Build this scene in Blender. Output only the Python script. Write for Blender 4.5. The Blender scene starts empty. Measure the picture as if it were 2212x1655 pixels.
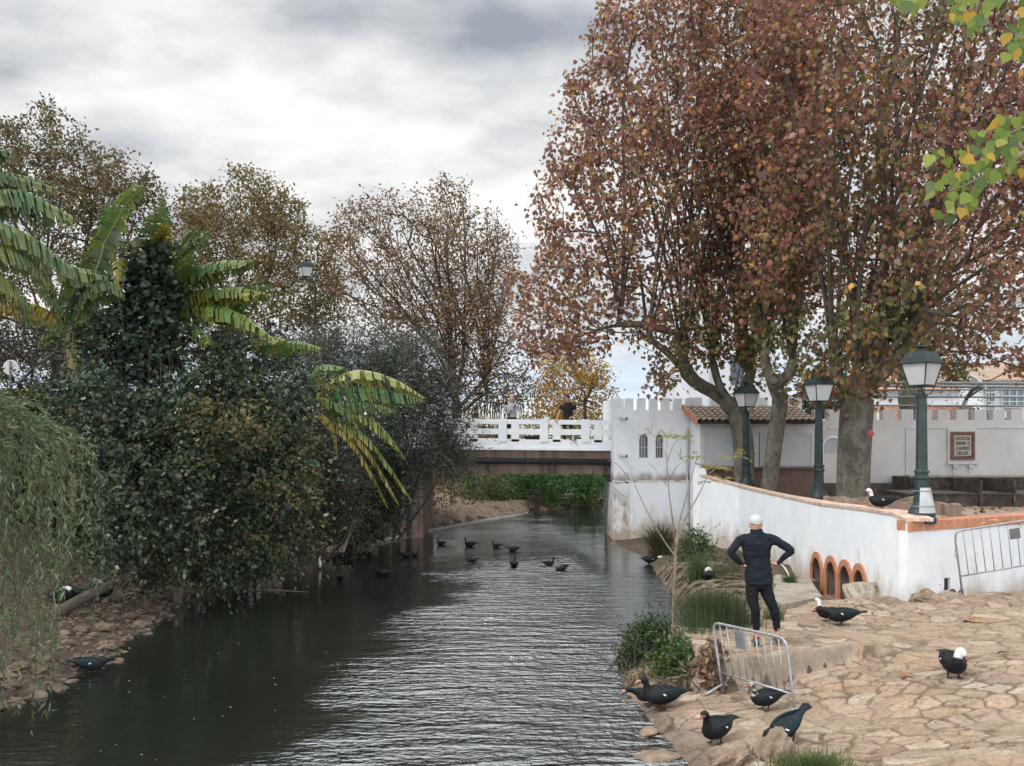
import bpy, bmesh, math, random
import numpy as np
from mathutils import Vector, Matrix
SC = bpy.context.scene
R = math.radians
F = 2200.0; CU = 1105.5; HV = 944.0; CZ = 3.6      # focal length in photo pixels, centre column, horizon row, eye height

# ---------------------------------------------------------------- camera
cam = bpy.data.cameras.new('camera'); co = bpy.data.objects.new('camera', cam); SC.collection.objects.link(co)
co.location = (0, 0, CZ); co.rotation_euler = (R(90), 0, 0)
cam.sensor_width = 36; cam.lens = 36 * F / 2211; cam.shift_y = (HV - 827.5) / 2211
cam.clip_start = 0.1; cam.clip_end = 6000
SC.camera = co
SC.view_settings.view_transform = 'Standard'; SC.view_settings.look = 'None'
SC.view_settings.exposure = 0.36; SC.view_settings.gamma = 1.0

# ---------------------------------------------------------------- world: overcast sky
SUN_EL, SUN_AZ = R(48), R(232)
W = bpy.data.worlds.new('World'); SC.world = W; W.use_nodes = True
nt = W.node_tree; N = nt.nodes; Lk = nt.links; N.clear()
def nd(t, **k):
    n = N.new(t)
    for a, b in k.items(): setattr(n, a, b)
    return n
def wm(op, a, b=None, clamp=False):
    n = nd('ShaderNodeMath', operation=op); n.use_clamp = clamp
    for i, v in enumerate((a, b)):
        if v is None: continue
        if isinstance(v, (int, float)): n.inputs[i].default_value = v
        else: Lk.new(v, n.inputs[i])
    return n.outputs[0]
def wmix(f, a, b):
    n = nd('ShaderNodeMix', data_type='RGBA'); Lk.new(f, n.inputs[0]) if not isinstance(f, float) else setattr(n.inputs[0], 'default_value', f)
    for i, v in ((6, a), (7, b)):
        if isinstance(v, tuple): n.inputs[i].default_value = (*v, 1)
        else: Lk.new(v, n.inputs[i])
    return n.outputs[2]
tc = nd('ShaderNodeTexCoord'); sep = nd('ShaderNodeSeparateXYZ'); Lk.new(tc.outputs['Generated'], sep.inputs[0])
X, Y_, Z = sep.outputs
zz = wm('ADD', wm('MAXIMUM', Z, 0.0), 0.16)
cmb = nd('ShaderNodeCombineXYZ'); Lk.new(wm('DIVIDE', X, zz), cmb.inputs[0]); Lk.new(wm('DIVIDE', Y_, zz), cmb.inputs[1])
cmb.inputs[2].default_value = 3.7
n1 = nd('ShaderNodeTexNoise'); n1.inputs['Scale'].default_value = 1.5; n1.inputs['Detail'].default_value = 7; n1.inputs['Roughness'].default_value = .52
n1.inputs['Distortion'].default_value = .25
Lk.new(cmb.outputs[0], n1.inputs['Vector'])
n2 = nd('ShaderNodeTexNoise'); n2.inputs['Scale'].default_value = 3.6; n2.inputs['Detail'].default_value = 5
Lk.new(cmb.outputs[0], n2.inputs['Vector'])
def blob(u, v, ru, rv):      # soft patch of sky round a direction
    dx = wm('MULTIPLY', wm('SUBTRACT', wm('DIVIDE', X, wm('MAXIMUM', Y_, .05)), (u - CU) / F), F / ru)
    dz = wm('MULTIPLY', wm('SUBTRACT', wm('DIVIDE', Z, wm('MAXIMUM', Y_, .05)), (HV - v) / F), F / rv)
    r2 = wm('ADD', wm('MULTIPLY', dx, dx), wm('MULTIPLY', dz, dz))
    return wm('POWER', 2.718, wm('MULTIPLY', r2, -1.0))
n3 = nd('ShaderNodeTexNoise'); n3.inputs['Scale'].default_value = 9.; n3.inputs['Detail'].default_value = 6; n3.inputs['Roughness'].default_value = .6; Lk.new(cmb.outputs[0], n3.inputs['Vector'])
cl = wm('ADD', wm('MULTIPLY', wm('SUBTRACT', n1.outputs[0], .5), 1.7), .66); cl = wm('ADD', cl, wm('MULTIPLY', wm('SUBTRACT', n3.outputs[0], .5), .55))
cl = wm('ADD', cl, wm('MULTIPLY', wm('SUBTRACT', n2.outputs[0], .5), 1.5))
for (u, v, ru, rv, k) in ((730, 40, 190, 80, -.42), (1150, 70, 240, 80, -.42), (30, 150, 90, 60, -.30), (250, 330, 130, 50, -.25), (80, 20, 200, 50, -.2),
                          (450, 150, 260, 110, .22), (650, 290, 330, 90, .22), (900, 520, 300, 150, .08), (1000, 130, 60, 40, -.1)):
    cl = wm('ADD', cl, wm('MULTIPLY', blob(u, v, ru, rv), k))
cl = wm('MINIMUM', wm('MAXIMUM', cl, 0.0), 1.0)
cloud = wmix(cl, (.29, .315, .355), (.83, .825, .805))
# pale blue gap low over the horizon and a creamy band under it
mr = nd('ShaderNodeMapRange'); mr.interpolation_type = 'SMOOTHSTEP'; Lk.new(Z, mr.inputs[0]); mr.inputs[1].default_value = .035; mr.inputs[2].default_value = .12; mr.inputs[3].default_value = .8; mr.inputs[4].default_value = 0
c2 = wmix(mr.outputs[0], cloud, (.56, .70, .86))
mr2 = nd('ShaderNodeMapRange'); mr2.interpolation_type = 'SMOOTHSTEP'; Lk.new(Z, mr2.inputs[0]); mr2.inputs[1].default_value = .015; mr2.inputs[2].default_value = .05; mr2.inputs[3].default_value = .85; mr2.inputs[4].default_value = 0
c3 = wmix(mr2.outputs[0], c2, (.92, .89, .80))
# an overcast sky is brightest towards the zenith
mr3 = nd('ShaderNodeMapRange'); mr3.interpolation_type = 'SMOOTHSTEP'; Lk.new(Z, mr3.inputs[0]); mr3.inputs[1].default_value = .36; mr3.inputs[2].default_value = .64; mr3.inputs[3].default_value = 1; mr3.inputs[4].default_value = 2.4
mr4 = nd('ShaderNodeMapRange'); mr4.interpolation_type = 'SMOOTHSTEP'; Lk.new(Y_, mr4.inputs[0]); mr4.inputs[1].default_value = .2; mr4.inputs[2].default_value = -.6; mr4.inputs[3].default_value = 1; mr4.inputs[4].default_value = 2.4  # unseen sky behind the camera brightened as added fill for facing walls
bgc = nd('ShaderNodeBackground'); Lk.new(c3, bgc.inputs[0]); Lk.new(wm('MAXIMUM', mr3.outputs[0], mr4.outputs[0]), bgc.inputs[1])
sky = nd('ShaderNodeTexSky'); sky.sky_type = 'NISHITA'; sky.sun_disc = False; sky.sun_elevation = SUN_EL; sky.sun_rotation = SUN_AZ
bgs = nd('ShaderNodeBackground'); Lk.new(sky.outputs[0], bgs.inputs[0]); bgs.inputs[1].default_value = .10
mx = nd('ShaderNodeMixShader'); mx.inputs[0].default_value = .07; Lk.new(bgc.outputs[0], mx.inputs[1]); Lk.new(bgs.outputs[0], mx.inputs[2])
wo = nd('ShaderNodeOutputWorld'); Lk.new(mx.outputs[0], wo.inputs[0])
W.cycles.sampling_method = 'MANUAL'; W.cycles.sample_map_resolution = 512

# ---------------------------------------------------------------- sun: weak and wide, from behind the left shoulder
sl = bpy.data.lights.new('sun', 'SUN'); sl.energy = 1.5; sl.angle = R(11); sl.color = (1, .955, .89)
so = bpy.data.objects.new('sun', sl); SC.collection.objects.link(so)
sd = Vector((math.sin(SUN_AZ) * math.cos(SUN_EL), math.cos(SUN_AZ) * math.cos(SUN_EL), math.sin(SUN_EL)))
so.rotation_euler = sd.to_track_quat('Z', 'Y').to_euler(); so.location = sd * 60

# ---------------------------------------------------------------- helpers
def P(u, v, s): return Vector(((u - CU) / s, F / s, CZ - (v - HV) / s))           # photo pixel at a scale of s pixels per metre
def PZ(u, v, z=0.0): return P(u, v, (v - HV) / (CZ - z))                              # photo pixel on a level plane
def PY(u, v, y): return P(u, v, F / y)
COL = SC.collection
def tagp(o, label=None, cat=None, group=None, kind=None):
    for k, v in (('label', label), ('category', cat), ('group', group), ('kind', kind)):
        if v: o[k] = v
    return o
def thing(name, label, cat, loc=(0, 0, 0), rz=0, group=None):
    o = bpy.data.objects.new(name, None); COL.objects.link(o); o.location = loc; o.rotation_euler = (0, 0, rz)
    o.empty_display_size = .1
    return tagp(o, label, cat, group)
def link(name, me, mat, parent=None, world=True):
    o = bpy.data.objects.new(name, me); COL.objects.link(o)
    for m in (mat if isinstance(mat, (list, tuple)) else [mat]):
        if m: me.materials.append(m)
    if parent is not None:
        o.parent = parent
        if world:
            p = parent; L = Vector((0, 0, 0))
            while p is not None: L = L + Vector(p.location); p = p.parent
            o.location = -L
    return o
def copy_tree(o, parent=None, swap=None):
    c = o.copy(); COL.objects.link(c)
    if parent is not None: c.parent = parent
    for ch in [x for x in bpy.data.objects if x.parent == o]: copy_tree(ch, c)
    return c
class MB:
    def __init__(s): s.v = []; s.f = []; s.c = None; s.m = []
    def add(s, vs, fs, mi=0):
        b = len(s.v); s.v += [tuple(x) for x in vs]; s.f += [tuple(i + b for i in f) for f in fs]; s.m += [mi] * len(fs); return s
    def box(s, x0, x1, y0, y1, z0, z1, mi=0):
        return s.add([(x0, y0, z0), (x1, y0, z0), (x1, y1, z0), (x0, y1, z0), (x0, y0, z1), (x1, y0, z1), (x1, y1, z1), (x0, y1, z1)],
              [(0, 3, 2, 1), (4, 5, 6, 7), (0, 1, 5, 4), (1, 2, 6, 5), (2, 3, 7, 6), (3, 0, 4, 7)], mi)
    def hexa(s, a, mi=0):   # eight corners: bottom ring then top ring
        return s.add(a, [(0, 3, 2, 1), (4, 5, 6, 7), (0, 1, 5, 4), (1, 2, 6, 5), (2, 3, 7, 6), (3, 0, 4, 7)], mi)
    def tube(s, pts, rad, n=8, cap=True, mi=0, up=None):
        pts = [Vector(p) for p in pts]
        if not isinstance(rad, (list, tuple)): rad = [rad] * len(pts)
        rings = []; ref = None
        for i, p in enumerate(pts):
            t = (pts[min(i + 1, len(pts) - 1)] - pts[max(i - 1, 0)])
            t = t.normalized() if t.length > 1e-9 else Vector((0, 0, 1))
            if ref is None:
                ref = Vector(up) if up else (Vector((0, 0, 1)) if abs(t.z) < .9 else Vector((0, 1, 0)))
            a = (ref - t * ref.dot(t))
            if a.length < 1e-4: a = t.orthogonal()
            a.normalize(); b = t.cross(a); ref = a
            r = rad[i]; rx, ry = (r if isinstance(r, (tuple, list)) else (r, r))   # ry along ref (a), rx along b
            rings.append([p + b * (rx * math.cos(2 * math.pi * k / n)) + a * (ry * math.sin(2 * math.pi * k / n)) for k in range(n)])
        vs = [q for r_ in rings for q in r_]; fs = []
        for i in range(len(pts) - 1):
            for k in range(n): fs.append((i * n + k, i * n + (k + 1) % n, (i + 1) * n + (k + 1) % n, (i + 1) * n + k))
        if cap: fs.append(tuple(range(n - 1, -1, -1))); fs.append(tuple((len(pts) - 1) * n + k for k in range(n)))
        return s.add(vs, fs, mi)
    def lathe(s, prof, n=16, c=(0, 0), mi=0, rot=0):
        vs = [(c[0] + r * math.cos(2 * math.pi * k / n + rot), c[1] + r * math.sin(2 * math.pi * k / n + rot), z) for r, z in prof for k in range(n)]
        fs = [(i * n + k, i * n + (k + 1) % n, (i + 1) * n + (k + 1) % n, (i + 1) * n + k) for i in range(len(prof) - 1) for k in range(n)]
        fs.append(tuple(range(n - 1, -1, -1))); fs.append(tuple((len(prof) - 1) * n + k for k in range(n)))
        return s.add(vs, fs, mi)
    def ball(s, c, r, nu=12, nv=8, mi=0):
        rx, ry, rz = r if isinstance(r, (tuple, list)) else (r, r, r)
        prof = []
        vs = []; fs = []
        for i in range(nv + 1):
            th = -math.pi / 2 + math.pi * (i + .02 if i == 0 else (i - .02 if i == nv else i)) / nv
            for k in range(nu):
                ph = 2 * math.pi * k / nu
                vs.append((c[0] + rx * math.cos(th) * math.cos(ph), c[1] + ry * math.cos(th) * math.sin(ph), c[2] + rz * math.sin(th)))
        for i in range(nv):
            for k in range(nu): fs.append((i * nu + k, i * nu + (k + 1) % nu, (i + 1) * nu + (k + 1) % nu, (i + 1) * nu + k))
        fs.append(tuple(range(nu - 1, -1, -1))); fs.append(tuple(nv * nu + k for k in range(nu)))
        return s.add(vs, fs, mi)
    def mesh(s, name, smooth=False, col=None):
        me = bpy.data.meshes.new(name); me.from_pydata(s.v, [], s.f)
        if any(s.m): me.polygons.foreach_set('material_index', s.m)
        if smooth: me.polygons.foreach_set('use_smooth', [True] * len(s.f))
        if col is not None: setcol(me, col)
        me.update(); return me
    def build(s, name, mat, parent=None, world=True, smooth=False, col=None, bevel=0):
        o = link(name, s.mesh(name, smooth, col), mat, parent, world)
        if bevel:
            m = o.modifiers.new('bevel', 'BEVEL'); m.width = bevel; m.segments = 2; m.limit_method = 'ANGLE'
        return o
def setcol(me, col):
    a = me.color_attributes.new('Col', 'FLOAT_COLOR', 'POINT')
    c = np.ones((len(me.vertices), 4), dtype=np.float32); c[:, :3] = np.asarray(col)[:, :3]
    a.data.foreach_set('color', c.ravel())
def npmesh(name, verts, nper, faces, col=None, smooth=False):
    """verts (M,3); faces: flat index array with nper[i] corners per face"""
    me = bpy.data.meshes.new(name)
    me.vertices.add(len(verts)); me.vertices.foreach_set('co', np.asarray(verts, np.float32).ravel())
    nper = np.asarray(nper, np.int32); faces = np.asarray(faces, np.int32)
    me.loops.add(len(faces)); me.loops.foreach_set('vertex_index', faces)
    me.polygons.add(len(nper)); st = np.zeros(len(nper), np.int32); st[1:] = np.cumsum(nper)[:-1]
    me.polygons.foreach_set('loop_start', st); me.polygons.foreach_set('loop_total', nper)
    if smooth: me.polygons.foreach_set('use_smooth', np.ones(len(nper), bool))
    if col is not None: setcol(me, col)
    me.update(calc_edges=True); me.validate(); return me
def gridmesh(name, xs, ys, zf, col=None, smooth=True):
    XX, YY = np.meshgrid(xs, ys); ZZ = zf(XX, YY); nx, ny = len(xs), len(ys)
    v = np.stack([XX, YY, ZZ], -1).reshape(-1, 3)
    i = np.arange(ny - 1)[:, None] * nx + np.arange(nx - 1)[None]
    f = np.stack([i, i + 1, i + nx + 1, i + nx], -1).reshape(-1)
    return npmesh(name, v, np.full((nx - 1) * (ny - 1), 4), f, col, smooth)
def bake(o):
    dg = bpy.context.evaluated_depsgraph_get(); dg.update()
    me = bpy.data.meshes.new_from_object(o.evaluated_get(dg)); o.modifiers.clear()
    old = o.data; o.data = me
    return o
def catmull(pts, n):
    p = np.array([tuple(q) for q in pts], float)
    if len(p) < 3: return np.array([p[0] + (p[-1] - p[0]) * t for t in np.linspace(0, 1, n)])
    e = np.vstack([2 * p[0] - p[1], p, 2 * p[-1] - p[-2]]); out = []
    for t in np.linspace(0, len(p) - 1 - 1e-6, n):
        i = int(t); f = t - i; a, b, c, d = e[i:i + 4]
        out.append(.5 * ((2 * b) + (-a + c) * f + (2 * a - 5 * b + 4 * c - d) * f * f + (-a + 3 * b - 3 * c + d) * f ** 3))
    return np.array(out)
# value noise in numpy
def vnoise(x, y, seed=0, z=None):
    def h(i, j): 
        n = (i * 374761393 + j * 668265263 + seed * 1442695041) & 0x7fffffff
        n = ((n ^ (n >> 13)) * 1274126177) & 0x7fffffff
        return ((n ^ (n >> 16)) & 0xffff) / 65535.
    x = np.asarray(x, float); y = np.asarray(y, float)
    i = np.floor(x).astype(np.int64); j = np.floor(y).astype(np.int64); fx = x - i; fy = y - j
    fx = fx * fx * (3 - 2 * fx); fy = fy * fy * (3 - 2 * fy)
    return (h(i, j) * (1 - fx) + h(i + 1, j) * fx) * (1 - fy) + (h(i, j + 1) * (1 - fx) + h(i + 1, j + 1) * fx) * fy
def fbm(x, y, seed=0, o=4):
    r = 0; a = .5; 
    for k in range(o): r = r + a * vnoise(np.asarray(x) * 2 ** k, np.asarray(y) * 2 ** k, seed + k); a *= .5
    return r

# ---------------------------------------------------------------- materials
def mat(name, c1, c2=None, scale=4, rough=.7, bump=0., bscale=20, spec=.5, metal=0, attr=False, transl=0, stretch=(1, 1, 1), lo=.35, hi=.65, detail=5, c3=None, s3=None, gloss_noise=0, stretch3=(1,1,1), lo3=.55, hi3=.7, bdist=.02, coat=0, grime=None):
    m = bpy.data.materials.new(name); m.use_nodes = True; t = m.node_tree; n = t.nodes; n.clear(); L = t.links
    out = n.new('ShaderNodeOutputMaterial'); b = n.new('ShaderNodeBsdfPrincipled')
    b.inputs['Roughness'].default_value = rough; b.inputs['Metallic'].default_value = metal; b.inputs['Specular IOR Level'].default_value = spec
    if coat: b.inputs['Coat Weight'].default_value = coat; b.inputs['Coat Roughness'].default_value = .15
    tc = n.new('ShaderNodeTexCoord')
    def noise(sc, st, det=detail):
        mp = n.new('ShaderNodeMapping'); mp.inputs['Scale'].default_value = st; L.new(tc.outputs['Object'], mp.inputs[0])
        q = n.new('ShaderNodeTexNoise'); q.inputs['Scale'].default_value = sc; q.inputs['Detail'].default_value = det; q.inputs['Roughness'].default_value = .6; L.new(mp.outputs[0], q.inputs[0]); return q
    if attr:
        at = n.new('ShaderNodeAttribute'); at.attribute_name = 'Col'; col = at.outputs[0]
        if c2 is not None:   # modulate the attribute
            q = noise(scale, stretch); r = n.new('ShaderNodeMapRange'); L.new(q.outputs[0], r.inputs[0]); r.inputs[1].default_value = .3; r.inputs[2].default_value = .7; r.inputs[3].default_value = c2; r.inputs[4].default_value = 2 - c2
            v = n.new('ShaderNodeVectorMath'); v.operation = 'SCALE'; L.new(col, v.inputs[0]); L.new(r.outputs[0], v.inputs['Scale']); col = v.outputs[0]
    elif c2 is None:
        q = noise(scale, stretch); cr = n.new('ShaderNodeMix'); cr.data_type = 'RGBA'; L.new(q.outputs[0], cr.inputs[0])
        cr.inputs[6].default_value = (*[x * .88 for x in c1], 1); cr.inputs[7].default_value = (*[min(1, x * 1.1) for x in c1], 1); col = cr.outputs[2]
    else:
        q = noise(scale, stretch); r = n.new('ShaderNodeMapRange'); L.new(q.outputs[0], r.inputs[0]); r.inputs[1].default_value = lo; r.inputs[2].default_value = hi
        cr = n.new('ShaderNodeMix'); cr.data_type = 'RGBA'; L.new(r.outputs[0], cr.inputs[0]); cr.inputs[6].default_value = (*c1, 1); cr.inputs[7].default_value = (*c2, 1); col = cr.outputs[2]
    if c3 is not None:
        q = noise(s3, stretch3); r = n.new('ShaderNodeMapRange'); L.new(q.outputs[0], r.inputs[0]); r.inputs[1].default_value = lo3; r.inputs[2].default_value = hi3; r.inputs[4].default_value = .85
        cr = n.new('ShaderNodeMix'); cr.data_type = 'RGBA'; L.new(r.outputs[0], cr.inputs[0]); L.new(col, cr.inputs[6]); cr.inputs[7].default_value = (*c3, 1); col = cr.outputs[2]
    if grime:      # dirt and algae creeping up from the foot, with a ragged upper edge
        gz0, gz1, gc, gk = grime; g1 = n.new('ShaderNodeSeparateXYZ'); L.new(tc.outputs['Object'], g1.inputs[0]); q = noise(2.2, (1, 1, .6), 7)
        a1 = n.new('ShaderNodeMath'); a1.operation = 'MULTIPLY_ADD'; L.new(q.outputs[0], a1.inputs[0]); a1.inputs[1].default_value = -(gz1 - gz0) * 2.2; L.new(g1.outputs[2], a1.inputs[2])
        r = n.new('ShaderNodeMapRange'); r.interpolation_type = 'SMOOTHSTEP'; L.new(a1.outputs[0], r.inputs[0]); r.inputs[1].default_value = gz0 - (gz1 - gz0) * 1.1; r.inputs[2].default_value = gz1 - (gz1 - gz0) * 1.1; r.inputs[3].default_value = gk; r.inputs[4].default_value = 0
        cr = n.new('ShaderNodeMix'); cr.data_type = 'RGBA'; L.new(r.outputs[0], cr.inputs[0]); L.new(col, cr.inputs[6]); cr.inputs[7].default_value = (*gc, 1); col = cr.outputs[2]
    L.new(col, b.inputs['Base Color'])
    if bump:
        q = noise(bscale, (1, 1, 1), 6); bp = n.new('ShaderNodeBump'); bp.inputs['Strength'].default_value = bump; bp.inputs['Distance'].default_value = bdist; L.new(q.outputs[0], bp.inputs['Height']); L.new(bp.outputs[0], b.inputs['Normal'])
    if transl:
        tr = n.new('ShaderNodeBsdfTranslucent'); L.new(col, tr.inputs[0]); ms = n.new('ShaderNodeMixShader'); ms.inputs[0].default_value = transl
        L.new(b.outputs[0], ms.inputs[1]); L.new(tr.outputs[0], ms.inputs[2]); L.new(ms.outputs[0], out.inputs[0])
    else: L.new(b.outputs[0], out.inputs[0])
    return m
M = {}
M['leaf'] = mat('leaf', (1, 1, 1), attr=True, rough=.45, transl=.46, spec=.35)
M['leaf_glossy'] = mat('leaf_glossy', (1, 1, 1), attr=True, rough=.36, transl=.16, spec=.38)
M['bark_twig'] = mat('twig_bark', (.045, .036, .030), (.085, .068, .056), scale=8, rough=.9)
M['leaf_matte'] = mat('leaf_matte', (1, 1, 1), attr=True, rough=.65, transl=.3, spec=.25)
M['banana'] = mat('banana_leaf', (1, 1, 1), .8, attr=True, rough=.34, transl=.30, spec=.5, scale=6)
M['bark_plane'] = mat('plane_bark', (.060, .056, .046), (.145, .135, .108), scale=5, stretch=(1, 1, .5), rough=.85, bump=.5, bscale=14, c3=(.05, .04, .03), s3=9, lo3=.55, hi3=.62, bdist=.04)
M['bark_dark'] = mat('dark_bark', (.035, .028, .022), (.075, .062, .05), scale=8, rough=.9, bump=.4)
M['bark_pale'] = mat('pale_bark', (.16, .125, .095), (.26, .21, .165), scale=10, rough=.85, bump=.3)
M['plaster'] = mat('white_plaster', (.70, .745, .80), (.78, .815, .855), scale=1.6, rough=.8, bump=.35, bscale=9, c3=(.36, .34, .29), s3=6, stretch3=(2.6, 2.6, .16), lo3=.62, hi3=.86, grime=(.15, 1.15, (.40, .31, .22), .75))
M['plaster_tower'] = mat('tower_plaster', (.69, .735, .79), (.78, .81, .85), scale=2.2, rough=.8, bump=.45, bscale=7, c3=(.34, .31, .27), s3=7, stretch3=(2.2, 2.2, .2), lo3=.60, hi3=.82, grime=(2.06, 2.46, (.20, .145, .10), .85))
M['plaster_worn'] = mat('worn_white_plaster', (.62, .63, .64), (.76, .78, .80), scale=2, rough=.85, bump=.5, bscale=12, c3=(.24, .19, .14), s3=5.2, stretch3=(1, 1, .35), lo3=.50, hi3=.64, grime=(.1, 1.4, (.30, .22, .15), .8))
M['plaster_grey_shaded'] = mat('grey_and_shaded_plaster', (.47, .46, .46), (.56, .55, .54), scale=1.2, rough=.85, bump=.25, bscale=14)  # greyed in colour for tree shade on the kiosk wall; plain grey elsewhere
M['shutter'] = mat('grey_shutter', (.34, .36, .38), (.38, .40, .42), scale=3, rough=.5)
M['terracotta'] = mat('terracotta', (.42, .17, .10), (.54, .25, .15), scale=5, rough=.8, bump=.2)
M['orange_paint'] = mat('orange_render', (.38, .155, .085), (.47, .21, .12), scale=6, rough=.8, bump=.3, c3=(.42, .30, .24), s3=12)
M['joint'] = mat('white_joint', (.62, .60, .57))
M['roof_tile'] = mat('roof_tile', (.30, .235, .185), (.46, .36, .28), scale=7, rough=.9, bump=.3, c3=(.14, .12, .10), s3=10)
M['roof_red'] = mat('red_roof_tile', (.42, .17, .10), (.55, .27, .16), scale=4, rough=.9, c3=(.25, .13, .09), s3=8)
M['brown_clad'] = mat('brown_cladding', (.095, .055, .045), (.13, .08, .065), scale=5, rough=.7, bump=.2)
M['stone_dark'] = mat('dark_masonry', (.040, .033, .030), (.095, .078, .066), scale=3, rough=.9, bump=.6, bscale=10, c3=(.16, .13, .10), s3=5)
M['bridge_white'] = mat('bridge_white_paint', (.70, .74, .79), (.78, .81, .85), scale=2, rough=.7, bump=.15)
M['concrete_brown'] = mat('brown_concrete', (.17, .12, .095), (.25, .18, .145), scale=2.5, rough=.9, bump=.4, stretch=(1, 1, .4), c3=(.05, .04, .035), s3=2, stretch3=(2, 2, .25), lo3=.55, hi3=.7)
M['concrete'] = mat('concrete', (.22, .19, .16), (.34, .30, .25), scale=2.5, rough=.9, bump=.4, c3=(.12, .10, .08), s3=4)
M['dark_pipe'] = mat('dark_pipe', (.018, .018, .022), rough=.5)
M['lamp_metal'] = mat('dark_green_metal', (.010, .017, .020), (.022, .036, .038), scale=7, rough=.5, spec=.25)
M['lamp_metal_worn'] = mat('worn_green_metal', (.010, .022, .024), (.026, .050, .050), scale=3.2, rough=.5, spec=.5, c3=(.010, .018, .030), s3=4, stretch3=(1, 1, .5))
M['lamp_glass'] = mat('opal_glass', (.62, .65, .67), (.70, .72, .74), scale=2, rough=.25, spec=.5, transl=.35)
M['steel'] = mat('galvanised_steel', (.24, .25, .27), (.38, .40, .42), scale=18, rough=.45, metal=.5, spec=.5)
M['steel_dark'] = mat('grey_plate', (.16, .18, .19), (.22, .24, .25), scale=8, rough=.5, metal=.4)
M['white_metal'] = mat('white_enamel', (.50, .52, .53), rough=.4)
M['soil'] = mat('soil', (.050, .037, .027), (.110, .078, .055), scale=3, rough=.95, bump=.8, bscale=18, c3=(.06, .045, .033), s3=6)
M['soil_left'] = mat('soil_painted_shade', (.030, .023, .017), (.072, .052, .038), scale=4, rough=.95, bump=.9, bscale=20, c3=(.018, .015, .011), s3=7)  # soil copy darkened so its colour carries the left bank's shade
M['soil_far'] = mat('bank_soil', (.11, .080, .058), (.24, .175, .125), scale=3.5, rough=.95, bump=.6, bscale=8)
M['paving'] = mat('stone_paving', (1, 1, 1), .80, attr=True, scale=26, rough=.74, bump=.55, bscale=38, spec=.35, bdist=.012)
M['rock'] = mat('rock', (.14, .10, .072), (.30, .22, .16), scale=5, rough=.9, bump=.9, bscale=16, c3=(.10, .085, .06), s3=9, bdist=.03)
M['rock_pale'] = mat('pale_rock', (.24, .205, .16), (.40, .36, .29), scale=6, rough=.9, bump=.9, bscale=16, c3=(.13, .12, .09), s3=8, bdist=.03)
M['root'] = mat('root_wood', (.075, .056, .043), (.20, .155, .115), scale=7, rough=.9, bump=.8, bscale=22, c3=(.07, .05, .04), s3=8)
M['skin'] = mat('skin', (.50, .28, .21), rough=.5)
M['skin_far'] = mat('skin_far', (.42, .23, .17), rough=.5)
M['navy'] = mat('navy_jacket', (.008, .012, .018), (.014, .019, .028), scale=9, rough=.8, bump=.9, bscale=7, spec=.15, bdist=.03)
M['tights'] = mat('black_tights', (.008, .009, .012), (.014, .016, .02), scale=9, rough=.8, bump=.3, spec=.12)
M['cap'] = mat('white_cap', (.42, .46, .47), rough=.7)
M['reflect'] = mat('reflective_strip', (.34, .36, .38), rough=.4)
M['shoe'] = mat('shoe', (.05, .06, .075), (.11, .12, .13), scale=30, rough=.6)
M['shoe_red'] = mat('red_sock', (.17, .03, .03), rough=.8)
M['grey_knit'] = mat('grey_top', (.30, .33, .36), rough=.9)
M['black_cloth'] = mat('black_cloth', (.010, .010, .012), rough=.9)
M['jeans'] = mat('dark_jeans', (.018, .028, .045), rough=.9)
M['hair_blond'] = mat('pale_hair', (.30, .23, .18), rough=.8)
M['hair_dark'] = mat('dark_hair', (.03, .025, .02), rough=.8)
M['feather'] = mat('feathers', (1, 1, 1), .7, attr=True, scale=30, rough=.55, spec=.16, bump=.25, bscale=45)
M['duck_leg'] = mat('duck_leg', (.045, .035, .03), rough=.6)
M['bill_red'] = mat('red_bill', (.17, .035, .03), (.26, .10, .08), scale=40, rough=.5)
M['bill_pink'] = mat('pink_bill', (.42, .20, .17), rough=.5)
M['white_feather'] = mat('white_feather', (.68, .68, .66), rough=.7)
M['window_dark'] = mat('dark_glass', (.02, .035, .04), rough=.1, spec=.8)
M['window_grey'] = mat('grey_glass', (.10, .14, .18), rough=.12, spec=.8)
M['dark'] = mat('dark_inside', (.03, .024, .02), rough=.95)
M['dead'] = mat('dead_leaf_mat', (1, 1, 1), attr=True, rough=.8, transl=.15)
# ================================================================ TERRAIN AND WATER
rs = np.random.RandomState(7)
def uvz(u, v, z): p = PZ(u, v, z); return (p.x, p.y, z)
# right shore, waterline x as a function of depth
rsh = [PZ(u, v, 0) for u, v in ((1322, 1172), (1370, 1193), (1400, 1215), (1430, 1250), (1465, 1300), (1490, 1340), (1470, 1375), (1400, 1400), (1348, 1430), (1347, 1480), (1378, 1520), (1402, 1555), (1450, 1600), (1490, 1655), (1520, 1720))]
rsh = sorted([(p.y, p.x) for p in rsh]); rsh = [(4, 2.2)] + rsh + [(37, 3.4), (42, 4.2), (48, 6.0), (56, 11), (66, 20)]
RY = np.array([a for a, b in rsh]); RX = np.array([b for a, b in rsh])
lsh = [PZ(u, v, 0) for u, v in ((0, 1535), (159, 1463), (226, 1435), (270, 1390), (313, 1362), (356, 1333), (385, 1295), (462, 1281), (591, 1240), (650, 1223), (760, 1190), (830, 1165), (920, 1146), (1150, 1108))]
lsh = sorted([(p.y, p.x) for p in lsh]); lsh = [(4, -6.6), (9, -6.9)] + lsh + [(52, 3.2), (58, 9), (66, 18)]
LY = np.array([a for a, b in lsh]); LX = np.array([b for a, b in lsh])
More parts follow.
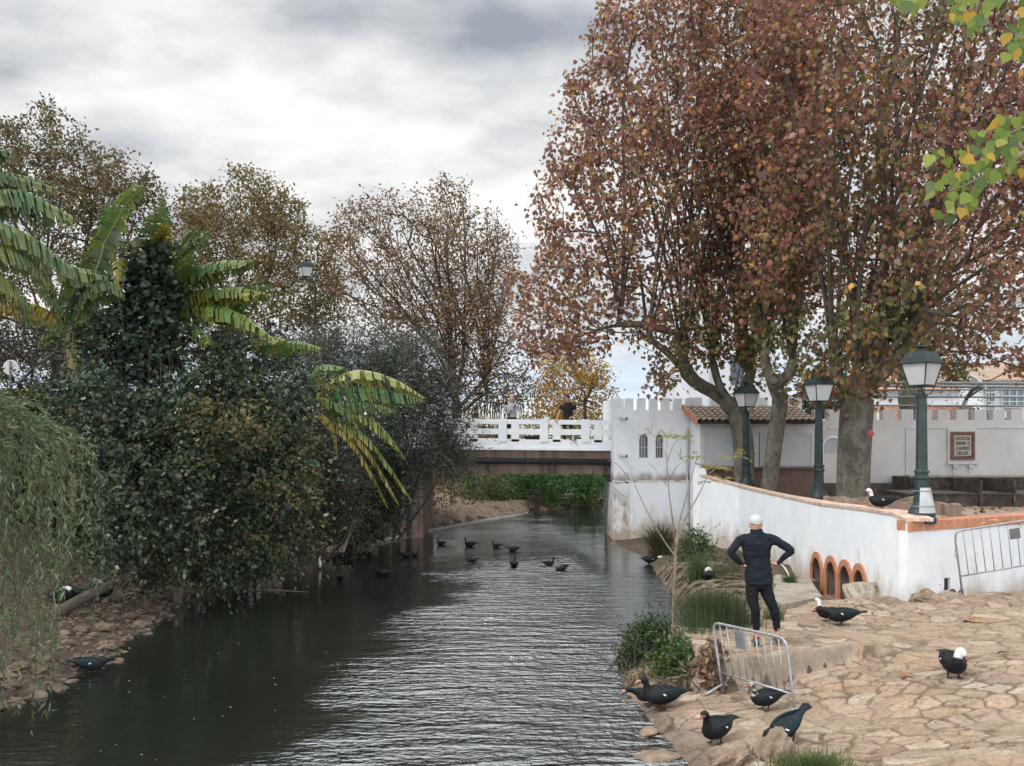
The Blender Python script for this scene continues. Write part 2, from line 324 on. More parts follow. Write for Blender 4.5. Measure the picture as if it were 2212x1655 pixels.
up_c = np.array([uvz(*q) for q in ((1640, 1395, .70), (1560, 1410, .62), (1700, 1400, .70), (1800, 1395, .66), (1650, 1330, .60), (1540, 1345, .40), (1500, 1265, .32), (1560, 1240, .45), (1440, 1215, .12), (1600, 1255, .5),
                                      (1750, 1340, .52), (1700, 1300, .42), (1870, 1325, .52), (1480, 1200, .25), (1400, 1185, .15), (1350, 1172, .1), (1650, 1230, .45), (1900, 1340, .58))])
lo_c = np.array([uvz(*q) for q in ((1540, 1500, .16), (1640, 1520, .18), (1720, 1545, .20), (1548, 1612, .10), (1660, 1640, .14), (1840, 1655, .30), (2211, 1655, .58), (2060, 1470, .50), (1850, 1450, .42), (1700, 1490, .28), (2211, 1430, .70),
                                      (2100, 1292, .74), (2211, 1255, .78), (1960, 1302, .62), (1870, 1325, .52), (1750, 1345, .52), (1900, 1380, .56), (2000, 1380, .60), (1500, 1560, .09), (1430, 1520, .05), (1600, 1750, .15), (2000, 1800, .4), (2400, 1800, .8), (2500, 1400, .85))])
def idw(c, X, Y, p=2.6):
    n = 0; d = 0
    for x, y, z in c:
        w = 1 / (((X - x) ** 2 + (Y - y) ** 2) + .15) ** (p / 2 * 1.2); n = n + w * z; d = d + w
    return n / d
stepl = [P(1528, 1418, 158), P(1640, 1432, 163), P(1740, 1424, 157), P(1840, 1415, 152)]
SX = np.array([p.x for p in stepl]); SY = np.array([p.y for p in stepl])
def sstep(a, b, x): t = np.clip((x - a) / (b - a), 0, 1); return t * t * (3 - 2 * t)
def rbank(X, Y):
    X = np.asarray(X, float); Y = np.asarray(Y, float)
    hl = idw(lo_c, X, Y); hu = idw(up_c, X, Y)
    yl = np.interp(X, SX, SY) + .04 * (vnoise(X * 7, Y * 0 + 3, 5) - .5)
    m = sstep(-.03, .05, Y - yl)
    m = m * sstep(2.45, 2.6, X)                       # side of the raised slab
    m = np.where(Y > 16.5, 1.0, m)
    hi = hl + (hu - hl) * m
    hi = hi * (1 - sstep(4.8, 5.8, X) * (Y < 19)) + hl * (sstep(4.8, 5.8, X) * (Y < 19))
    ch = sstep(5.5, 6.2, X) * sstep(19.6, 20.6, Y) * (1 - sstep(25, 26, Y)); hi = hi * (1 - ch) + .03 * ch
    pb = (X < 2.6) & (Y > 13.9); hi = np.where(pb, np.minimum(hi, .22), hi)
    xs = np.interp(Y, RY, RX) + .10 * (vnoise(Y * 3, Y * 0, 9) - .5)
    d = X - xs
    k = np.clip(d / .55, 0, 1); 
    z = hi * (1 - (1 - k) ** 2) + .0
    z = np.where(d < 0, np.maximum(-.7, d * .45), z)
    return z
# ---- paving stones: irregular cells with real joints
def paving():
    rn = np.random.RandomState(3)
    sx, sy = .31, .215; x0, x1, y0, y1 = 1.2, 11.2, 7.4, 24.5
    gx = np.arange(x0 - .5, x1 + .5, sx); gy = np.arange(y0 - .5, y1 + .5, sy)
    GX, GY = np.meshgrid(gx, gy); CX = GX + rn.uniform(-.55, .55, GX.shape) * sx; CY = GY + rn.uniform(-.55, .55, GY.shape) * sy
    drop = rn.rand(*CX.shape) < .28; CX[drop] += 50
    hs = rn.uniform(-.007, .007, CX.shape); tx = rn.normal(0, .016, CX.shape); ty = rn.normal(0, .018, CX.shape)
    pal = np.array([(.40, .295, .215), (.37, .275, .20), (.43, .33, .25), (.39, .27, .19), (.35, .265, .20), (.47, .38, .30)])
    pc = np.array((.93, .92, .90)) * .80 * pal[rn.randint(0, 6, CX.shape)] * rn.uniform(.86, 1.12, CX.shape)[..., None]
    xs = np.arange(x0, x1, .022); ys = np.concatenate([np.arange(y0, 16, .022), np.arange(16, y1, .045)])
    XX, YY = np.meshgrid(xs, ys)
    wx = XX + .24 * (fbm(XX * 2.6, YY * 2.6, 21) - .5) + .06 * (fbm(XX * 13, YY * 13, 22) - .5); wy = YY + .22 * (fbm(XX * 2.6, YY * 2.6, 31) - .5) + .06 * (fbm(XX * 13, YY * 13, 32) - .5)
    ii = ((wx - gx[0]) / sx).round().astype(int); jj = ((wy - gy[0]) / sy).round().astype(int)
    d1 = np.full(XX.shape, 1e9); d2 = np.full(XX.shape, 1e9); best = np.zeros(XX.shape + (2,), int)
    for dj in range(-3, 4):
        for di in range(-3, 4):
            a = np.clip(jj + dj, 0, CX.shape[0] - 1); b = np.clip(ii + di, 0, CX.shape[1] - 1)
            d = np.hypot(wx - CX[a, b], (wy - CY[a, b]) * 1.15)
            n = d < d1; d2 = np.where(n, d1, np.minimum(d2, np.where(d > d1, d, d2))); best[n] = np.stack([a, b], -1)[n]; d1 = np.where(n, d, d1)
    e = (d2 - d1) * .5; a, b = best[..., 0], best[..., 1]
    jw = .004 + .020 * fbm(XX * 1.7, YY * 1.7, 54) ** 2 * 2; st = sstep(jw * .4, jw * 1.5, e)
    wearm = sstep(.50, .62, fbm(XX * .9 + 5, YY * .9, 41))                    # places where mortar and dirt hide the joints
    z = rbank(XX, YY) + (hs[a, b] + tx[a, b] * (wx - CX[a, b]) * 2 + ty[a, b] * (wy - CY[a, b]) * 2 + .006) * st - .010 * (1 - st) * (1 - .75 * wearm)
    rg1 = np.abs(fbm(XX * 4.2, YY * 6.5, 51) - .47); rg2 = fbm(XX * 11, YY * 17, 52)
    z += .010 * (fbm(XX * 5, YY * 7, 53) - .47) + .016 * (rg2 - .47) + .010 * (fbm(XX * 26, YY * 30, 55) - .47) - .014 * (1 - sstep(.0, .014, rg1))
    joint = np.array((.125, .090, .063))
    c = pc[a, b] * (.66 + .68 * fbm(XX * 7, YY * 11, 61))[..., None]; c = c * (1 - .50 * (1 - sstep(.0, .012, rg1)))[..., None]
    gp = np.array((.31, .235, .17)) * (.8 + .4 * fbm(XX * 8, YY * 8, 62))[..., None]
    c = c * (1 - .45 * wearm[..., None]) + gp * .45 * wearm[..., None]
    jm = ((1 - sstep(jw * .5, jw * 1.8, e)) * (1 - .45 * wearm))[..., None]
    c = c * (1 - jm) + joint * jm
    spk = sstep(.60, .72, fbm(XX * 19, YY * 26, 63))[..., None]; c = c * (1 - .35 * spk)
    grn = sstep(.60, .70, fbm(XX * 1.6 + 9, YY * 1.6, 71))[..., None] * .35; c = c * (1 - grn) + c * np.array((.62, .66, .5)) * grn
    nearw = (1 - sstep(.0, .55, XX - np.interp(YY, RY, RX)))[..., None]      # wet algae-dark margin
    c = c * (1 - .55 * nearw)
    # soil instead of paving: roots bank and planting edge
    soil = ((YY > 17.0) & (XX < 4.0 + .12 * (YY - 17) )) | ((YY > 13.9) & (XX < 2.55)) | (YY > 20.5)
    soil = soil & True
    c[soil] = (np.array((.17, .125, .09)) * (.7 + .6 * fbm(XX * 6, YY * 6, 81))[..., None])[soil]
    step = (np.abs(YY - np.interp(XX, SX, SY) - .01) < .09) & (XX < 4.9) & (XX > 2.5)
    c[step] = (np.array((.27, .22, .17)) * (.6 + .8 * fbm(XX * 5, YY * 5 + z * 9, 82))[..., None])[step]
    keep = (z > -.25)
    ny, nx = XX.shape; i = np.arange(ny - 1)[:, None] * nx + np.arange(nx - 1)[None]
    k = keep[:-1, :-1] | keep[1:, 1:]; wall = (XX[:-1, :-1] > 7.45 + np.maximum(0, (YY[:-1, :-1] - 20)) * 0) & (YY[:-1, :-1] > 18.7 + .53 * (XX[:-1, :-1] - 7.1) )
    k &= ~wall
    f = np.stack([i, i + 1, i + nx + 1, i + nx], -1)[k]
    used = np.zeros(nx * ny, bool); used[f.ravel()] = True; idx = np.cumsum(used) - 1
    V = np.stack([XX, YY, z], -1).reshape(-1, 3)[used]; Cc = c.reshape(-1, 3)[used]
    me = npmesh('stone_pavement', V, np.full(len(f), 4), idx[f.ravel()], Cc, True)
    o = link('pavement', me, M['paving']); tagp(o, kind='structure')
paving()
# ---- rest of the right bank (coarse), left bank, river bed, far land
def rb2(X, Y):
    z = rbank(X, Y)
    ins = (X > 1.5) & (X < 11.0) & (Y > 7.6) & (Y < 24.3)
    far = sstep(24.6, 30, Y) * sstep(3.8, 4.4, X) * .0
    return np.where(ins, z - .12, z + .15 * (fbm(X * 2, Y * 2, 91) - .5) * (X > np.interp(Y, RY, RX) + .3)) 
xs = np.concatenate([np.arange(1.0, 12, .14), np.arange(12, 40, 1.5)]); ys = np.concatenate([np.arange(4, 36, .16), np.arange(36, 75, 1.)])
def rb3(X, Y):
    z = rb2(X, Y)
    bh = sstep(36, 42, Y) * sstep(0, 5, X - np.interp(Y, RY, RX)) * 2.4
    return z + bh
o = link('right_bank', gridmesh('right_bank', xs, ys, rb3), M['soil']); tagp(o, kind='structure')
def lbank(X, Y):
    xl = np.interp(Y, LY, LX) + .35 * (fbm(Y * .9, Y * 0 + 2, 12) - .5) * (Y < 33)
    d = xl - X
    z = np.where(d < 0, np.maximum(-.7, d * .5), .26 * np.clip(d, 0, 2.8) + .55 * np.clip(d - 2.8, 0, 3.4))
    z = z + (.10 * (fbm(X * 3, Y * 3, 13) - .5) + .05 * (fbm(X * 11, Y * 11, 14) - .5)) * sstep(0, .4, d)
    fz = np.where(d < 0, np.maximum(-.7, d * .5), (.85 - .35 * sstep(38, 44, Y)) * sstep(.15, 1.4, d) + .5 * sstep(3, 8, d) + 1.2 * sstep(9, 14, d)) + .12 * (fbm(X * 1.5, Y * 1.5, 15) - .5) * sstep(.2, 1, d)
    k = sstep(32, 36, Y); return z * (1 - k) + fz * k
xs = np.concatenate([np.arange(-60, -14, 1.5), np.arange(-14, -3, .11), np.arange(-3, 22, .5)]); ys = np.concatenate([np.arange(4, 36, .13), np.arange(36, 76, .5)])
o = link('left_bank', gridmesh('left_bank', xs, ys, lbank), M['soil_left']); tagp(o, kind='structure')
# pale worn slope beyond the bridge
def sl(X, Y):
    return lbank(X, Y) + .03 + .16 * (fbm(X * 2.2, Y * 2.2, 17) - .5)
o = link('bank_slope', gridmesh('bank_slope', np.arange(-4.4, 6, .14), np.arange(36.2, 56, .2), lambda X, Y: np.where(np.interp(Y, LY, LX) - X > .12, sl(X, Y), -.9)), M['soil_far']); tagp(o, kind='structure')
g = MB(); g.add([(-3000, -50, -.8), (3000, -50, -.8), (3000, 5500, -.8), (-3000, 5500, -.8)], [(0, 1, 2, 3)])
o = g.build('ground', M['soil']); tagp(o, kind='structure')
M['field'] = mat('field', (.05, .07, .03), (.12, .12, .06), scale=.2, rough=.95)
g = MB(); g.add([(-900, 75.5, 2.6), (900, 75.5, 2.6), (900, 3000, 2.6), (-900, 3000, 2.6), (-900, 75.5, -.6), (900, 75.5, -.6)], [(0, 1, 2, 3), (4, 5, 1, 0)])
o = g.build('field', M['field']); tagp(o, kind='structure')

# ---- water: real small ripples through a bumped reflective surface, calm under the left bushes
m = bpy.data.materials.new('river_water'); m.use_nodes = True; t = m.node_tree; n = t.nodes; n.clear(); L = t.links
out = n.new('ShaderNodeOutputMaterial'); gl = n.new('ShaderNodeBsdfGlossy'); gl.inputs['Roughness'].default_value = .08; gl.inputs['Color'].default_value = (.93, .97, 1, 1)
df = n.new('ShaderNodeBsdfDiffuse'); df.inputs['Color'].default_value = (.012, .014, .011, 1)
fr = n.new('ShaderNodeFresnel'); fr.inputs['IOR'].default_value = 2.9; ms = n.new('ShaderNodeMixShader')
L.new(fr.outputs[0], ms.inputs[0]); L.new(df.outputs[0], ms.inputs[1]); L.new(gl.outputs[0], ms.inputs[2]); L.new(ms.outputs[0], out.inputs[0])
tc_ = n.new('ShaderNodeTexCoord')
def wn(scale, st, det, dist=0):
    mp = n.new('ShaderNodeMapping'); mp.inputs['Scale'].default_value = st; L.new(tc_.outputs['Object'], mp.inputs[0])
    q = n.new('ShaderNodeTexNoise'); q.inputs['Scale'].default_value = scale; q.inputs['Detail'].default_value = det; q.inputs['Distortion'].default_value = dist; L.new(mp.outputs[0], q.inputs[0]); return q.outputs[0]
def mth(op, a, b):
    q = n.new('ShaderNodeMath'); q.operation = op
    for i, v in enumerate((a, b)):
        if isinstance(v, (int, float)): q.inputs[i].default_value = v
        else: L.new(v, q.inputs[i])
    return q.outputs[0]
sp = n.new('ShaderNodeSeparateXYZ'); L.new(tc_.outputs['Object'], sp.inputs[0])
wm_ = n.new('ShaderNodeMapRange'); wm_.interpolation_type = 'SMOOTHSTEP'; L.new(mth('ADD', sp.outputs[0], mth('MULTIPLY', mth('SUBTRACT', wn(.35, (1, 1, 1), 2), .5), 5.0)), wm_.inputs[0])
wm_.inputs[1].default_value = -3.4; wm_.inputs[2].default_value = -.6; wm_.inputs[3].default_value = .09; wm_.inputs[4].default_value = 1.0
h = mth('ADD', mth('MULTIPLY', wn(2.6, (.45, 1.5, 1), 1, .3), 1.0), mth('MULTIPLY', wn(8.5, (.8, 1.2, 1), 3, .3), .62))
h = mth('ADD', h, mth('MULTIPLY', wn(.9, (1, 1, 1), 2), .6))
bp = n.new('ShaderNodeBump'); bp.inputs['Distance'].default_value = .125
def mrng(v, a, b, c, d):
    q = n.new('ShaderNodeMapRange'); q.interpolation_type = 'SMOOTHSTEP'; L.new(v, q.inputs[0])
    for i_, x_ in enumerate((a, b, c, d)): q.inputs[i_ + 1].default_value = x_
    return q.outputs[0]
st_ = mth('MULTIPLY', mth('MULTIPLY', wm_.outputs[0], mrng(sp.outputs[0], 1.5, 2.5, 1, .22)), mrng(sp.outputs[1], 24, 33, 1, .35)); st_ = mth('MULTIPLY', st_, mrng(wn(.28, (1, 1.6, 1), 3, .6), .36, .62, .6, 1.2)); L.new(st_, bp.inputs['Strength']); L.new(h, bp.inputs['Height'])
L.new(bp.outputs[0], gl.inputs['Normal']); L.new(bp.outputs[0], df.inputs['Normal'])
M['water'] = m
g = MB(); g.add([(-14, -10, 0), (14, -10, 0), (30, 74, 0), (-14, 74, 0)], [(0, 1, 2, 3)])
o = g.build('water', M['water']); tagp(o, kind='structure')

# ---- terrace behind the right wall: floor falls away with depth
def tfl(Y): return np.interp(Y, [13, 18.5, 22, 30.5, 36], [2.0, 2.0, 1.97, 1.50, 1.45])
wall_s = [(1489.5, 62.7, 1009), (1497, 66.4, 1010), (1511, 66.9, 1011), (1512.5, 67, 1028.4), (1545, 69, 1037), (1595, 72, 1051), (1640, 77.5, 1062), (1691, 83.5, 1073), (1769, 93.5, 1090), (1869, 107.6, 1102), (1931, 116, 1112), (1959, 120, 1128)]
WP = [P(u, v, s) for u, s, v in wall_s]
endp = P(2211, 1107, 106); dirf = (endp - WP[-1]); ext = WP[-1] + dirf * 2.2
g = MB(); ys = np.linspace(18.4, 36.5, 40)
xw = lambda y: np.interp(y, [p.y for p in WP[::-1]], [p.x for p in WP[::-1]]) + .15
rows = []
for y in ys:
    xl = xw(y); xr = 30.0
    row = [(xl, y, float(tfl(y))), ((xl + 2), y, float(tfl(y))), (xr, y, float(tfl(y)))]
    rows.append(row)
# front edge follows the second wall face
for i in range(len(rows) - 1):
    for k in range(2):
        g.add([rows[i][k], rows[i][k + 1], rows[i + 1][k + 1], rows[i + 1][k]], [(0, 1, 2, 3)])
M['terrace'] = mat('terrace_floor', (.20, .155, .12), (.33, .27, .22), scale=3, rough=.9, bump=.4, c3=(.16, .09, .05), s3=9)
def clip_front(mb):   # cut what would stick out in front of the angled wall
    bm = bmesh.new(); me = mb.mesh('t'); bm.from_mesh(me); bmesh.ops.remove_doubles(bm, verts=bm.verts, dist=.001)
    nrm = Vector((dirf.y, -dirf.x, 0)).normalized(); pt = WP[-1] - nrm * .25
    bmesh.ops.bisect_plane(bm, geom=bm.verts[:] + bm.edges[:] + bm.faces[:], plane_co=pt, plane_no=nrm, clear_outer=True)
    bm.to_mesh(me); bm.free(); return me
o = link('terrace_floor', clip_front(g), M['terrace']); tagp(o, kind='structure')
# ================================================================ TERRACE WALL WITH THE FOUR ARCHED NICHES
tw = thing('terrace_wall', 'long white rendered retaining wall with terracotta coping beside the stone pavement', 'wall', (WP[-1].x, WP[-1].y, 0))
b = MB(); T = .46
def offs(i):
    a = WP[max(i - 1, 0)]; c = WP[min(i + 1, len(WP) - 1)]; t = Vector((c.x - a.x, c.y - a.y, 0)).normalized(); return Vector((-t.y, t.x, 0))
# outer (water side) is -x; the wall thickens to +x
top = [Vector(p) for p in WP]
n1_ = Vector((dirf.y, -dirf.x, 0)).normalized()         # outward normal of the right-hand face
outer = [Vector((p.x, p.y, 0)) for p in top]
inner = []
for i, p in enumerate(outer):
    inner.append(p + Vector((T if i > 7 else .2, 0, 0)) if i < len(outer) - 1 else p + Vector((T, .22, 0)) + Vector((0, .30, 0)))
vs = []; fs = []
for i in range(len(outer)):
    o_, n_, z = outer[i], inner[i], top[i].z
    vs += [(o_.x, o_.y, -.7), (n_.x, n_.y, -.7), (n_.x, n_.y, z), (o_.x, o_.y, z)]
for i in range(len(outer) - 1):
    a = i * 4; c = a + 4
    fs += [(a, a + 3, c + 3, c), (a + 3, a + 2, c + 2, c + 3), (a + 2, a + 1, c + 1, c + 2), (a + 1, a, c, c + 1)]
fs += [(0, 1, 2, 3)]; e = (len(outer) - 1) * 4; fs += [(e + 3, e + 2, e + 1, e)]
b.add(vs, fs); me = b.mesh('wall_face')
bm = bmesh.new(); bm.from_mesh(me); bmesh.ops.recalc_face_normals(bm, faces=bm.faces); bmesh.ops.triangulate(bm, faces=bm.faces); bm.to_mesh(me); bm.free()
wall_o = link('wall_face', me, M['plaster'], tw)
arches = []
for (u0, s0), (u1, s1) in (((1752, 91.7), (1771, 94.4)), ((1781.5, 95.9), (1803, 98.9)), ((1811, 100.0), (1834.6, 103.4)), ((1841.6, 104.4), (1865, 107.7))):
    arches.append((F / s0, F / s1))
wx = lambda y: float(np.interp(y, [p.y for p in WP[::-1]], [p.x for p in WP[::-1]]))
def arch_ring(ya, yb, zs, zt, n=14):     # outline of an arch opening: sill left, up, round, down (in y,z)
    r = abs(ya - yb) / 2; c = (ya + yb) / 2; spz = zt - r * 1.12
    pts = [(ya, zs)] + [(c + (ya - c) * math.cos(math.pi * k / n) , spz + (zt - spz) * math.sin(math.pi * k / n)) for k in range(n + 1)] + [(yb, zs)]
    return pts
cut = MB()
for i, (ya, yb) in enumerate(arches):
    pts = arch_ring(ya, yb, .02 + .035 * i, .80 + .03 * i); xm = wx((ya + yb) / 2); m_ = len(pts)
    vs = [(xm - .3, y, z) for y, z in pts] + [(xm + .36, y, z) for y, z in pts]
    fs = [tuple(range(m_)), tuple(range(2 * m_ - 1, m_ - 1, -1))] + [(k, (k + 1) % m_, m_ + (k + 1) % m_, m_ + k) for k in range(m_)]
    cut.add(vs, fs)
cme = cut.mesh('cut'); bm = bmesh.new(); bm.from_mesh(cme); bmesh.ops.recalc_face_normals(bm, faces=bm.faces); bm.to_mesh(cme); bm.free()
cuto = link('cut', cme, None)
md = wall_o.modifiers.new('b', 'BOOLEAN'); md.object = cuto; md.operation = 'DIFFERENCE'; md.solver = 'EXACT'
bake(wall_o); bpy.data.objects.remove(cuto)
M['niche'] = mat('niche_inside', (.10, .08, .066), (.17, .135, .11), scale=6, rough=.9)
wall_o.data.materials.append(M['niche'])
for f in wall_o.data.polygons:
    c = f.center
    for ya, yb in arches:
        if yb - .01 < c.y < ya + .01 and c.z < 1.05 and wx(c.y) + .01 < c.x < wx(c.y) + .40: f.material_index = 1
for i, (ya, yb) in enumerate(arches):
    zs, zt = .02 + .035 * i, .80 + .03 * i; xm = wx((ya + yb) / 2)
    a = arch_ring(ya, yb, zs, zt); w = .15; o2 = arch_ring(ya + w, yb - w, zs - .16, zt + .14); m_ = len(a)
    q = MB(); x0 = xm - .045; x1 = xm + .02
    vs = [(x0, y, z) for y, z in a] + [(x0, y, z) for y, z in o2] + [(x1, y, z) for y, z in a] + [(x1, y, z) for y, z in o2]
    fs = []
    for k in range(m_):
        k2 = (k + 1) % m_
        fs += [(k, k2, m_ + k2, m_ + k), (m_ + k, m_ + k2, 3 * m_ + k2, 3 * m_ + k), (k2, k, 2 * m_ + k, 2 * m_ + k2)]
    q.add(vs, fs); ar = q.build('arch_niche', M['orange_paint'], tw)
    ar['label'] = ['orange arched niche farthest from the wall corner', 'second orange arched niche from the far end', 'third orange arched niche from the far end', 'orange arched niche nearest the wall corner, partly behind a boulder'][i]
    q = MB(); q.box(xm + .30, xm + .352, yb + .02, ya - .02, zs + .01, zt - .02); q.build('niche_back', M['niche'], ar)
# right hand face
wr = MB()
def ptf(t, dz=0, off=0): p = WP[-1] + dirf * t; return Vector((p.x, p.y, p.z + dz)) + n1_ * off
TH = .30
segs = 2.2
a0, a1 = ptf(0), ptf(segs); 
zt0 = a0.z - .17; zt1 = a1.z - .17 - .12
c0 = a0 - n1_ * TH; c1 = a1 - n1_ * TH
a0s = a0 - n1_ * .0
wr.hexa([(a0.x, a0.y - .002, -.3), (a1.x, a1.y, -.3), (c1.x, c1.y, -.3), (c0.x + .12, c0.y, -.3), (a0.x, a0.y - .002, zt0), (a1.x, a1.y, zt1), (c1.x, c1.y, zt1), (c0.x + .12, c0.y, zt0)])
me = wr.mesh('wall_face'); 
bm = bmesh.new(); bm.from_mesh(me); bmesh.ops.recalc_face_normals(bm, faces=bm.faces); bm.to_mesh(me); bm.free()
wro = link('wall_face', me, M['plaster'], tw)
hp = PY(2042, 1262, F / 113); cu = MB(); tdir = dirf.normalized()
hc = WP[-1] + dirf * ((2042 - 1960) / 251 * .96); 
def obox(mb, c, t, nn, l, d0, d1, z0, z1, mi=0):
    p = [c - t * l + nn * d1, c + t * l + nn * d1, c + t * l + nn * d0, c - t * l + nn * d0]
    mb.hexa([(q.x, q.y, z0) for q in p] + [(q.x, q.y, z1) for q in p], mi)
tf = Vector((dirf.x, dirf.y, 0)).normalized()
obox(cu, hc, tf, n1_, .10, -.26, .1, .72, .96)
cme = cu.mesh('c'); bm = bmesh.new(); bm.from_mesh(cme); bmesh.ops.recalc_face_normals(bm, faces=bm.faces); bm.to_mesh(cme); bm.free(); cuto = link('c', cme, None)
md = wro.modifiers.new('b', 'BOOLEAN'); md.object = cuto; md.solver = 'EXACT'; bake(wro); bpy.data.objects.remove(cuto)
dk = MB(); obox(dk, hc, tf, n1_, .097, -.25, -.045, .723, .957); dk.build('drain_hole_shade', M['dark'], tw)  # dark plug standing in for the shade inside the hole
# terracotta coping: separate tiles on the right face, thin edge along the left part
nt_ = 18
rt = np.random.RandomState(5)
cp = MB(); jn = MB()
for k in range(nt_):
    t0 = k / nt_ * segs + .0025; t1 = (k + 1) / nt_ * segs - .0045
    p0 = ptf(t0); p1 = ptf(t1); z0 = p0.z - (.12 * t0 / segs); z1 = p1.z - (.12 * t1 / segs); d_ = rt.uniform(-.006, .006)
    f0, f1 = p0 + n1_ * (.035 + d_), p1 + n1_ * (.035 + d_); b0, b1 = p0 - n1_ * .36 + (tf * .21 if k == 0 else tf * 0), p1 - n1_ * .36 + (tf * .13 if k == 0 else tf * 0)
    if k == 1: b0 = b0 + tf * .13
    if k == 0: f0 = f0 - tf * .02
    cp.hexa([(f0.x, f0.y, z0 - .17), (f1.x, f1.y, z1 - .17), (b1.x, b1.y, z1 - .17), (b0.x, b0.y, z0 - .17), (f0.x, f0.y, z0 + .01), (f1.x, f1.y, z1 + .01), (b1.x, b1.y, z1 + .01), (b0.x, b0.y, z0 + .01)])
p0 = ptf(0.0); p1 = ptf(segs); f0, f1 = p0 + n1_ * .022, p1 + n1_ * .022; b0, b1 = p0 - n1_ * .34 + tf * .22, p1 - n1_ * .34
jn.hexa([(f0.x, f0.y, p0.z - .166), (f1.x, f1.y, p1.z - .286), (b1.x, b1.y, p1.z - .286), (b0.x, b0.y, p0.z - .166), (f0.x, f0.y, p0.z + .002), (f1.x, f1.y, p1.z - .118), (b1.x, b1.y, p1.z - .118), (b0.x, b0.y, p0.z + .002)])
cp.build('coping_tiles', M['terracotta'], tw, bevel=.008); jn.build('coping_mortar', M['joint'], tw)
cl_ = MB()
for i in range(3, len(WP) - 1):
    a, c = WP[i], WP[i + 1]; Ta = T if i > 7 else .2; Tc = T if i + 1 > 7 else .2
    zc = c.z if i < len(WP) - 2 else c.z + .02
    yc = c.y + (.02 if i == len(WP) - 2 else 0)
    cl_.hexa([(a.x - .025, a.y, a.z - .01), (a.x + Ta + .02, a.y, a.z - .01), (c.x + Tc + .02, yc, zc - .01), (c.x - .025, yc, zc - .01), (a.x - .025, a.y, a.z + .045), (a.x + Ta + .02, a.y, a.z + .045), (c.x + Tc + .02, yc, zc + .045), (c.x - .025, yc, zc + .045)])
M['coping_worn'] = mat('worn_coping', (.42, .24, .17), (.62, .52, .44), scale=6, rough=.9, bump=.3)
cl_.build('coping', M['coping_worn'], tw)
# round overflow stub
q = MB(); c = P(1549, 1118, 66.5); xx = c.x; q.tube([(xx + .15, c.y, c.z), (xx - .22, c.y - .12, c.z), ], .17, 18); q.build('overflow_pipe', M['plaster_worn'], tw, smooth=False)
q = MB(); q.tube([(xx - .215, c.y - .118, c.z), (xx - .224, c.y - .121, c.z)], .14, 18); q.build('pipe_mouth', M['niche'], tw)

# ================================================================ LITTLE CASTLE
def merlons(mb, x0, x1, y0, y1, z0, z1, w, gap, start=0.0):
    x = x0 + start
    while x < x1 - .02:
        mb.box(x, min(x + w, x1), y0, y1, z0, z1); x += w + gap
TY = 35.2; sT = F / TY
txl = (1325 - CU) / sT; txr = (1490 - CU) / sT
zg, ztop = 4.53, 4.94
ct = thing('castle_gatehouse', 'white crenellated gatehouse with two small arched windows standing in the river', 'building', (txl, TY, 0))
b = MB(); b.box(txl, txr, TY, TY + 4.2, 2.06, zg); bme = b.mesh('wall'); wo_ = link('wall', bme, M['plaster_tower'], ct)
cu = MB(); wins = []
for u0, u1 in ((1380, 1399), (1415.5, 1432)):
    xa, xb = (u0 - CU) / sT, (u1 - CU) / sT; zb = CZ - (989 - HV) / sT; zt = CZ - (938 - HV) / sT; r = (xb - xa) / 2; c = (xa + xb) / 2
    pts = [(xa, zb), (xb, zb)] + [(c + r * math.cos(math.pi * k / 10), zt - r * 1.3 + r * 1.3 * math.sin(math.pi * k / 10)) for k in range(11)]
    m_ = len(pts); cu.add([(x, TY - .2, z) for x, z in pts] + [(x, TY + .32, z) for x, z in pts], [tuple(range(m_ - 1, -1, -1)), tuple(range(m_, 2 * m_))] + [(k, (k + 1) % m_, m_ + (k + 1) % m_, m_ + k) for k in range(m_)])
    wins.append((xa, xb, zb, zt, pts))
cme = cu.mesh('c'); bm = bmesh.new(); bm.from_mesh(cme); bmesh.ops.recalc_face_normals(bm, faces=bm.faces); bm.to_mesh(cme); bm.free(); cuto = link('c', cme, None)
md = wo_.modifiers.new('b', 'BOOLEAN'); md.object = cuto; md.solver = 'EXACT'; bake(wo_); bpy.data.objects.remove(cuto)
for i, (xa, xb, zb, zt, pts) in enumerate(wins):
    q = MB(); q.box(xa, xb, TY + .27, TY + .30, zb, zt); wn_ = q.build('window', M['window_dark'], ct)
    q = MB()
    for k in (.35, .68): x = xa + (xb - xa) * k; q.box(x - .012, x + .012, TY + .20, TY + .225, zb, zt - .02)
    q.box(xa, xb, TY + .205, TY + .22, zb + .35, zb + .375); q.build('window_bars', M['white_metal'], wn_)
q = MB()
x = txl; k = 0
W_, G_ = .265, .155
while x < txr - .05: q.box(x, min(x + W_, txr), TY, TY + .42, zg, ztop - .01 * (k % 2)); x += W_ + G_; k += 1
y = TY + .42 + G_
while y < TY + 4: q.box(txl, txl + .42, y, y + W_, zg, ztop); y += W_ + G_
q.build('battlement', M['plaster'], ct)
q = MB(); q.box(txl + .5, txr - .02, TY - .10, TY + 3, -.6, 2.06 - .004); q.build('lower_wall', M['plaster'], ct)
q = MB(); q.box(txl - .02, txl + .5, TY - .14, TY + 3.2, -.6, 2.0); q.build('corner_pier', M['plaster_worn'], ct)
q = MB(); q.box(txl + .42, txr, TY - .13, TY + .02, 2.06, 2.10); q.build('string_course', M['plaster_worn'], ct)
for v, dx in ((905, .32), (985, .30)):     # two white lamp/camera fittings
    p = P(1345, v, sT); q = MB(); q.tube([(p.x - .1, TY, p.z), (p.x - .1, TY - .18, p.z)], .03, 8); q.tube([(p.x - .14, TY - .2, p.z + .03), (p.x + .08, TY - .24, p.z)], .055, 10); f_ = q.build('wall_spotlight', M['white_metal'], ct)
    q = MB(); q.ball((p.x + .10, TY - .245, p.z), (.035, .055, .06)); q.build('spotlight_lens', M['dark'], f_)
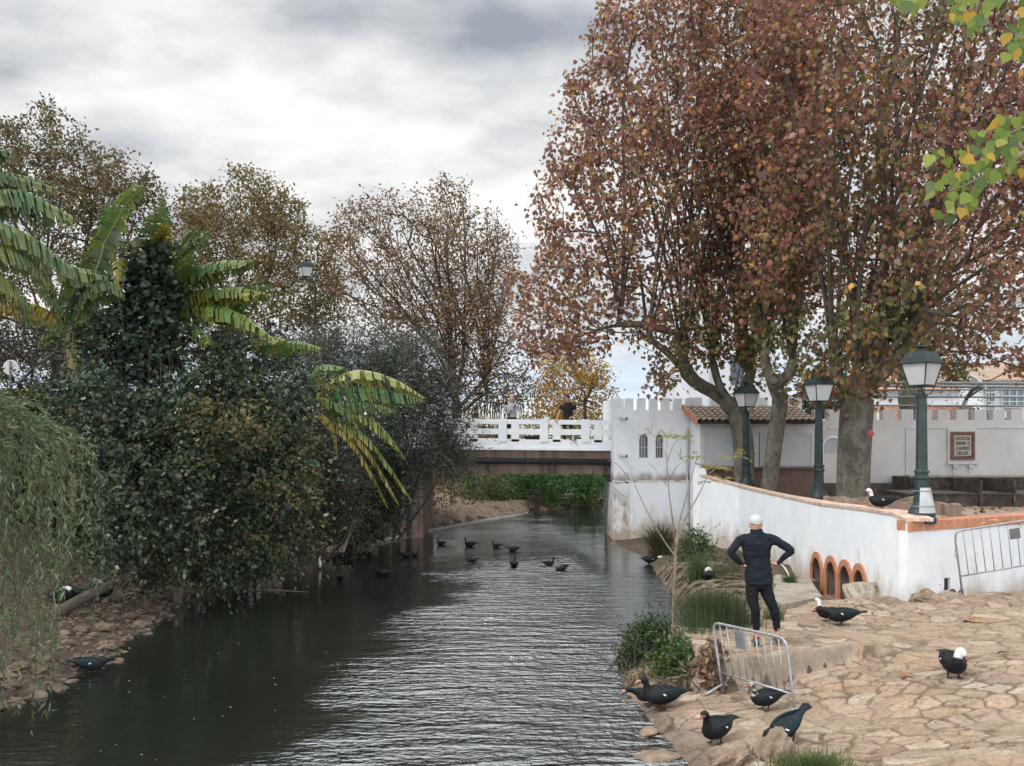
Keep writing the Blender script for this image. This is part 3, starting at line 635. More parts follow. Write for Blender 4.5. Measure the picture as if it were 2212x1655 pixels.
q = MB(); px_ = (1484 - CU) / sT; q.tube([(px_, TY - .16, .3), (px_, TY - .16, 2.0), (px_ - .02, TY - .06, 2.2), (px_, TY - .06, 3.9)], .035, 8); q.build('drainpipe', M['white_metal'], ct)
q = MB()
for a, c in (((1319, 1048), (1352, 1075)), ((1318, 1056), (1350, 1083)), ((1322, 1040), (1350, 1042))):
    p = P(*a, sT * 1.012); r = P(*c, sT * 1.012); q.tube([p, r], .035, 8)
q.build('pipe_elbow', M['white_metal'], ct)
# taller white tower behind, half hidden by the plane trees
tt = thing('white_tower', 'tall plain white tower rising behind the plane tree trunks and the gatehouse', 'tower', (0, 41, 0)); s_ = F / 41
xa, xb = (1470 - CU) / s_, (1672 - CU) / s_
q = MB(); q.box(xa, xb, 41, 46, 0, 10.2); q.build('wall', M['plaster'], tt)
q = MB(); q.box(xa + 1.15, xa + 1.25, 40.93, 40.998, 2, 9.6); q.build('drainpipe', M['white_metal'], tt)
q = MB(); q.box(xa + 2.0, xa + 2.5, 40.97, 41.01, 5.7, 6.9); q.build('window', M['window_grey'], tt)
q = MB(); x = xa; q.box(xa - .05, xb + .05, 40.95, 46.05, 10.2, 10.35)
while x < xb - .1: q.box(x, min(x + .5, xb), 41, 41.4, 10.35, 10.85); x += .85
q.build('battlement', M['plaster'], tt)
# link wall behind the kiosk
lw = thing('crenellated_wall', 'white crenellated wall running behind the tiled kiosk roof', 'wall', (txr, TY, 0)); KX0, KX1 = (1512 - CU) / 66., (1757 - CU) / 66.
q = MB(); q.box(txr + .003, KX1 + .25, TY + .35, TY + .75, 1.0, 4.52); q.build('wall', M['plaster'], lw)
q = MB(); merlons(q, txr + .003, KX1 + .25, TY + .35, TY + .75, 4.52, 4.98, .46, .30, .02); q.build('battlement', M['plaster'], lw)
# ================================================================ KIOSK
KY = F / 66.
kk = thing('kiosk', 'closed white kiosk with tiled lean-to roof, grey shutters and brown base', 'kiosk', (KX0, KY, 1.45))
q = MB(); q.box(KX0, KX1, KY, TY + .3, 2.62, 4.10); q.build('wall', M['plaster_grey_shaded'], kk)
q = MB(); q.box(KX0 - .03, KX0, KY - .02, TY - .2, 1.3, 4.2); q.build('side_wall', M['plaster'], kk)
for xa, xb, lb in (((1520 - CU) / 66, (1618 - CU) / 66, 0), ((1642 - CU) / 66, (1751 - CU) / 66, 1)):
    q = MB(); q.box(xa, xb, KY - .05, KY - .003, 2.66, 3.72); sh = q.build('shutter', M['shutter'], kk)
    q = MB(); q.box(xa - .03, xa, KY - .07, KY - .003, 2.63, 3.76); q.box(xb, xb + .03, KY - .07, KY - .003, 2.63, 3.76); q.box(xa, xb, KY - .068, KY - .004, 3.72, 3.757); q.build('frame', M['plaster_grey_shaded'], sh)
q = MB(); q.box((1622 - CU) / 66, (1638 - CU) / 66, KY - .04, KY - .003, 2.62, 3.75); q.build('door', M['plaster_grey_shaded'], kk)
q = MB(); q.box((1627 - CU) / 66, (1629.5 - CU) / 66, KY - .06, KY - .04, 3.02, 3.08); q.build('lock', M['dark'], kk)
q = MB(); q.box(KX0, KX1, KY - .02, TY, 1.30, 2.56); q.build('base', M['brown_clad'], kk)
q = MB(); q.box(KX0 - .02, KX1 + .02, KY - .16, KY + .3, 2.56, 2.62); q.build('counter', M['brown_clad'], kk)
q = MB(); e0 = (KX0 - .22, KY - .55, 4.02); 
q.hexa([(KX0 - .20, KY - .52, 4.02), (KX1 + .1, KY - .52, 4.02), (KX1 + .1, TY + .34, 4.55), (KX0 - .2, TY + .34, 4.55), (KX0 - .20, KY - .52, 4.10), (KX1 + .1, KY - .52, 4.10), (KX1 + .1, TY + .34, 4.63), (KX0 - .2, TY + .34, 4.63)])
rf = q.build('roof', M['dark'], kk)
def tiles(name, parent, x0, x1, y0, z0, y1, z1, pitch, mt, rad=.09, seg=6, seed=1):
    q = MB(); rr = np.random.RandomState(seed); n_ = int((x1 - x0) / pitch); 
    for i in range(n_ + 1):
        x = x0 + i * pitch
        for j in range(seg):
            f0, f1 = j / seg, (j + 1.12) / seg
            a = Vector((x + rr.uniform(-.01, .01), y0 + (y1 - y0) * f0, z0 + (z1 - z0) * f0 + .035)); c = Vector((x, y0 + (y1 - y0) * min(f1, 1), z0 + (z1 - z0) * min(f1, 1) + .008))
            vs = []; 
            for p, r in ((a, rad), (c, rad * .82)):
                for k in range(7): th = math.pi * k / 6; vs.append((p.x + r * math.cos(th), p.y, p.z + r * .85 * math.sin(th)))
                for k in range(7): th = math.pi * (6 - k) / 6; vs.append((p.x + (r - .018) * math.cos(th), p.y, p.z + (r - .018) * .85 * math.sin(th)))
            q.add(vs, [(k, (k + 1) % 14, 14 + (k + 1) % 14, 14 + k) for k in range(14)] + [tuple(range(13, -1, -1)), tuple(range(14, 28))])
    return q.build(name, mt, parent)
tiles('roof_tiles', kk, KX0 - .1, KX1 + .02, KY - .58, 4.10, TY + .3, 4.63, .205, M['roof_tile'], .088, 6)
q = MB(); q.hexa([(KX0 - .25, KY - .56, 3.98), (KX0 - .195, KY - .56, 3.98), (KX0 - .195, TY + .3, 4.52), (KX0 - .25, TY + .3, 4.52), (KX0 - .25, KY - .56, 4.20), (KX0 - .195, KY - .56, 4.20), (KX0 - .195, TY + .3, 4.74), (KX0 - .25, TY + .3, 4.74)]); q.build('fascia', M['terracotta'], kk)

# ================================================================ LONG COURTYARD WALL, PLAQUE, STEPPED PLANTERS
WY = F / 64.; sW = 64.
x0, x1 = (1757 - CU) / sW + .02, 26.0
cw = thing('courtyard_wall', 'long grey-white crenellated wall with shallow panels behind the stone steps', 'wall', (x0, WY, 1.5))
zc = CZ - (907 - HV) / sW; zt = CZ - (884.5 - HV) / sW
q = MB(); q.box(x0, x1, WY, WY + .35, 1.0, zc); q.build('wall', M['plaster_grey_shaded'], cw)
q = MB(); st = ((1757 - CU) / sW + .11); 
x = (1880 - CU) / sW - .84 * 3 + .66 
for k in range(40):
    xa = (1950 + 2.4 + k * 36.0 * .56 * 1.0 - 0) 
k0 = (2013 + .0 - CU) / sW
per = 39.6 / sW; gw = 13.6 / sW
x = (1893 - CU) / sW - per * 4 + gw
while x < x1:
    if x > x0 - .3: q.box(max(x, x0), min(x + per - gw, x1), WY, WY + .35, zc, zt)
    x += per
q.build('battlement', M['plaster_grey_shaded'], cw)
q = MB()
def pframe(xa, xb, za, zb, w=.035, d=.022):
    q.box(xa, xb, WY - d, WY - .002, zb - w, zb); q.box(xa, xa + w, WY - d, WY - .002, za, zb - w)
pframe((1952 + 180 * 0 - CU) / sW + .55 - .5, (2430 - CU) / sW, 2.25, CZ - (923 - HV) / sW)
q.box((1785 - CU) / sW, (1843 - CU) / sW, WY - .02, WY - .002, CZ - (925 - HV) / sW, CZ - (922.5 - HV) / sW)
q.build('panel_moulding', M['plaster_grey_shaded'], cw)
# arched relief left of the plane trunk
q = MB(); cx_ = (1797 - CU) / sW; zb = CZ - (965 - HV) / sW
pts = [(cx_ + .33 * math.cos(math.pi * k / 12), WY - .03, zb + .33 * math.sin(math.pi * k / 12)) for k in range(13)]
q.tube([(cx_ + .33, WY - .03, 2.3)] + pts + [(cx_ - .33, WY - .03, 2.3)], .035, 6); 
for k in range(3): q.tube([(cx_ - .36 + .25 * k, WY - .02, zb + .62 + .03 * (k % 2)), (cx_ - .2 + .25 * k, WY - .02, zb + .58 + .05 * (k % 2))], .015, 5)
q.build('arch_moulding', M['plaster'], cw)
q = MB(); q.box(cx_ - .28, cx_ + .28, WY - .012, WY - .003, zb - .2, zb + .22); q.build('arch_panel', M['shutter'], cw)
# plaque
pl = thing('wall_plaque', 'wooden framed plaque with four dark lines of lettering hung on the courtyard wall', 'plaque', ((2077 - CU) / sW, WY, 2.9))
def pw(u, v): p = P(u, v, sW); return p.x, p.z
xa, zb = pw(2045, 1000.5); xb, zt_ = pw(2109, 925)
xa2, zb2 = pw(2051, 993.5); xb2, zt2 = pw(2103, 932.5)
q = MB(); q.box(xa, xb, WY - .045, WY - .003, zb, zt_); q.box(xa - .03, xb + .03, WY - .07, WY - .003, zb - .04, zb - .002)
for u in (2056, 2090): x, z = pw(u, 1004); q.box(x, x + .17, WY - .09, WY - .003, z - .10, z); q.box(x + .01, x + .16, WY - .03, WY - .004, z - .55, z - .10)
q.build('surround', M['plaster_grey_shaded'], pl)
q = MB(); fw = .075
q.box(xa2, xb2, WY - .085, WY - .045, zt2 - fw, zt2); q.box(xa2, xb2, WY - .085, WY - .045, zb2, zb2 + fw); q.box(xa2, xa2 + fw, WY - .085, WY - .045, zb2 + fw, zt2 - fw); q.box(xb2 - fw, xb2, WY - .085, WY - .045, zb2 + fw, zt2 - fw)
M['wood_frame'] = mat('red_brown_wood', (.12, .045, .030), (.19, .075, .05), scale=8, rough=.6); q.build('frame', M['wood_frame'], pl)
q = MB(); q.box(xa2 + fw, xb2 - fw, WY - .055, WY - .044, zb2 + fw, zt2 - fw); q.build('backing', M['brown_clad'], pl)
q = MB(); ax, bx_ = xa2 + fw + .04, xb2 - fw - .04; az, bz = zb2 + fw + .05, zt2 - fw - .04; rr = np.random.RandomState(2)
ring = [(ax + (bx_ - ax) * t + rr.uniform(-.01, .01), az + rr.uniform(-.01, .015)) for t in np.linspace(0, 1, 8)] + [(bx_ + rr.uniform(-.012, .012), az + (bz - az) * t) for t in np.linspace(.1, .9, 7)] + [(bx_ - (bx_ - ax) * t, bz + rr.uniform(-.012, .012)) for t in np.linspace(0, 1, 8)] + [(ax + rr.uniform(-.012, .012), bz - (bz - az) * t) for t in np.linspace(.1, .9, 7)]
m_ = len(ring); q.add([(x, WY - .066, z) for x, z in ring] + [(x, WY - .056, z) for x, z in ring], [tuple(range(m_))] + [(k, m_ + k, m_ + (k + 1) % m_, (k + 1) % m_) for k in range(m_)])
M['parchment'] = mat('parchment', (.30, .29, .24), (.38, .37, .31), scale=8, rough=.7); q.build('panel', M['parchment'], pl)
q = MB(); rows_ = 4
for r_ in range(rows_ + 1):
    small = r_ == rows_; hh = .042 if small else .11; z = bz - .06 - (hh if not small else 0) - r_ * .165 - (.03 if small else 0); x = ax + .05 + (.3 if small else rr.uniform(0, .02)); end = bx_ - .05
    while x < end - .03:
        w_ = rr.uniform(.022, .036) * (.6 if small else 1); k = rr.randint(4)
        if rr.rand() > .14:
            q.box(x, x + w_ * .33, WY - .071, WY - .0662, z, z + hh)
            if k != 1: q.box(x + w_ * .33, x + w_, WY - .0705, WY - .0662, z + hh * .82, z + hh)
            if k != 2: q.box(x + w_ * .33, x + w_, WY - .0705, WY - .0662, z, z + hh * .16)
            if k >= 2: q.box(x + w_ * .7, x + w_, WY - .0715, WY - .0663, z + hh * .16, z + hh * .82)
        x += w_ + .013
q.build('lettering', M['dark'], pl)
# stepped masonry planters
sp_ = thing('stone_steps', 'two broad tiers of dark stained masonry along the foot of the courtyard wall', 'steps', ((1950 - CU) / 66, WY, 1.5))
xa = (1952 - CU) / 66
t1 = MB(); t1.box(xa, 26, F / 67., WY - .003, 1.3, CZ - (1030 - HV) / 66.); t1.build('upper_tier', M['stone_dark'], sp_)
t1 = MB(); t1.box(xa - .04, 26, F / 67. - .06, F / 67. + .4, CZ - (1030 - HV) / 66. + .0, CZ - (1030 - HV) / 66. + .06); t1.build('upper_slab', M['concrete'], sp_)
xa2_ = (1955 - CU) / 71
t1 = MB(); t1.box(xa2_, 26, F / 71.5, F / 67. - .003, 1.3, 1.86); t1.build('lower_tier', M['stone_dark'], sp_)
t1 = MB(); t1.box(xa2_ - .03, 26, F / 71.5 - .05, F / 67. - .06, 1.86, 1.90); t1.build('lower_slab', M['stone_dark'], sp_)
for u0, u1 in ((1965, 1983), (2163, 2184)):
    t1 = MB(); t1.box((u0 - CU) / 67., (u1 - CU) / 67., F / 67. - .012, F / 67. - .001, 1.97, 2.12); t1.build('vent_hole', M['dark'], sp_)

t1 = MB()
for u in (2092, 2163): t1.box((u - CU) / 70, (u - CU) / 70 + .07, F / 71.5 - .10, F / 67. - .004, 1.5, 2.30)
t1.build('masonry_pier', M['stone_dark'], sp_)
t1 = MB(); t1.box((1775 - CU) / 66, (1952 - CU) / 66, WY - .5, WY - .003, 1.3, 2.05); t1.build('planter_back', M['stone_dark'], sp_)
# curved stone rims round the lamp and tree
def rim(name, label, cx, cy, r, z0, z1, a0, a1, mt, sx=1.):
    q = MB(); vs = []; n_ = 18
    for k in range(n_ + 1):
        a = a0 + (a1 - a0) * k / n_; zj = .03 * math.sin(k * 2.1)
        for rr_, zz_ in ((r, z0), (r + .16, z0), (r + .16, z1 + zj), (r, z1 + zj)): vs.append((cx + rr_ * sx * math.cos(a), cy + rr_ * math.sin(a), zz_))
    fs = [(k * 4 + j, k * 4 + (j + 1) % 4, k * 4 + 4 + (j + 1) % 4, k * 4 + 4 + j) for k in range(n_) for j in range(4)] + [(3, 2, 1, 0), (n_ * 4, n_ * 4 + 1, n_ * 4 + 2, n_ * 4 + 3)]
    q.add(vs, fs); me = q.mesh(name); bm = bmesh.new(); bm.from_mesh(me); bmesh.ops.recalc_face_normals(bm, faces=bm.faces); bm.to_mesh(me); bm.free()
    o = link(name, me, mt); tagp(o, label, 'planter')
c = P(1850, 1082, 86); rim('tree_surround', 'low curved stone rim round the foot of the thick plane trunk', c.x + .3, c.y, 1.15, 1.7, 2.14, math.pi, 2 * math.pi, M['rock'])
c = P(1995, 1100, 108); rim('lamp_surround', 'low curved red-brown kerb behind the nearest lamp post', c.x, c.y + .5, .75, 1.9, 2.22, -.2, math.pi + .4, M['concrete_brown'])

# ================================================================ BRIDGE
BY = 36.2; sB = F / BY
bx0, bx1 = -14.0, (1322 - CU) / sB
br = thing('road_bridge', 'white parapeted road bridge on brown concrete beams crossing the river', 'bridge', ((935 - CU) / sB, BY, 0))
bz = lambda v: CZ - (v - HV) / sB
def tilt(x): return (x - bx1) * -.009      # the deck climbs a little to the left
def tbox(mb, xa, xb, ya, yb, za, zb, ta=None):
    if xb - xa > 3:
        n_ = int((xb - xa) / 2) + 1
    else: n_ = 1
    ta_, tb_ = tilt(xa), tilt(xb)
    mb.hexa([(xa, ya, za + ta_), (xb, ya, za + tb_), (xb, yb, za + tb_), (xa, yb, za + ta_), (xa, ya, zb + ta_), (xb, ya, zb + tb_), (xb, yb, zb + tb_), (xa, yb, zb + ta_)])
q = MB(); tbox(q, bx0, bx1, BY + .30, BY + 5.2, bz(968), bz(957)); q.build('deck', M['concrete'], br)
def parapet(y0, y1, nm):
    q = MB()
    ztop, zlow = bz(907.8), bz(957)
    tbox(q, bx0, bx1, y0 - .03, y1 + .03, bz(974) if y0 < BY + 2 else bz(966), bz(968)); tbox(q, bx0, bx1, y0, y1, bz(968), bz(957))   # skirt with ledge
    z1, z2, z3, z4 = bz(917), bz(927.5), bz(938), bz(947)
    tbox(q, bx0, bx1, y0, y1, bz(918), ztop); tbox(q, bx0, bx1, y0 + .01, y1 - .01, bz(940.5), bz(928)); tbox(q, bx0, bx1, y0 + .004, y1 - .004, bz(957), bz(951))
    xx = bx1; per = 89.5 / sB; k = 0
    # wide posts and short panels, read from the photograph
    us = [1325 - 0]
    xs_ = []
    for base in range(0, 14):
        c = 1264 - 89.5 * base
        xs_.append((c - 9, c + 9, 1)); xs_.append((c + 19, c + 36, 0))
    for u0, u1, post in xs_:
        a = (u0 - CU) / sB; b_ = (u1 - CU) / sB
        if b_ < bx0 or a > bx1: continue
        e = .03 if post else -.004
        tbox(q, max(a, bx0), min(b_, bx1), y0 - e, y1 + e, bz(956), bz(909) + (.04 if post else -.005))
    q.build(nm, M['bridge_white'], br)
parapet(BY, BY + .16, 'parapet'); q = MB(); tbox(q, bx0, bx1, BY + 5.1, BY + 5.26, bz(968), bz(950)); q.build('rear_kerb', M['bridge_white'], br)
q = MB(); tbox(q, bx0, bx1, BY + .12, BY + .5, bz(1025), bz(974) - .004); tbox(q, bx0, bx1, BY + 1.8, BY + 2.2, bz(1025), bz(968)); tbox(q, bx0, bx1, BY + 4.6, BY + 5.1, bz(1025), bz(968)); q.build('beam', M['concrete_brown'], br)
q = MB(); q.tube([(bx0, BY - .05, bz(995) + tilt(bx0)), (bx1, BY - .05, bz(998))], .11, 12); q.build('service_pipe', M['dark_pipe'], br, smooth=True)
for u in (1055, 1187, 1307): q = MB(); x = (u - CU) / sB; q.box(x - .04, x + .04, BY - .02, BY + .118, bz(1024) + tilt(x), bz(992) + tilt(x)); q.build('pipe_bracket', M['dark_pipe'], br)
sA = F / 36.8
ax0, ax1 = (868 - CU) / sA, (916 - CU) / sA
q = MB(); q.box(ax0, ax1, 36.3, 41.2, -.6, bz(1025) + .08); q.box(-9.0, ax0 - .003, 36.45, 41.2, -.6, bz(1025) + .08); q.build('abutment', M['concrete_brown'], br)
q = MB(); 
for u in (820, 850, 880): x = (u - CU) / sA; q.box(x, x + .16, 36.25, 36.296 if u > 868 else 36.446, .05, 2.2)
q.build('stain_strip', M['dark_pipe'], br)
# low concrete kerb running from the abutment along the far waterline
kb = MB(); pts = [PZ(u, v, .06) for u, v in ((780, 1182), (830, 1166), (920, 1146), (1010, 1130), (1100, 1115), (1150, 1107))]
for a, c in zip(pts[:-1], pts[1:]):
    kb.hexa([(a.x - .06, a.y, -.3), (a.x + .06, a.y, -.3), (c.x + .06, c.y, -.3), (c.x - .06, c.y, -.3), (a.x - .06, a.y, .09), (a.x + .06, a.y, .09), (c.x + .06, c.y, .09), (c.x - .06, c.y, .09)])
M['kerb'] = mat('pale_concrete', (.34, .33, .31), (.46, .45, .42), scale=4, rough=.8)
tagp(kb.build('concrete_kerb', M['kerb']), 'thin pale concrete kerb along the far waterline running under the bridge', 'kerb')

# ================================================================ HOUSES AND PERGOLA BEHIND THE COURTYARD
def wbox(mb, u0, u1, v0, v1, s, depth, mi=0):
    p = P(u0, v1, s); r = P(u1, v0, s); mb.box(p.x, r.x, p.y, p.y + depth, p.z, r.z, mi)
hs = thing('white_house', 'white house with brown tiled hip roof behind the pergola at the right edge', 'house', P(2140, 950, 38)); s_ = 38.
q = MB(); wbox(q, 2082, 2330, 822, 985, s_, 8); q.build('wall', M['plaster'], hs)
q = MB(); a = P(2078, 824, s_); c = P(2340, 824, s_); rz_ = CZ - (775 - HV) / s_
q.add([(a.x, a.y - .4, a.z), (c.x, c.y - .4, c.z), (c.x - 1.5, a.y + 4, rz_ + .0), (a.x + .9, a.y + 4, rz_), (a.x, a.y + 8.4, a.z), (c.x, a.y + 8.4, a.z)], [(0, 1, 2, 3), (4, 3, 2, 5), (0, 3, 4), (1, 5, 2), (0, 4, 5, 1)]); rf = q.build('roof', M['roof_tile'], hs)
q = MB(); 
for k in range(30):
    x = a.x + .3 + k * .22; f = min(1., max(.12, (x - a.x) / .9)) * .98; q.tube([(x, a.y - .42, a.z + .03), (x, a.y - .4 + 4.4 * f, a.z + (rz_ - a.z) * f + .03)], .07, 5, cap=True)
q.build('roof_ridges', M['roof_tile'], rf)
for u0, u1, v0, v1 in ((2129, 2148, 838, 868), (2129, 2148, 874, 905), (2164, 2211, 842, 880)):
    q = MB(); wbox(q, u0, u1, v0, v1, s_ * 1.003, .05); w_ = q.build('window', M['window_grey'], hs)
    q = MB(); p = P(u0, v1, s_ * 1.005); r = P(u1, v0, s_ * 1.005)
    for k in (0, .333, .667, 1): x = p.x + (r.x - p.x) * k; q.box(x - .02, x + .02, p.y - .03, p.y + .0, p.z, r.z)
    for k in (0, .33, .66, 1): z = p.z + (r.z - p.z) * k; q.box(p.x - .02, r.x + .02, p.y - .034, p.y - .004, z - .02, z + .02)
    q.build('frame', M['white_metal'], w_)
h2 = thing('white_house', 'long low white house with an orange tiled lean-to seen between the merlons', 'house', P(2000, 950, 42)); s_ = 42.
q = MB(); wbox(q, 1893, 2072, 842, 985, s_, 7); q.build('wall', M['plaster'], h2)
q = MB(); a = P(1880, 842, s_); c = P(2072, 842, s_); q.add([(a.x, a.y - .3, a.z), (c.x, a.y - .3, a.z), (c.x, a.y + 4, a.z + .9), (a.x, a.y + 4, a.z + .9), (a.x, a.y + 7.5, a.z), (c.x, a.y + 7.5, a.z)], [(0, 1, 2, 3), (3, 2, 5, 4), (0, 3, 4), (1, 5, 2), (0, 4, 5, 1)]); q.build('roof', M['roof_red'], h2)
q = MB(); wbox(q, 1975, 2000, 858, 890, s_ * 1.004, .06); q.build('window', M['window_grey'], h2)
p0 = P(1890, 898, 47); p1 = P(2110, 877, 46)
le = tiles('lean_to_tiles', h2, p0.x, P(2098, 880, 47).x, p0.y - 1.6, CZ - (912 - HV) / 49, p0.y, CZ - (880 - HV) / 47, .24, M['roof_red'], .105, 7, 3)
# pergola
pg = thing('pergola', 'grey metal pipe pergola standing over the courtyard behind the crenellated wall', 'pergola', P(2075, 905, 57))
q = MB()
for (u0, v0, s0), (u1, v1, s1) in (((1890, 827, 62), (2330, 829, 62)), ((1889, 833, 58), (2330, 838, 58)), ((1885, 842, 56), (2330, 842, 54)), ((1880, 857, 55), (2330, 859, 55)), ((1880, 876, 57), (2330, 878, 57))):
    q.tube([P(u0, v0, s0), P(u1, v1, s1)], .055 if v0 < 840 else .035, 8)
q.build('rails', M['steel_dark'], pg)
q = MB(); base = P(2077, 912, 57); 
q.tube([(base.x, base.y, 1.5), base, P(2077, 882, 57), P(2086, 862, 57), P(2100, 842, 58), P(2118, 832, 60)], .075, 8); q.tube([P(2086, 862, 57), P(2120, 838, 58)], .045, 8); q.build('post', M['steel_dark'], pg); q = MB(); q.tube([(21, base.y, 1.5), (21, base.y, 6.4)], .07, 8); q.build('post', M['steel_dark'], pg)
q = MB(); q.tube([P(2092, 810, 57), P(2112, 822, 57), P(2124, 832, 58), P(2128, 840, 58)], .07, 8); q.build('cable_duct', M['white_metal'], pg)
# ================================================================ VEGETATION HELPERS
def tmpl(kind):
    if kind == 'plane':
        a = [(0, 0), (.13, -.10), (.30, -.06), (.24, .14), (.52, .26), (.27, .40), (.30, .62), (.13, .58), (0, 1), (-.13, .58), (-.30, .62), (-.27, .40), (-.52, .26), (-.24, .14), (-.30, -.06), (-.13, -.10)]
    elif kind == 'maple': a = [(0, 0), (.32, -.03), (.50, .30), (.24, .44), (0, 1), (-.24, .44), (-.50, .30), (-.32, -.03)]
    elif kind == 'oval': a = [(0, 0), (.24, .22), (.27, .52), (0, 1), (-.27, .52), (-.24, .22)]
    elif kind == 'narrow': a = [(0, 0), (.10, .35), (0, 1), (-.10, .35)]
    elif kind == 'quad': a = [(0, 0), (.26, .45), (0, 1), (-.26, .45)]
    elif kind == 'heart': a = [(0, 0), (.22, -.07), (.44, .08), (.46, .34), (.24, .66), (0, 1), (-.24, .66), (-.46, .34), (-.44, .08), (-.22, -.07)]
    a = np.array(a, float); z = -.22 * np.abs(a[:, 0]) * 2 * .5 - .18 * (a[:, 1]) ** 2
    return np.column_stack([a, z])
def leaves(name, pos, dirs, size, kind, col, mt, parent, rng, flat=.0, jitter=.5):
    """one face per leaf; dirs = the way the midrib points (N,3)"""
    n = len(pos); T = tmpl(kind); k = len(T)
    d = dirs + rng.normal(0, jitter, (n, 3)); d /= np.linalg.norm(d, axis=1)[:, None] + 1e-9
    nn = rng.normal(0, 1, (n, 3)) + np.array([0, 0, flat]); nn -= d * (nn * d).sum(1)[:, None]; nn /= np.linalg.norm(nn, axis=1)[:, None] + 1e-9
    s = np.cross(d, nn); sz = size * rng.uniform(.65, 1.3, n)
    V = pos[:, None, :] + sz[:, None, None] * (T[None, :, 0, None] * s[:, None, :] + T[None, :, 1, None] * d[:, None, :] + T[None, :, 2, None] * nn[:, None, :])
    C = np.repeat(col, k, axis=0)
    me = npmesh(name, V.reshape(-1, 3), np.full(n, k), np.arange(n * k), C)
    return link(name, me, mt, parent)
def pick(pal, n, rng, w=None, var=.18):
    pal = np.array(pal, float); i = rng.choice(len(pal), n, p=w); return pal[i] * rng.uniform(1 - var, 1 + var, (n, 1))
def inpoly(poly, x, y):
    c = np.zeros(len(x), bool); j = len(poly) - 1
    for i in range(len(poly)):
        xi, yi = poly[i]; xj, yj = poly[j]
        k = ((yi > y) != (yj > y)) & (x < (xj - xi) * (y - yi) / (yj - yi + 1e-12) + xi); c ^= k; j = i
    return c
def hull(poly, s, depth, n, rng, dmax=None, y_off=0, bias=0.6):
    P_ = np.array(poly, float); lo = P_.min(0); hi = P_.max(0); out = []; tot = 0
    while tot < n:
        q = rng.uniform(lo, hi, (n * 2, 2)); q = q[inpoly(poly, q[:, 0], q[:, 1])]
        d = np.full(len(q), 1e9)
        for i in range(len(P_)):
            a = P_[i - 1]; b_ = P_[i]; ab = b_ - a; t = np.clip(((q - a) @ ab) / (ab @ ab), 0, 1); d = np.minimum(d, np.linalg.norm(q - a - t[:, None] * ab, axis=1))
        out.append(np.column_stack([q, d])); tot += len(q)
    q = np.vstack(out)[:n]; dm = dmax or q[:, 2].max(); t = np.minimum(q[:, 2] / dm, 1); th = depth * np.sqrt(1 - (1 - t) ** 2)
    r = rng.uniform(-1, 1, n); r = np.sign(r) * np.abs(r) ** bias
    Y0 = F / s; x = (q[:, 0] - CU) / s; z = CZ - (q[:, 1] - HV) / s
    return np.column_stack([x, Y0 + th * r + y_off, z]), t
def grow(chains, attr, rng, step=.45, curve=.35, upb=.0):
    """skeleton: given trunk/limb polylines [(pts)], then every attractor joined to the nearest node"""
    nodes = []; par = []; dr = []
    def addn(p, pa):
        nodes.append(np.array(p, float)); par.append(pa)
        d = nodes[-1] - nodes[pa] if pa >= 0 else np.array([0, 0, 1.]); dr.append(d / (np.linalg.norm(d) + 1e-9)); return len(nodes) - 1
    for ch in chains:
        pts = catmull(ch, max(3, int(sum(np.linalg.norm(np.array(tuple(ch[i + 1])) - np.array(tuple(ch[i]))) for i in range(len(ch) - 1)) / .3)))
        if not nodes: pa = -1
        else:
            d = np.linalg.norm(np.array(nodes) - pts[0], axis=1); pa = int(d.argmin()); pts = pts[1:]
        for p in pts: pa = addn(p, pa)
    nfix = len(nodes)
    root = nodes[-1] if len(chains) == 1 else np.mean([nodes[i] for i in range(nfix)], 0)
    base = np.array(nodes[0]); order = np.argsort(np.linalg.norm(attr - root, axis=1))
    cap = nfix + len(attr) * 12; NA = np.zeros((cap, 3)); ND = np.zeros((cap, 3)); NA[:nfix] = nodes; ND[:nfix] = dr; cnt = nfix
    tr_end = min(nfix - 1, 3); OK = np.ones(cap, bool); OK[:tr_end] = False
    for ai in order:
        a = attr[ai]; v = a - NA[:cnt]; L_ = np.linalg.norm(v, axis=1) + 1e-9; cs = (v * ND[:cnt]).sum(1) / L_
        cost = L_ * (1.5 - .7 * cs) + .55 * np.maximum(0, -v[:, 2]) + np.where(OK[:cnt], 0, 50); j = int(cost.argmin()); l = L_[j]
        m_ = max(1, min(10, int(round(l / step)))); p0 = NA[j].copy(); t0 = ND[j]; mid = p0 + t0 * l * curve + np.array([0, 0, upb]) * l
        pa = j
        for k in range(1, m_ + 1):
            t = k / m_; p = (1 - t) ** 2 * p0 + 2 * t * (1 - t) * mid + t * t * a + (rng.normal(0, .035 * min(l, 1.5), 3) if k < m_ else 0)
            par.append(pa); NA[cnt] = p; d = p - NA[pa]; ND[cnt] = d / (np.linalg.norm(d) + 1e-9); pa = cnt; cnt += 1
            if cnt >= cap - 2: break
        if cnt >= cap - 12: break
    return NA[:cnt], np.array(par[:cnt]), ND[:cnt], nfix
def radii(par, r0, rroot, p=2.3):
    n = len(par); acc = np.zeros(n); ch = np.zeros(n, int)
    for i in range(n - 1, -1, -1):
        if acc[i] == 0: acc[i] = 1.
        if par[i] >= 0: acc[par[i]] += acc[i]
    # leaves count based radius
    tot = acc[0]; q = math.log(rroot / r0) / math.log(max(tot, 2))
    return r0 * acc ** q
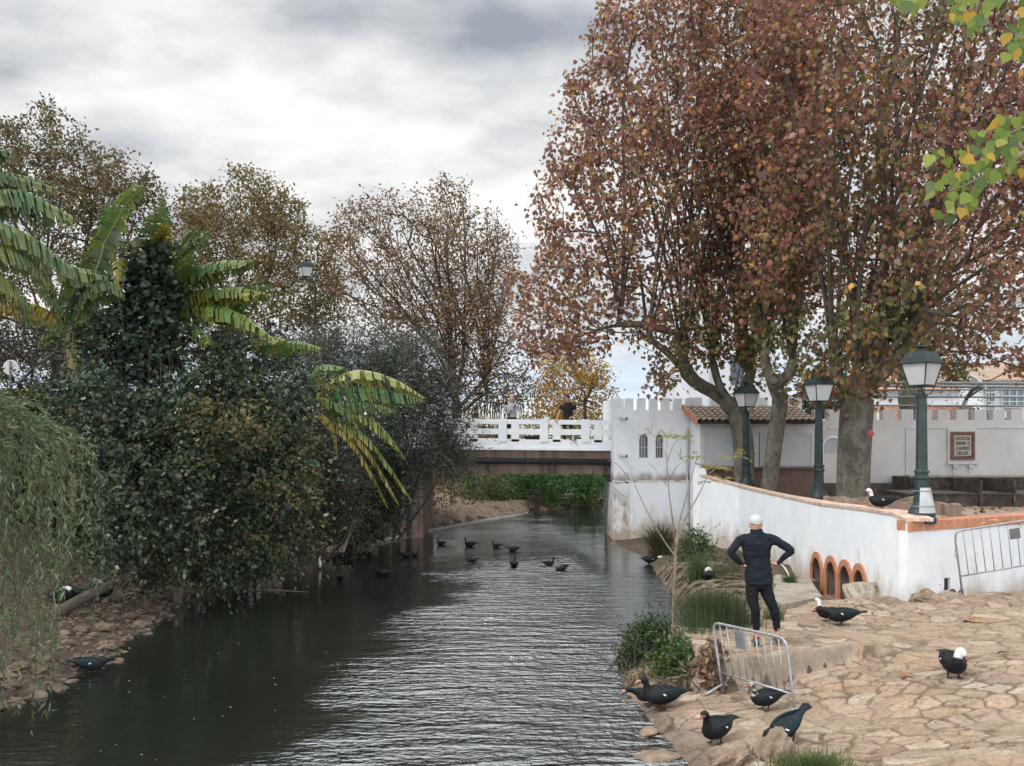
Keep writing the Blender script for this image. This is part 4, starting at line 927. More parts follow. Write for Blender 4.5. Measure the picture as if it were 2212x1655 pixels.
def wood(name, NA, par, rad, mt, parent, rng, nmax=9, minr=0.):
    n = len(NA); kids = [[] for _ in range(n)]
    for i in range(1, n):
        if par[i] >= 0: kids[par[i]].append(i)
    q = MB(); starts = [(0, None)]
    while starts:
        i, pa = starts.pop(); chain = ([pa] if pa is not None else []) + [i]
        while kids[i]:
            ks = sorted(kids[i], key=lambda k: -rad[k]); nxt = ks[0]
            for k in ks[1:]:
                if rad[k] >= minr: starts.append((k, i))
            i = nxt; chain.append(i)
        rr = [float(rad[c]) for c in chain]
        if pa is not None: rr[0] = min(float(rad[pa]) * .9, rr[1] * 1.25)
        if len(chain) < 2: continue
        sides = nmax if rr[0] > .12 else (6 if rr[0] > .04 else (4 if rr[0] > .015 else 3))
        q.tube([NA[c] for c in chain], rr, sides, cap=False, mi=1 if (isinstance(mt, list) and rr[0] < .10) else 0)
    return q.build(name, mt, parent, smooth=True)
def twigleaves(NA, rad, n, rng, thr, spread):
    idx = np.where(rad < thr)[0]; i = rng.choice(idx, n); off = rng.normal(0, spread, (n, 3)); return NA[i] + off, off / (np.linalg.norm(off, axis=1)[:, None] + 1e-9)

def fans(origins, poly, s, depth, rng, y_off=0, up=.42):
    """long straight-ish limbs fanning out from the given points to well spread targets in the crown"""
    O = np.array([tuple(P(u, v, s)) for (u, v), k in origins]); T_, _ = hull(poly, s, depth, 900, rng, y_off=y_off, bias=.8); out = []
    own = np.argmin(np.linalg.norm((T_[:, None] - O[None]) * np.array([.8, .6, .3]), axis=2) + rng.uniform(0, 2.5, (900, len(O))), axis=1)
    for i, ((u, v), k) in enumerate(origins):
        c = T_[own == i]; 
        if not len(c): continue
        c = c[c[:, 2] > O[i][2] + .4] if (c[:, 2] > O[i][2] + .4).sum() > k else c
        d = np.linalg.norm(c - O[i], axis=1); c = c[d > np.percentile(d, 55)]; sel = [c[rng.randint(len(c))]]
        while len(sel) < k:
            cand = c[rng.choice(len(c), min(12, len(c)))]; ang = [min(np.linalg.norm((q - O[i]) / np.linalg.norm(q - O[i]) - (p - O[i]) / np.linalg.norm(p - O[i])) for p in sel) for q in cand]; sel.append(cand[int(np.argmax(ang))])
        for q in sel:
            o = O[i]; dv = q - o; m1 = o + dv * .33 + np.array([-dv[0] * .07, -dv[1] * .1, abs(dv[2]) * .04]) + rng.normal(0, .07, 3); m2 = o + dv * .68 + np.array([-dv[0] * .03, 0, 0]) + rng.normal(0, .10, 3); out.append([Vector(o), Vector(m1), Vector(m2), Vector(q)])
    return out

# ================================================================ THE BIG PLANE TREES
PAL_P = [(.19, .080, .065), (.24, .105, .075), (.29, .125, .065), (.16, .085, .080), (.27, .165, .075), (.50, .26, .06), (.12, .070, .065), (.22, .18, .075)]
def plane_tree(label, chains, poly, s, depth, n_at, n_leaf, rroot, size, green, rng, y_off=0, name='plane_tree', grp='autumn plane trees on the terrace', r0=.008, base=None):
    b = chains[0][0]; t = thing(name, label, 'tree', (b.x, b.y, b.z), 0, grp)
    at, _ = hull(poly, s, depth, int(n_at * 1.5), rng, y_off=y_off); cn = fbm(at[:, 0] * .8 + 9, at[:, 2] * .8 + at[:, 1] * .5, 33) + rng.normal(0, .05, len(at)); at = at[np.argsort(-cn)[:n_at]]; at = at[rng.permutation(n_at)]
    NA, par, ND, nf = grow(chains, at, rng, step=.42, curve=.26)
    rad = radii(par, r0, rroot)
    wood('trunk', NA, par, rad, [M['bark_plane'], M['bark_twig']], t, rng, 14)
    pos, d = twigleaves(NA, rad, n_leaf, rng, r0 * 2.6, .19)
    d = d * .5 + np.array([0, 0, -.7])
    col = pick(PAL_P, n_leaf, rng, [.15, .19, .17, .14, .14, .035, .075, .10], .25) * 1.16; col = col * .96 + col.mean(1)[:, None] * np.array([.08, .06, .07])
    # the foliage turns from olive low in the middle to rust brown outside
    uu = pos[:, 0] / pos[:, 1] * F + CU; vv = HV - (pos[:, 2] - CZ) / pos[:, 1] * F
    g = np.zeros(n_leaf)
    for (cx, cz, rx, rz, k) in green: g = np.maximum(g, k * np.exp(-((pos[:, 0] - cx) / rx) ** 2 - ((pos[:, 2] - cz) / rz) ** 2))
    cl = fbm(pos[:, 0] * .9 + 40, pos[:, 2] * .9 + pos[:, 1] * .7, 77); g = g * (.5 + 1.2 * cl)
    og = pick([(.12, .125, .045), (.165, .155, .055), (.20, .17, .055), (.085, .105, .042)], n_leaf, rng, None, .25)
    m = (rng.rand(n_leaf) < g)[:, None]; col = np.where(m, og, col)
    leaves('crown', pos, d, size, 'plane', col, M['leaf'], t, rng, jitter=.55)
    return t
rng = np.random.RandomState(11)
sA_, sB_, sC_ = 67.5, 72., 82.
def PP(s, *uv): return [P(u, v, s) for u, v in uv]
polyA = [(1330, -60), (1262, 60), (1282, 130), (1215, 190), (1185, 300), (1152, 380), (1150, 440), (1185, 520), (1165, 560), (1085, 600), (1070, 640), (1110, 690), (1105, 735), (1170, 775), (1230, 800), (1300, 755), (1360, 735), (1420, 770), (1390, 830), (1435, 850), (1475, 790), (1530, 770), (1600, 780), (1680, 740), (1760, 600), (1780, 350), (1760, 100), (1740, -120), (1450, -150)]
trA = [PP(sA_, (1600, 1085), (1607, 1010), (1603, 940), (1590, 890), (1572, 862)), PP(sA_, (1582, 880), (1545, 850), (1505, 828), (1478, 800), (1470, 765), (1462, 720)), PP(sA_ * 1.02, (1572, 862), (1530, 835), (1500, 808), (1482, 775), (1480, 720)), PP(sA_, (1575, 865), (1552, 830), (1538, 770), (1535, 710)),
       PP(sA_ * .98, (1580, 870), (1592, 820), (1605, 760), (1612, 700)), PP(sA_, (1595, 885), (1612, 830), (1626, 790), (1645, 730)), PP(sA_, (1478, 800), (1420, 745), (1340, 700), (1240, 665), (1150, 640)), PP(sA_, (1462, 720), (1360, 700), (1270, 720), (1200, 755))]
trA += fans([((1475, 780), 9), ((1480, 735), 7), ((1540, 780), 12), ((1597, 800), 9), ((1622, 795), 6), ((1340, 700), 6), ((1400, 735), 4)], polyA, sA_, 3.6, rng)
plane_tree('rust-brown plane tree with a low crooked forking trunk beside the kiosk, leaning over the river', trA, polyA, sA_, 3.7, 2300, 31000, .33, .155,
           [(6.2, 6.2, 2.6, 1.7, .75), (8.5, 9.0, 3, 2.2, .35), (5.5, 9.5, 2, 2, .2)], rng)
polyB = [(1520, -120), (1500, 200), (1560, 480), (1590, 700), (1630, 800), (1690, 850), (1790, 850), (1830, 700), (1830, 500), (1860, 250), (1900, -120)]
trB = [PP(sB_ * .97, (1654, 1090), (1664, 1020), (1676, 930), (1684, 870), (1683, 830)), PP(sB_, (1684, 850), (1668, 820), (1652, 790), (1650, 750)), PP(sB_, (1683, 838), (1705, 805), (1718, 770), (1722, 735))]
trB += fans([((1652, 790), 6), ((1710, 795), 8)], polyB, sB_, 2.6, rng, .8)
plane_tree('slim plane tree with a leaning grey trunk, between the forked tree and the thick one', trB, polyB, sB_, 3.2, 900, 9000, .25, .150, [(8.0, 6.2, 2.5, 1.6, .8), (8.5, 9.5, 2.5, 3, .4)], rng, y_off=.8)
polyC = [(1640, -120), (1620, 150), (1600, 400), (1610, 600), (1650, 760), (1700, 845), (1790, 860), (1860, 860), (1925, 840), (1960, 790), (2010, 770), (2060, 800), (2110, 775), (2170, 790), (2240, 830), (2300, 740), (2340, 560), (2380, 300), (2380, -120)]
trC = [PP(sC_, (1842, 1095), (1843, 1010), (1847, 930), (1850, 880), (1850, 850)), PP(sC_, (1850, 860), (1815, 820), (1790, 780), (1778, 735)), PP(sC_, (1850, 850), (1845, 800), (1850, 740)), PP(sC_, (1850, 850), (1882, 800), (1912, 740)), PP(sC_, (1855, 860), (1910, 800), (1965, 745), (2020, 700))]
trC += fans([((1800, 800), 10), ((1846, 815), 11), ((1878, 810), 10), ((1930, 780), 9), ((1965, 745), 5)], polyC, sC_, 3.4, rng)
plane_tree('thickest plane tree, with a straight mottled trunk and broad brown crown, behind the lamp posts', trC, polyC, sC_, 3.5, 2200, 29000, .43, .150, [(7.6, 6.0, 2.6, 1.5, .85), (9.6, 6.4, 2.5, 1.6, .65), (8.8, 9.5, 1.5, 2.5, .45), (10.2, 14, 2.0, 1.6, .4)], rng)
q = MB(); p = P(1868, 937, sC_ * 1.02); q.ball((p.x + .02, p.y - .37, p.z), (.075, .03, .10)); M['red_mark'] = mat('red_mark', (.30, .05, .05)); tagp(q.build('reflector_disc', M['red_mark']), 'dull red disc nailed to the thick plane trunk', 'disc')
# another plane behind the courtyard wall
trD = [PP(50, (1972, 990), (1972, 900), (1965, 850), (1990, 800)), PP(50, (1965, 850), (1940, 790), (1900, 700)), PP(50, (1990, 800), (2060, 700), (2150, 600))]
polyD = [(1850, 820), (1830, 600), (1900, 300), (2050, 100), (2250, 200), (2330, 600), (2300, 830), (2200, 850), (2120, 830), (2000, 800)]
trD += fans([((1990, 800), 8), ((1940, 790), 6)], polyD, 50., 3.5, rng)
plane_tree('darker plane tree with a short thick trunk behind the crenellated courtyard wall', trD, polyD, 50., 4.5, 500, 5000, .5, .22, [], rng)

# ================================================================ LEFT SIDE AND BACKGROUND TREES
def bg_tree(name, label, cat, chains, poly, s, depth, n_at, n_leaf, rroot, size, pal, rng, kind='quad', r0=.012, spread=.18, bark='bark_dark', lm='leaf_matte', thr=2.6, flat=0, weights=None, step=.5, grp=None, dirz=-.3, jitter=.7, upb=0, fan=None):
    b = chains[0][0]; t = thing(name, label, cat, (b.x, b.y, b.z), 0, grp)
    if fan: chains = list(chains) + fans(fan, poly, s, depth * .9, rng)
    at, _ = hull(poly, s, depth, int(n_at * 1.4), rng); cn = fbm(at[:, 0] * .55 + 9, at[:, 2] * .7 + at[:, 1] * .4, 35) + rng.normal(0, .03, len(at)); at = at[np.argsort(-cn)[:n_at]]
    size = size * .95; n_leaf = int(n_leaf * 1.6); NA, par, ND, nf = grow(chains, at, rng, step=step, upb=upb, curve=.22); rad = radii(par, r0, rroot)
    wood('trunk', NA, par, rad, M[bark], t, rng, 8)
    pos, d = twigleaves(NA, rad, n_leaf, rng, r0 * thr, spread)
    leaves('crown', pos, d * .6 + np.array([0, 0, dirz]), size, kind, pick(pal, n_leaf, rng, weights, .25), M[lm], t, rng, flat=flat, jitter=jitter); return t
olive = [(.14, .105, .05), (.17, .11, .055), (.10, .11, .045), (.20, .125, .06), (.07, .095, .045), (.075, .065, .045)]
s1 = 48.
bg_tree('feathery_tree', 'tallest brown feathery tree at the far left, rising behind the banana leaves', 'tree', [PP(s1, (110, 990), (115, 860), (120, 720), (100, 560)), PP(s1, (118, 740), (170, 600), (200, 460)), PP(s1, (118, 740), (60, 600), (20, 420)), PP(s1, (115, 800), (220, 640), (290, 480))],
        [(-90, 300), (0, 270), (40, 262), (85, 225), (120, 222), (165, 262), (170, 300), (225, 325), (300, 350), (345, 390), (350, 440), (330, 560), (300, 700), (200, 780), (60, 800), (-90, 780), (-160, 520)], s1, 3.2, 1100, 15000, .20, .20, olive, rng, r0=.010, fan=[((100, 560), 7), ((200, 470), 6), ((20, 430), 5), ((290, 480), 4), ((118, 740), 5)])
s1 = 46.
bg_tree('feathery_tree', 'sparse olive-brown feathery tree behind the ivy column and left of the distant lamp', 'tree', [PP(s1, (500, 990), (500, 860), (505, 720), (520, 580)), PP(s1, (503, 760), (440, 600), (430, 480)), PP(s1, (503, 740), (580, 600), (600, 500))],
        [(350, 470), (390, 440), (430, 385), (480, 362), (540, 360), (600, 400), (650, 430), (660, 480), (690, 510), (730, 500), (735, 620), (740, 760), (600, 800), (400, 790), (340, 600)], s1, 3.2, 1100, 15500, .17, .185, [(.16, .125, .05), (.19, .135, .055), (.12, .115, .045), (.22, .16, .065), (.14, .125, .05), (.17, .105, .05)], rng, r0=.010, fan=[((520, 590), 7), ((435, 500), 6), ((600, 520), 6), ((505, 720), 6)])
s1 = 50.
bg_tree('feathery_tree', 'reddish-brown feathery tree with many dark upright stems standing left of the bridge', 'tree',
        [PP(s1, (1000, 985), (988, 930), (985, 870)), PP(s1, (985, 870), (975, 780), (965, 700), (950, 600), (945, 480)), PP(s1, (985, 860), (1000, 760), (1003, 660), (1005, 550), (1000, 450)), PP(s1, (975, 780), (905, 720), (850, 620), (830, 480)), PP(s1, (985, 860), (930, 790), (870, 740), (800, 640), (760, 520)),
         PP(s1, (990, 850), (1040, 740), (1060, 620), (1080, 540)), PP(s1, (992, 880), (1060, 800), (1120, 700)), PP(s1, (992, 920), (1040, 870), (1100, 840), (1150, 780)), PP(s1, (990, 900), (1050, 850), (1110, 860), (1160, 830)), PP(s1, (965, 700), (900, 600), (880, 450))],
        [(715, 480), (740, 450), (800, 430), (810, 405), (880, 410), (940, 392), (1005, 392), (1020, 440), (1080, 470), (1120, 510), (1115, 600), (1140, 700), (1160, 800), (1150, 870), (1080, 880), (1020, 860), (900, 830), (820, 800), (740, 700), (700, 600)],
        s1, 3.4, 1150, 14500, .22, .16, [(.20, .12, .075), (.23, .14, .08), (.17, .11, .065), (.26, .165, .085), (.12, .09, .06), (.16, .125, .06)], rng, r0=.013, fan=[((985, 865), 16), ((978, 800), 10), ((1060, 800), 6), ((905, 720), 5), ((1050, 850), 7), ((1000, 700), 6)])
s1 = 52.
bg_tree('yellow_tree', 'small yellow-leaved tree behind the bridge parapet, between the two people and the gatehouse', 'tree', [PP(s1, (1268, 960), (1262, 860), (1270, 790)), PP(s1, (1262, 880), (1220, 820)), PP(s1, (1262, 870), (1300, 800))],
        [(1160, 880), (1165, 800), (1200, 760), (1240, 750), (1300, 770), (1325, 830), (1310, 900), (1220, 910)], s1, 1.6, 260, 3200, .07, .14, [(.42, .26, .04), (.34, .20, .04), (.26, .20, .05), (.45, .22, .04)], rng, r0=.010, lm='leaf')
s1 = 60.
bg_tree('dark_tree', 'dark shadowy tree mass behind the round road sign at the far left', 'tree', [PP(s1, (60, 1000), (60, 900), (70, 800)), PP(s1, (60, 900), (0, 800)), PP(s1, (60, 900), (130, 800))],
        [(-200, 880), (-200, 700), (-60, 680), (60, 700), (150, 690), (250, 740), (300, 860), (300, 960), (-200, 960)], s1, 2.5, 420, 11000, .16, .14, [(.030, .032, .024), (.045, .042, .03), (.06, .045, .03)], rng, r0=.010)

# ---- shrubs made of leaf shells over lumpy blobs
def blobs(name, label, cat, bl, n, size, kind, pal, rng, lm='leaf_glossy', stems=None, weights=None, dz=-.35, jitter=.6, flat=.6, grp=None, shell=.55, clump=.5, part='foliage', stemmat='bark_dark', loc=None, over=None, rough=.16, cull=0):
    """bl: (u, v, s, ru, rv, ry) in photo pixels / metres"""
    B = [(P(u, v, s), ru / s, rv / s, ry) for u, v, s, ru, rv, ry in bl]
    c0 = B[0][0]; base = Vector((c0.x, c0.y, 0)) if loc is None else loc
    t = thing(name, label, cat, base, 0, grp)
    w = np.array([rx * rz + rx * ry + ry * rz for _, rx, rz, ry in B]); w /= w.sum(); k = rng.choice(len(B), n, p=w)
    d = rng.normal(0, 1, (n, 3)); d /= np.linalg.norm(d, axis=1)[:, None]
    r = 1 - shell * rng.rand(n) ** 1.7
    C = np.array([tuple(b[0]) for b in B])[k]; RR = np.array([(b[1], b[3], b[2]) for b in B])[k]
    lump = 1 + rough * 2 * (fbm(d[:, 0] * 3 + k * 7, d[:, 2] * 3 + d[:, 1] * 2.3, 5) - .45)
    pos = C + d * RR * (r * lump)[:, None]
    # shoots: most leaves sit along short twigs growing outward from the surface, so there are sprigs and gaps
    q0 = MB(); ns = 0
    if clump:
        nl = 11; ns = int(n * clump / nl); L_ = rng.uniform(3, 8, ns) * size * (1 + 1.2 * (rng.rand(ns) < .22)); b0 = pos[:ns] - d[:ns] * size * 1.2; dd = d[:ns] * .9 + rng.normal(0, .45, (ns, 3)) + np.array([0, 0, .25 if dz > -.5 else -.3]); dd /= np.linalg.norm(dd, axis=1)[:, None]
        sag = rng.uniform(.1, .6, ns) * L_
        if over is not None: okb = over(b0 + dd * L_[:, None]) & over(b0)
        else: okb = np.ones(ns, bool)
        f = np.linspace(.1, 1, nl)[None, :, None]; pp_ = b0[:, None] + dd[:, None] * (L_[:, None, None] * f) - np.array([0, 0, 1.])[None, None] * (sag[:, None, None] * f * f) + rng.normal(0, size * .12, (ns, nl, 3))
        side = np.cross(dd, np.array([0, 0, 1.])) + 1e-6; side /= np.linalg.norm(side, axis=1)[:, None]; sg = np.where(np.arange(nl) % 2, 1, -1)[None, :, None]
        dl = dd[:, None] * .7 + side[:, None] * sg * .9 + np.zeros((ns, nl, 1)); pp_ = pp_[okb].reshape(-1, 3); dl = dl[okb].reshape(-1, 3)
        rest = slice(ns * nl, n); pos = np.vstack([pp_, pos[rest]]); d = np.vstack([dl, d[rest]]); n = len(pos)
        if stems:
            for i_ in range(0, ns, 4):
                if okb[i_]: q0.tube([b0[i_], b0[i_] + dd[i_] * L_[i_] * .5 - np.array([0, 0, sag[i_] * .25]), b0[i_] + dd[i_] * L_[i_] - np.array([0, 0, sag[i_]])], [size * .05, size * .035, size * .015], 3, cap=False)
    if cull: ok = fbm(pos[:, 0] * 1.1 + pos[:, 1] * .9 + 50, pos[:, 2] * 1.3 + pos[:, 1] * .5 + 50, 19) + rng.normal(0, .03, n) > cull; pos = pos[ok]; d = d[ok]; n = len(pos)
    if over is not None: ok = over(pos); pos = pos[ok]; d = d[ok]; n = len(pos)
    leaves(part, pos, d * .7 + np.array([0, 0, dz]), size, kind, pick(pal, n, rng, weights, .25) * (.45 + 1.15 * fbm(pos[:, 0] * 1.3 + 30, pos[:, 2] * 1.3 + pos[:, 1], 8))[:, None] * np.column_stack([.8 + .45 * fbm(pos[:, 0] * .8, pos[:, 2] * .8, 9), np.ones(n), np.ones(n)]), M[lm], t, rng, flat=flat, jitter=jitter)
    q = q0
    for b in B[:10]:
        c, rx, rz, ry = b
        gz = base.z
        if stems:
            for j in range(stems):
                e = c + Vector((rng.uniform(-.7, .7) * rx, rng.uniform(-.6, .6) * ry, rng.uniform(-.3, .75) * rz)); g0 = Vector((base.x + (c.x - base.x) * .45 + rng.uniform(-.3, .3), base.y + (c.y - base.y) * .45 + rng.uniform(-.2, .2), gz - .1))
                mid = (g0 + e) / 2 + Vector((rng.uniform(-.3, .3), rng.uniform(-.2, .2), .1)); q.tube(catmull([g0, mid, e], 7), list(np.linspace(.045, .010, 7) * (1 if rx > .6 else .22)), 5, cap=False)
    if stems: q.build('stem', M[stemmat], t, smooth=True)
    return t
dg = [(.030, .052, .034), (.042, .070, .040), (.056, .088, .044), (.080, .100, .046), (.034, .050, .040), (.10, .09, .045)]
wd = [.24, .26, .2, .12, .13, .05]
blobs('broadleaf_shrub', 'huge dark green glossy shrub filling the left bank between the willow and the oleander', 'shrub',
      [(235, 765, 100, 85, 65, 1.5), (205, 700, 101, 40, 40, .8), (320, 765, 102, 85, 50, 1.1), (268, 705, 101, 30, 45, .6), (378, 700, 100, 28, 40, .5), (300, 830, 100, 140, 100, 1.8), (430, 820, 98, 140, 100, 1.8), (560, 850, 95, 110, 95, 1.8), (440, 735, 96, 45, 45, 1.0), (540, 765, 94, 50, 35, 1.0), (620, 830, 94, 45, 60, 1.0), (330, 960, 104, 170, 130, 1.9), (520, 990, 98, 150, 120, 1.8), (230, 900, 104, 110, 130, 1.6), (400, 1110, 104, 140, 90, 1.4), (290, 1120, 108, 120, 90, 1.3),
       (560, 1110, 96, 120, 90, 1.4), (610, 930, 92, 45, 80, 1.0), (260, 1190, 112, 60, 40, .7), (430, 1210, 100, 80, 45, .9), (500, 1200, 96, 85, 45, .8)], 62000, .108, 'oval', dg, rng, weights=wd, stems=6, loc=Vector((-6.9, 22.3, .5)), shell=.75, clump=.72, rough=.42, cull=.40, over=lambda p: p[:, 2] > .10)
blobs('ivy_column', 'dark ivy-smothered trunk standing up like a column among the banana leaves', 'ivy', [(322, 592, 99, 38, 40, .42), (328, 650, 99, 44, 48, .48), (322, 710, 99, 46, 50, .5), (340, 562, 99, 20, 24, .25), (288, 600, 99, 18, 22, .2), (275, 665, 99, 26, 28, .3), (315, 770, 99, 60, 50, .6)], 8000, .115, 'heart', [(.022, .038, .028), (.034, .054, .036), (.048, .070, .044), (.03, .04, .03)], rng, stems=3, loc=Vector((-7.6, 22.6, .5)), rough=.25)
blobs('oleander', 'grey-green narrow-leaved oleander in front of the left end of the bridge', 'shrub',
      [(760, 790, 66, 110, 80, 1.8), (870, 800, 66, 100, 90, 1.8), (690, 850, 68, 80, 100, 1.5), (800, 920, 68, 130, 130, 1.9), (900, 930, 67, 90, 120, 1.6), (940, 860, 66, 55, 60, .9), (700, 1020, 70, 110, 130, 1.6), (830, 1040, 66, 70, 90, 1.2), (965, 985, 66, 50, 60, .8), (755, 1130, 70, 60, 60, .9), (660, 760, 64, 60, 40, .9)], 68000, .165, 'narrow', [(.050, .068, .054), (.066, .084, .064), (.040, .052, .042), (.09, .10, .075), (.075, .062, .048)], rng, lm='leaf_glossy', weights=[.3, .25, .25, .1, .1], stems=2, loc=Vector((-5.4, 33.2, .3)), flat=.2, dz=.15, shell=.75, rough=.40, cull=.36, over=lambda p: p[:, 2] > .12)
blobs('creeper', 'yellowish small-leaved creeper and dead twigs over the right side of the big glossy shrub', 'creeper', [(560, 1000, 104, 90, 90, .7), (620, 1090, 96, 70, 80, .7), (480, 900, 108, 70, 50, .5), (650, 980, 94, 45, 70, .6), (500, 1150, 104, 80, 40, .5)], 5200, .075, 'heart', [(.09, .10, .04), (.13, .12, .05), (.06, .075, .035), (.15, .10, .06)], rng, lm='leaf_matte', clump=.8, cull=.44, loc=Vector((-5.9, 22.5, .3)))
# loose oleander sprays reaching over the parapet
q = thing('oleander_spray', 'thin oleander sprays hanging over the left end of the white parapet', 'branch', P(960, 1000, 62)); tw_ = MB(); ps = []; ds = []
for k in range(46):
    a = P(rng.uniform(905, 960), rng.uniform(900, 1020), 65); u1, v1 = rng.uniform(960, 1050), rng.uniform(880, 1050)
    if v1 > 990: u1 = min(u1, 1030)
    e = P(u1, v1, 64 + rng.uniform(-2, 3)); mid = (a + e) / 2 + Vector((0, 0, rng.uniform(.05, .35))); pts = catmull([a, mid, e], 12); tw_.tube(pts, list(np.linspace(.014, .004, 12)), 3, cap=False)
    for i in range(4, 12):
        for j in range(4): ps.append(pts[i] + rng.normal(0, .02, 3)); dd = pts[i] - pts[i - 1]; ds.append(dd / np.linalg.norm(dd) + rng.normal(0, .5, 3))
tw_.build('twigs', M['bark_pale'], q); leaves('foliage', np.array(ps), np.array(ds), .14, 'narrow', pick([(.040, .055, .042), (.06, .075, .05), (.03, .04, .03)], len(ps), rng), M['leaf_glossy'], q, rng, jitter=.3)
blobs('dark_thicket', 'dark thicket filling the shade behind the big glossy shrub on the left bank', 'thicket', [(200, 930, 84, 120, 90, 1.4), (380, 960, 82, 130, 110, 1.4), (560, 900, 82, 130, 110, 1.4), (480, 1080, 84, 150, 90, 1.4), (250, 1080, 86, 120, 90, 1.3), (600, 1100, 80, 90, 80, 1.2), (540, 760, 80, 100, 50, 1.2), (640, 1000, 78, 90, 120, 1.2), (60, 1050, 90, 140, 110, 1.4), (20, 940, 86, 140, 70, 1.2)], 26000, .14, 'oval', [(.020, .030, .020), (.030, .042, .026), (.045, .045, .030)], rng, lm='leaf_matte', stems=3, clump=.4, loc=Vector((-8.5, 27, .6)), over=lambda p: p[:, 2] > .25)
# under storey on the left, dead twigs and low bushes
blobs('bramble', 'brownish leafless thicket and brambles in the shade below the oleander', 'thicket', [(700, 1080, 76, 70, 100, 1.2), (820, 1060, 67, 45, 70, .9), (640, 1060, 82, 60, 90, 1.1), (620, 1160, 84, 60, 60, .9), (760, 1140, 68, 60, 60, 1.0), (800, 1100, 68, 40, 60, .8)], 22000, .085, 'oval', [(.040, .052, .032), (.060, .062, .036), (.085, .066, .05), (.028, .034, .024)], rng, lm='leaf_matte', stems=4, stemmat='bark_pale', loc=Vector((-6.2, 28.6, .25)), over=lambda p: p[:, 2] > .08)
blobs('low_bush', 'low green bush overhanging the water at the foot of the left thicket', 'bush', [(545, 1195, 92, 60, 45, .8), (480, 1240, 96, 50, 35, .6), (580, 1215, 88, 35, 28, .5)], 4200, .08, 'oval', [(.035, .06, .028), (.055, .08, .035), (.08, .09, .04)], rng, stems=5, loc=Vector((-6.4, 24.5, .1)), over=lambda p: p[:, 2] > .06)
blobs('low_bush', 'olive bush with small leaves beside the wooden stump at the left waterline', 'bush', [(330, 1230, 108, 45, 40, .5), (790, 1180, 66, 35, 45, .8)][:1], 1600, .07, 'oval', [(.045, .06, .03), (.07, .08, .04)], rng, stems=4, loc=Vector((-7.2, 20.6, .3)))
blobs('vine', 'bright yellow-green vine on the bank under the round road sign', 'vine', [(30, 862, 92, 60, 22, .5), (90, 880, 92, 50, 25, .5), (-60, 870, 92, 60, 40, .6), (40, 930, 92, 80, 60, .7), (110, 985, 94, 60, 90, .6)], 6500, .085, 'heart', [(.11, .16, .03), (.16, .20, .04), (.05, .09, .025), (.03, .05, .02)], rng, lm='leaf', weights=[.3, .2, .25, .25], stems=4, loc=Vector((-11, 24, 1.5)), over=lambda p: (p[:, 2] > 4.2) | (rng.rand(len(p)) < .6))
# hedges and bushes beyond the bridge
gr = [(.06, .13, .045), (.09, .17, .06), (.04, .09, .035), (.12, .19, .06)]
for i, (lb, bl) in enumerate((('bright green bush on the far bank under the left half of the bridge', [(1060, 1075, 44, 60, 30, 1.3), (1030, 1050, 43, 40, 28, 1.2), (1110, 1062, 43, 45, 35, 1.2)]),
                              ('tallest rounded green bush in the middle of the view under the bridge', [(1170, 1058, 43, 50, 42, 1.5), (1150, 1040, 42, 45, 30, 1.2)]),
                              ('green bush under the right end of the bridge, next to the gatehouse pier', [(1235, 1062, 42, 50, 42, 1.5), (1290, 1062, 42, 45, 42, 1.4), (1262, 1040, 41, 40, 25, 1.2)]))):
    blobs('river_bush', lb, 'bush', bl, 5200, .15, 'oval', gr, rng, lm='leaf_matte', grp='green bushes seen under the bridge', over=lambda p: p[:, 2] > .12)
blobs('scrub', 'dull olive scrub behind the green bushes in the shade under the bridge', 'scrub', [(950, 1062, 50, 40, 32, .9), (1005, 1055, 47, 45, 34, 1.), (1065, 1050, 45, 40, 34, 1.), (960, 1045, 41, 60, 55, 1.5), (1060, 1030, 37, 90, 40, 1.6), (1180, 1030, 34, 110, 35, 1.6), (1300, 1035, 33, 70, 45, 1.6), (900, 1060, 41, 50, 60, 1.5), (1150, 1010, 31, 160, 40, 1.6)], 17000, .15, 'quad', [(.10, .11, .04), (.14, .125, .05), (.07, .085, .035), (.17, .15, .055), (.12, .09, .055)], rng, lm='leaf_matte', loc=Vector((0, 58, 0)))
blobs('hedge', 'yellow-green hedge beyond the bridge seen through the gaps of the parapet', 'hedge', [(1010, 935, 40, 110, 26, 1.3), (1150, 937, 40, 120, 24, 1.3), (1290, 930, 40, 90, 28, 1.3), (1180, 905, 38, 60, 16, .8), (1240, 905, 38, 50, 18, .8), (1310, 900, 38, 40, 18, .8), (850, 940, 40, 130, 35, 1.5)], 15000, .15, 'quad', [(.17, .15, .04), (.11, .12, .04), (.24, .18, .05), (.07, .09, .035), (.30, .19, .04)], rng, lm='leaf_matte', loc=Vector((2, 55, 2)))
blobs('dark_bush', 'dry dark bush standing at the waterline on the point of the far bank', 'bush', [(1152, 1088, 47, 16, 24, .35)], 1100, .12, 'narrow', [(.07, .05, .04), (.05, .045, .035)], rng, lm='leaf_matte', stems=8, loc=P(1155, 1108, 46))
blobs('garden_tree', 'bushy green garden tree behind the second lamp post', 'tree', [(1790, 870, 52, 50, 30, 1.2), (1740, 880, 50, 40, 30, 1.2), (2095, 890, 50, 40, 25, 1.), (2060, 870, 46, 30, 25, 1.)][:2], 3600, .13, 'oval', [(.035, .06, .03), (.055, .08, .04)], rng, lm='leaf_matte', stems=4, loc=Vector((13.5, 43, 2)))
blobs('garden_bush', 'light green bush between the pergola rails and the white house', 'bush', [(2060, 800, 48, 28, 30, .7), (2090, 905, 55, 28, 16, .5), (2150, 908, 52, 30, 14, .5)], 2400, .12, 'oval', [(.12, .19, .05), (.17, .24, .07), (.16, .14, .07)], rng, lm='leaf', stems=3, loc=Vector((20, 44, 2)))
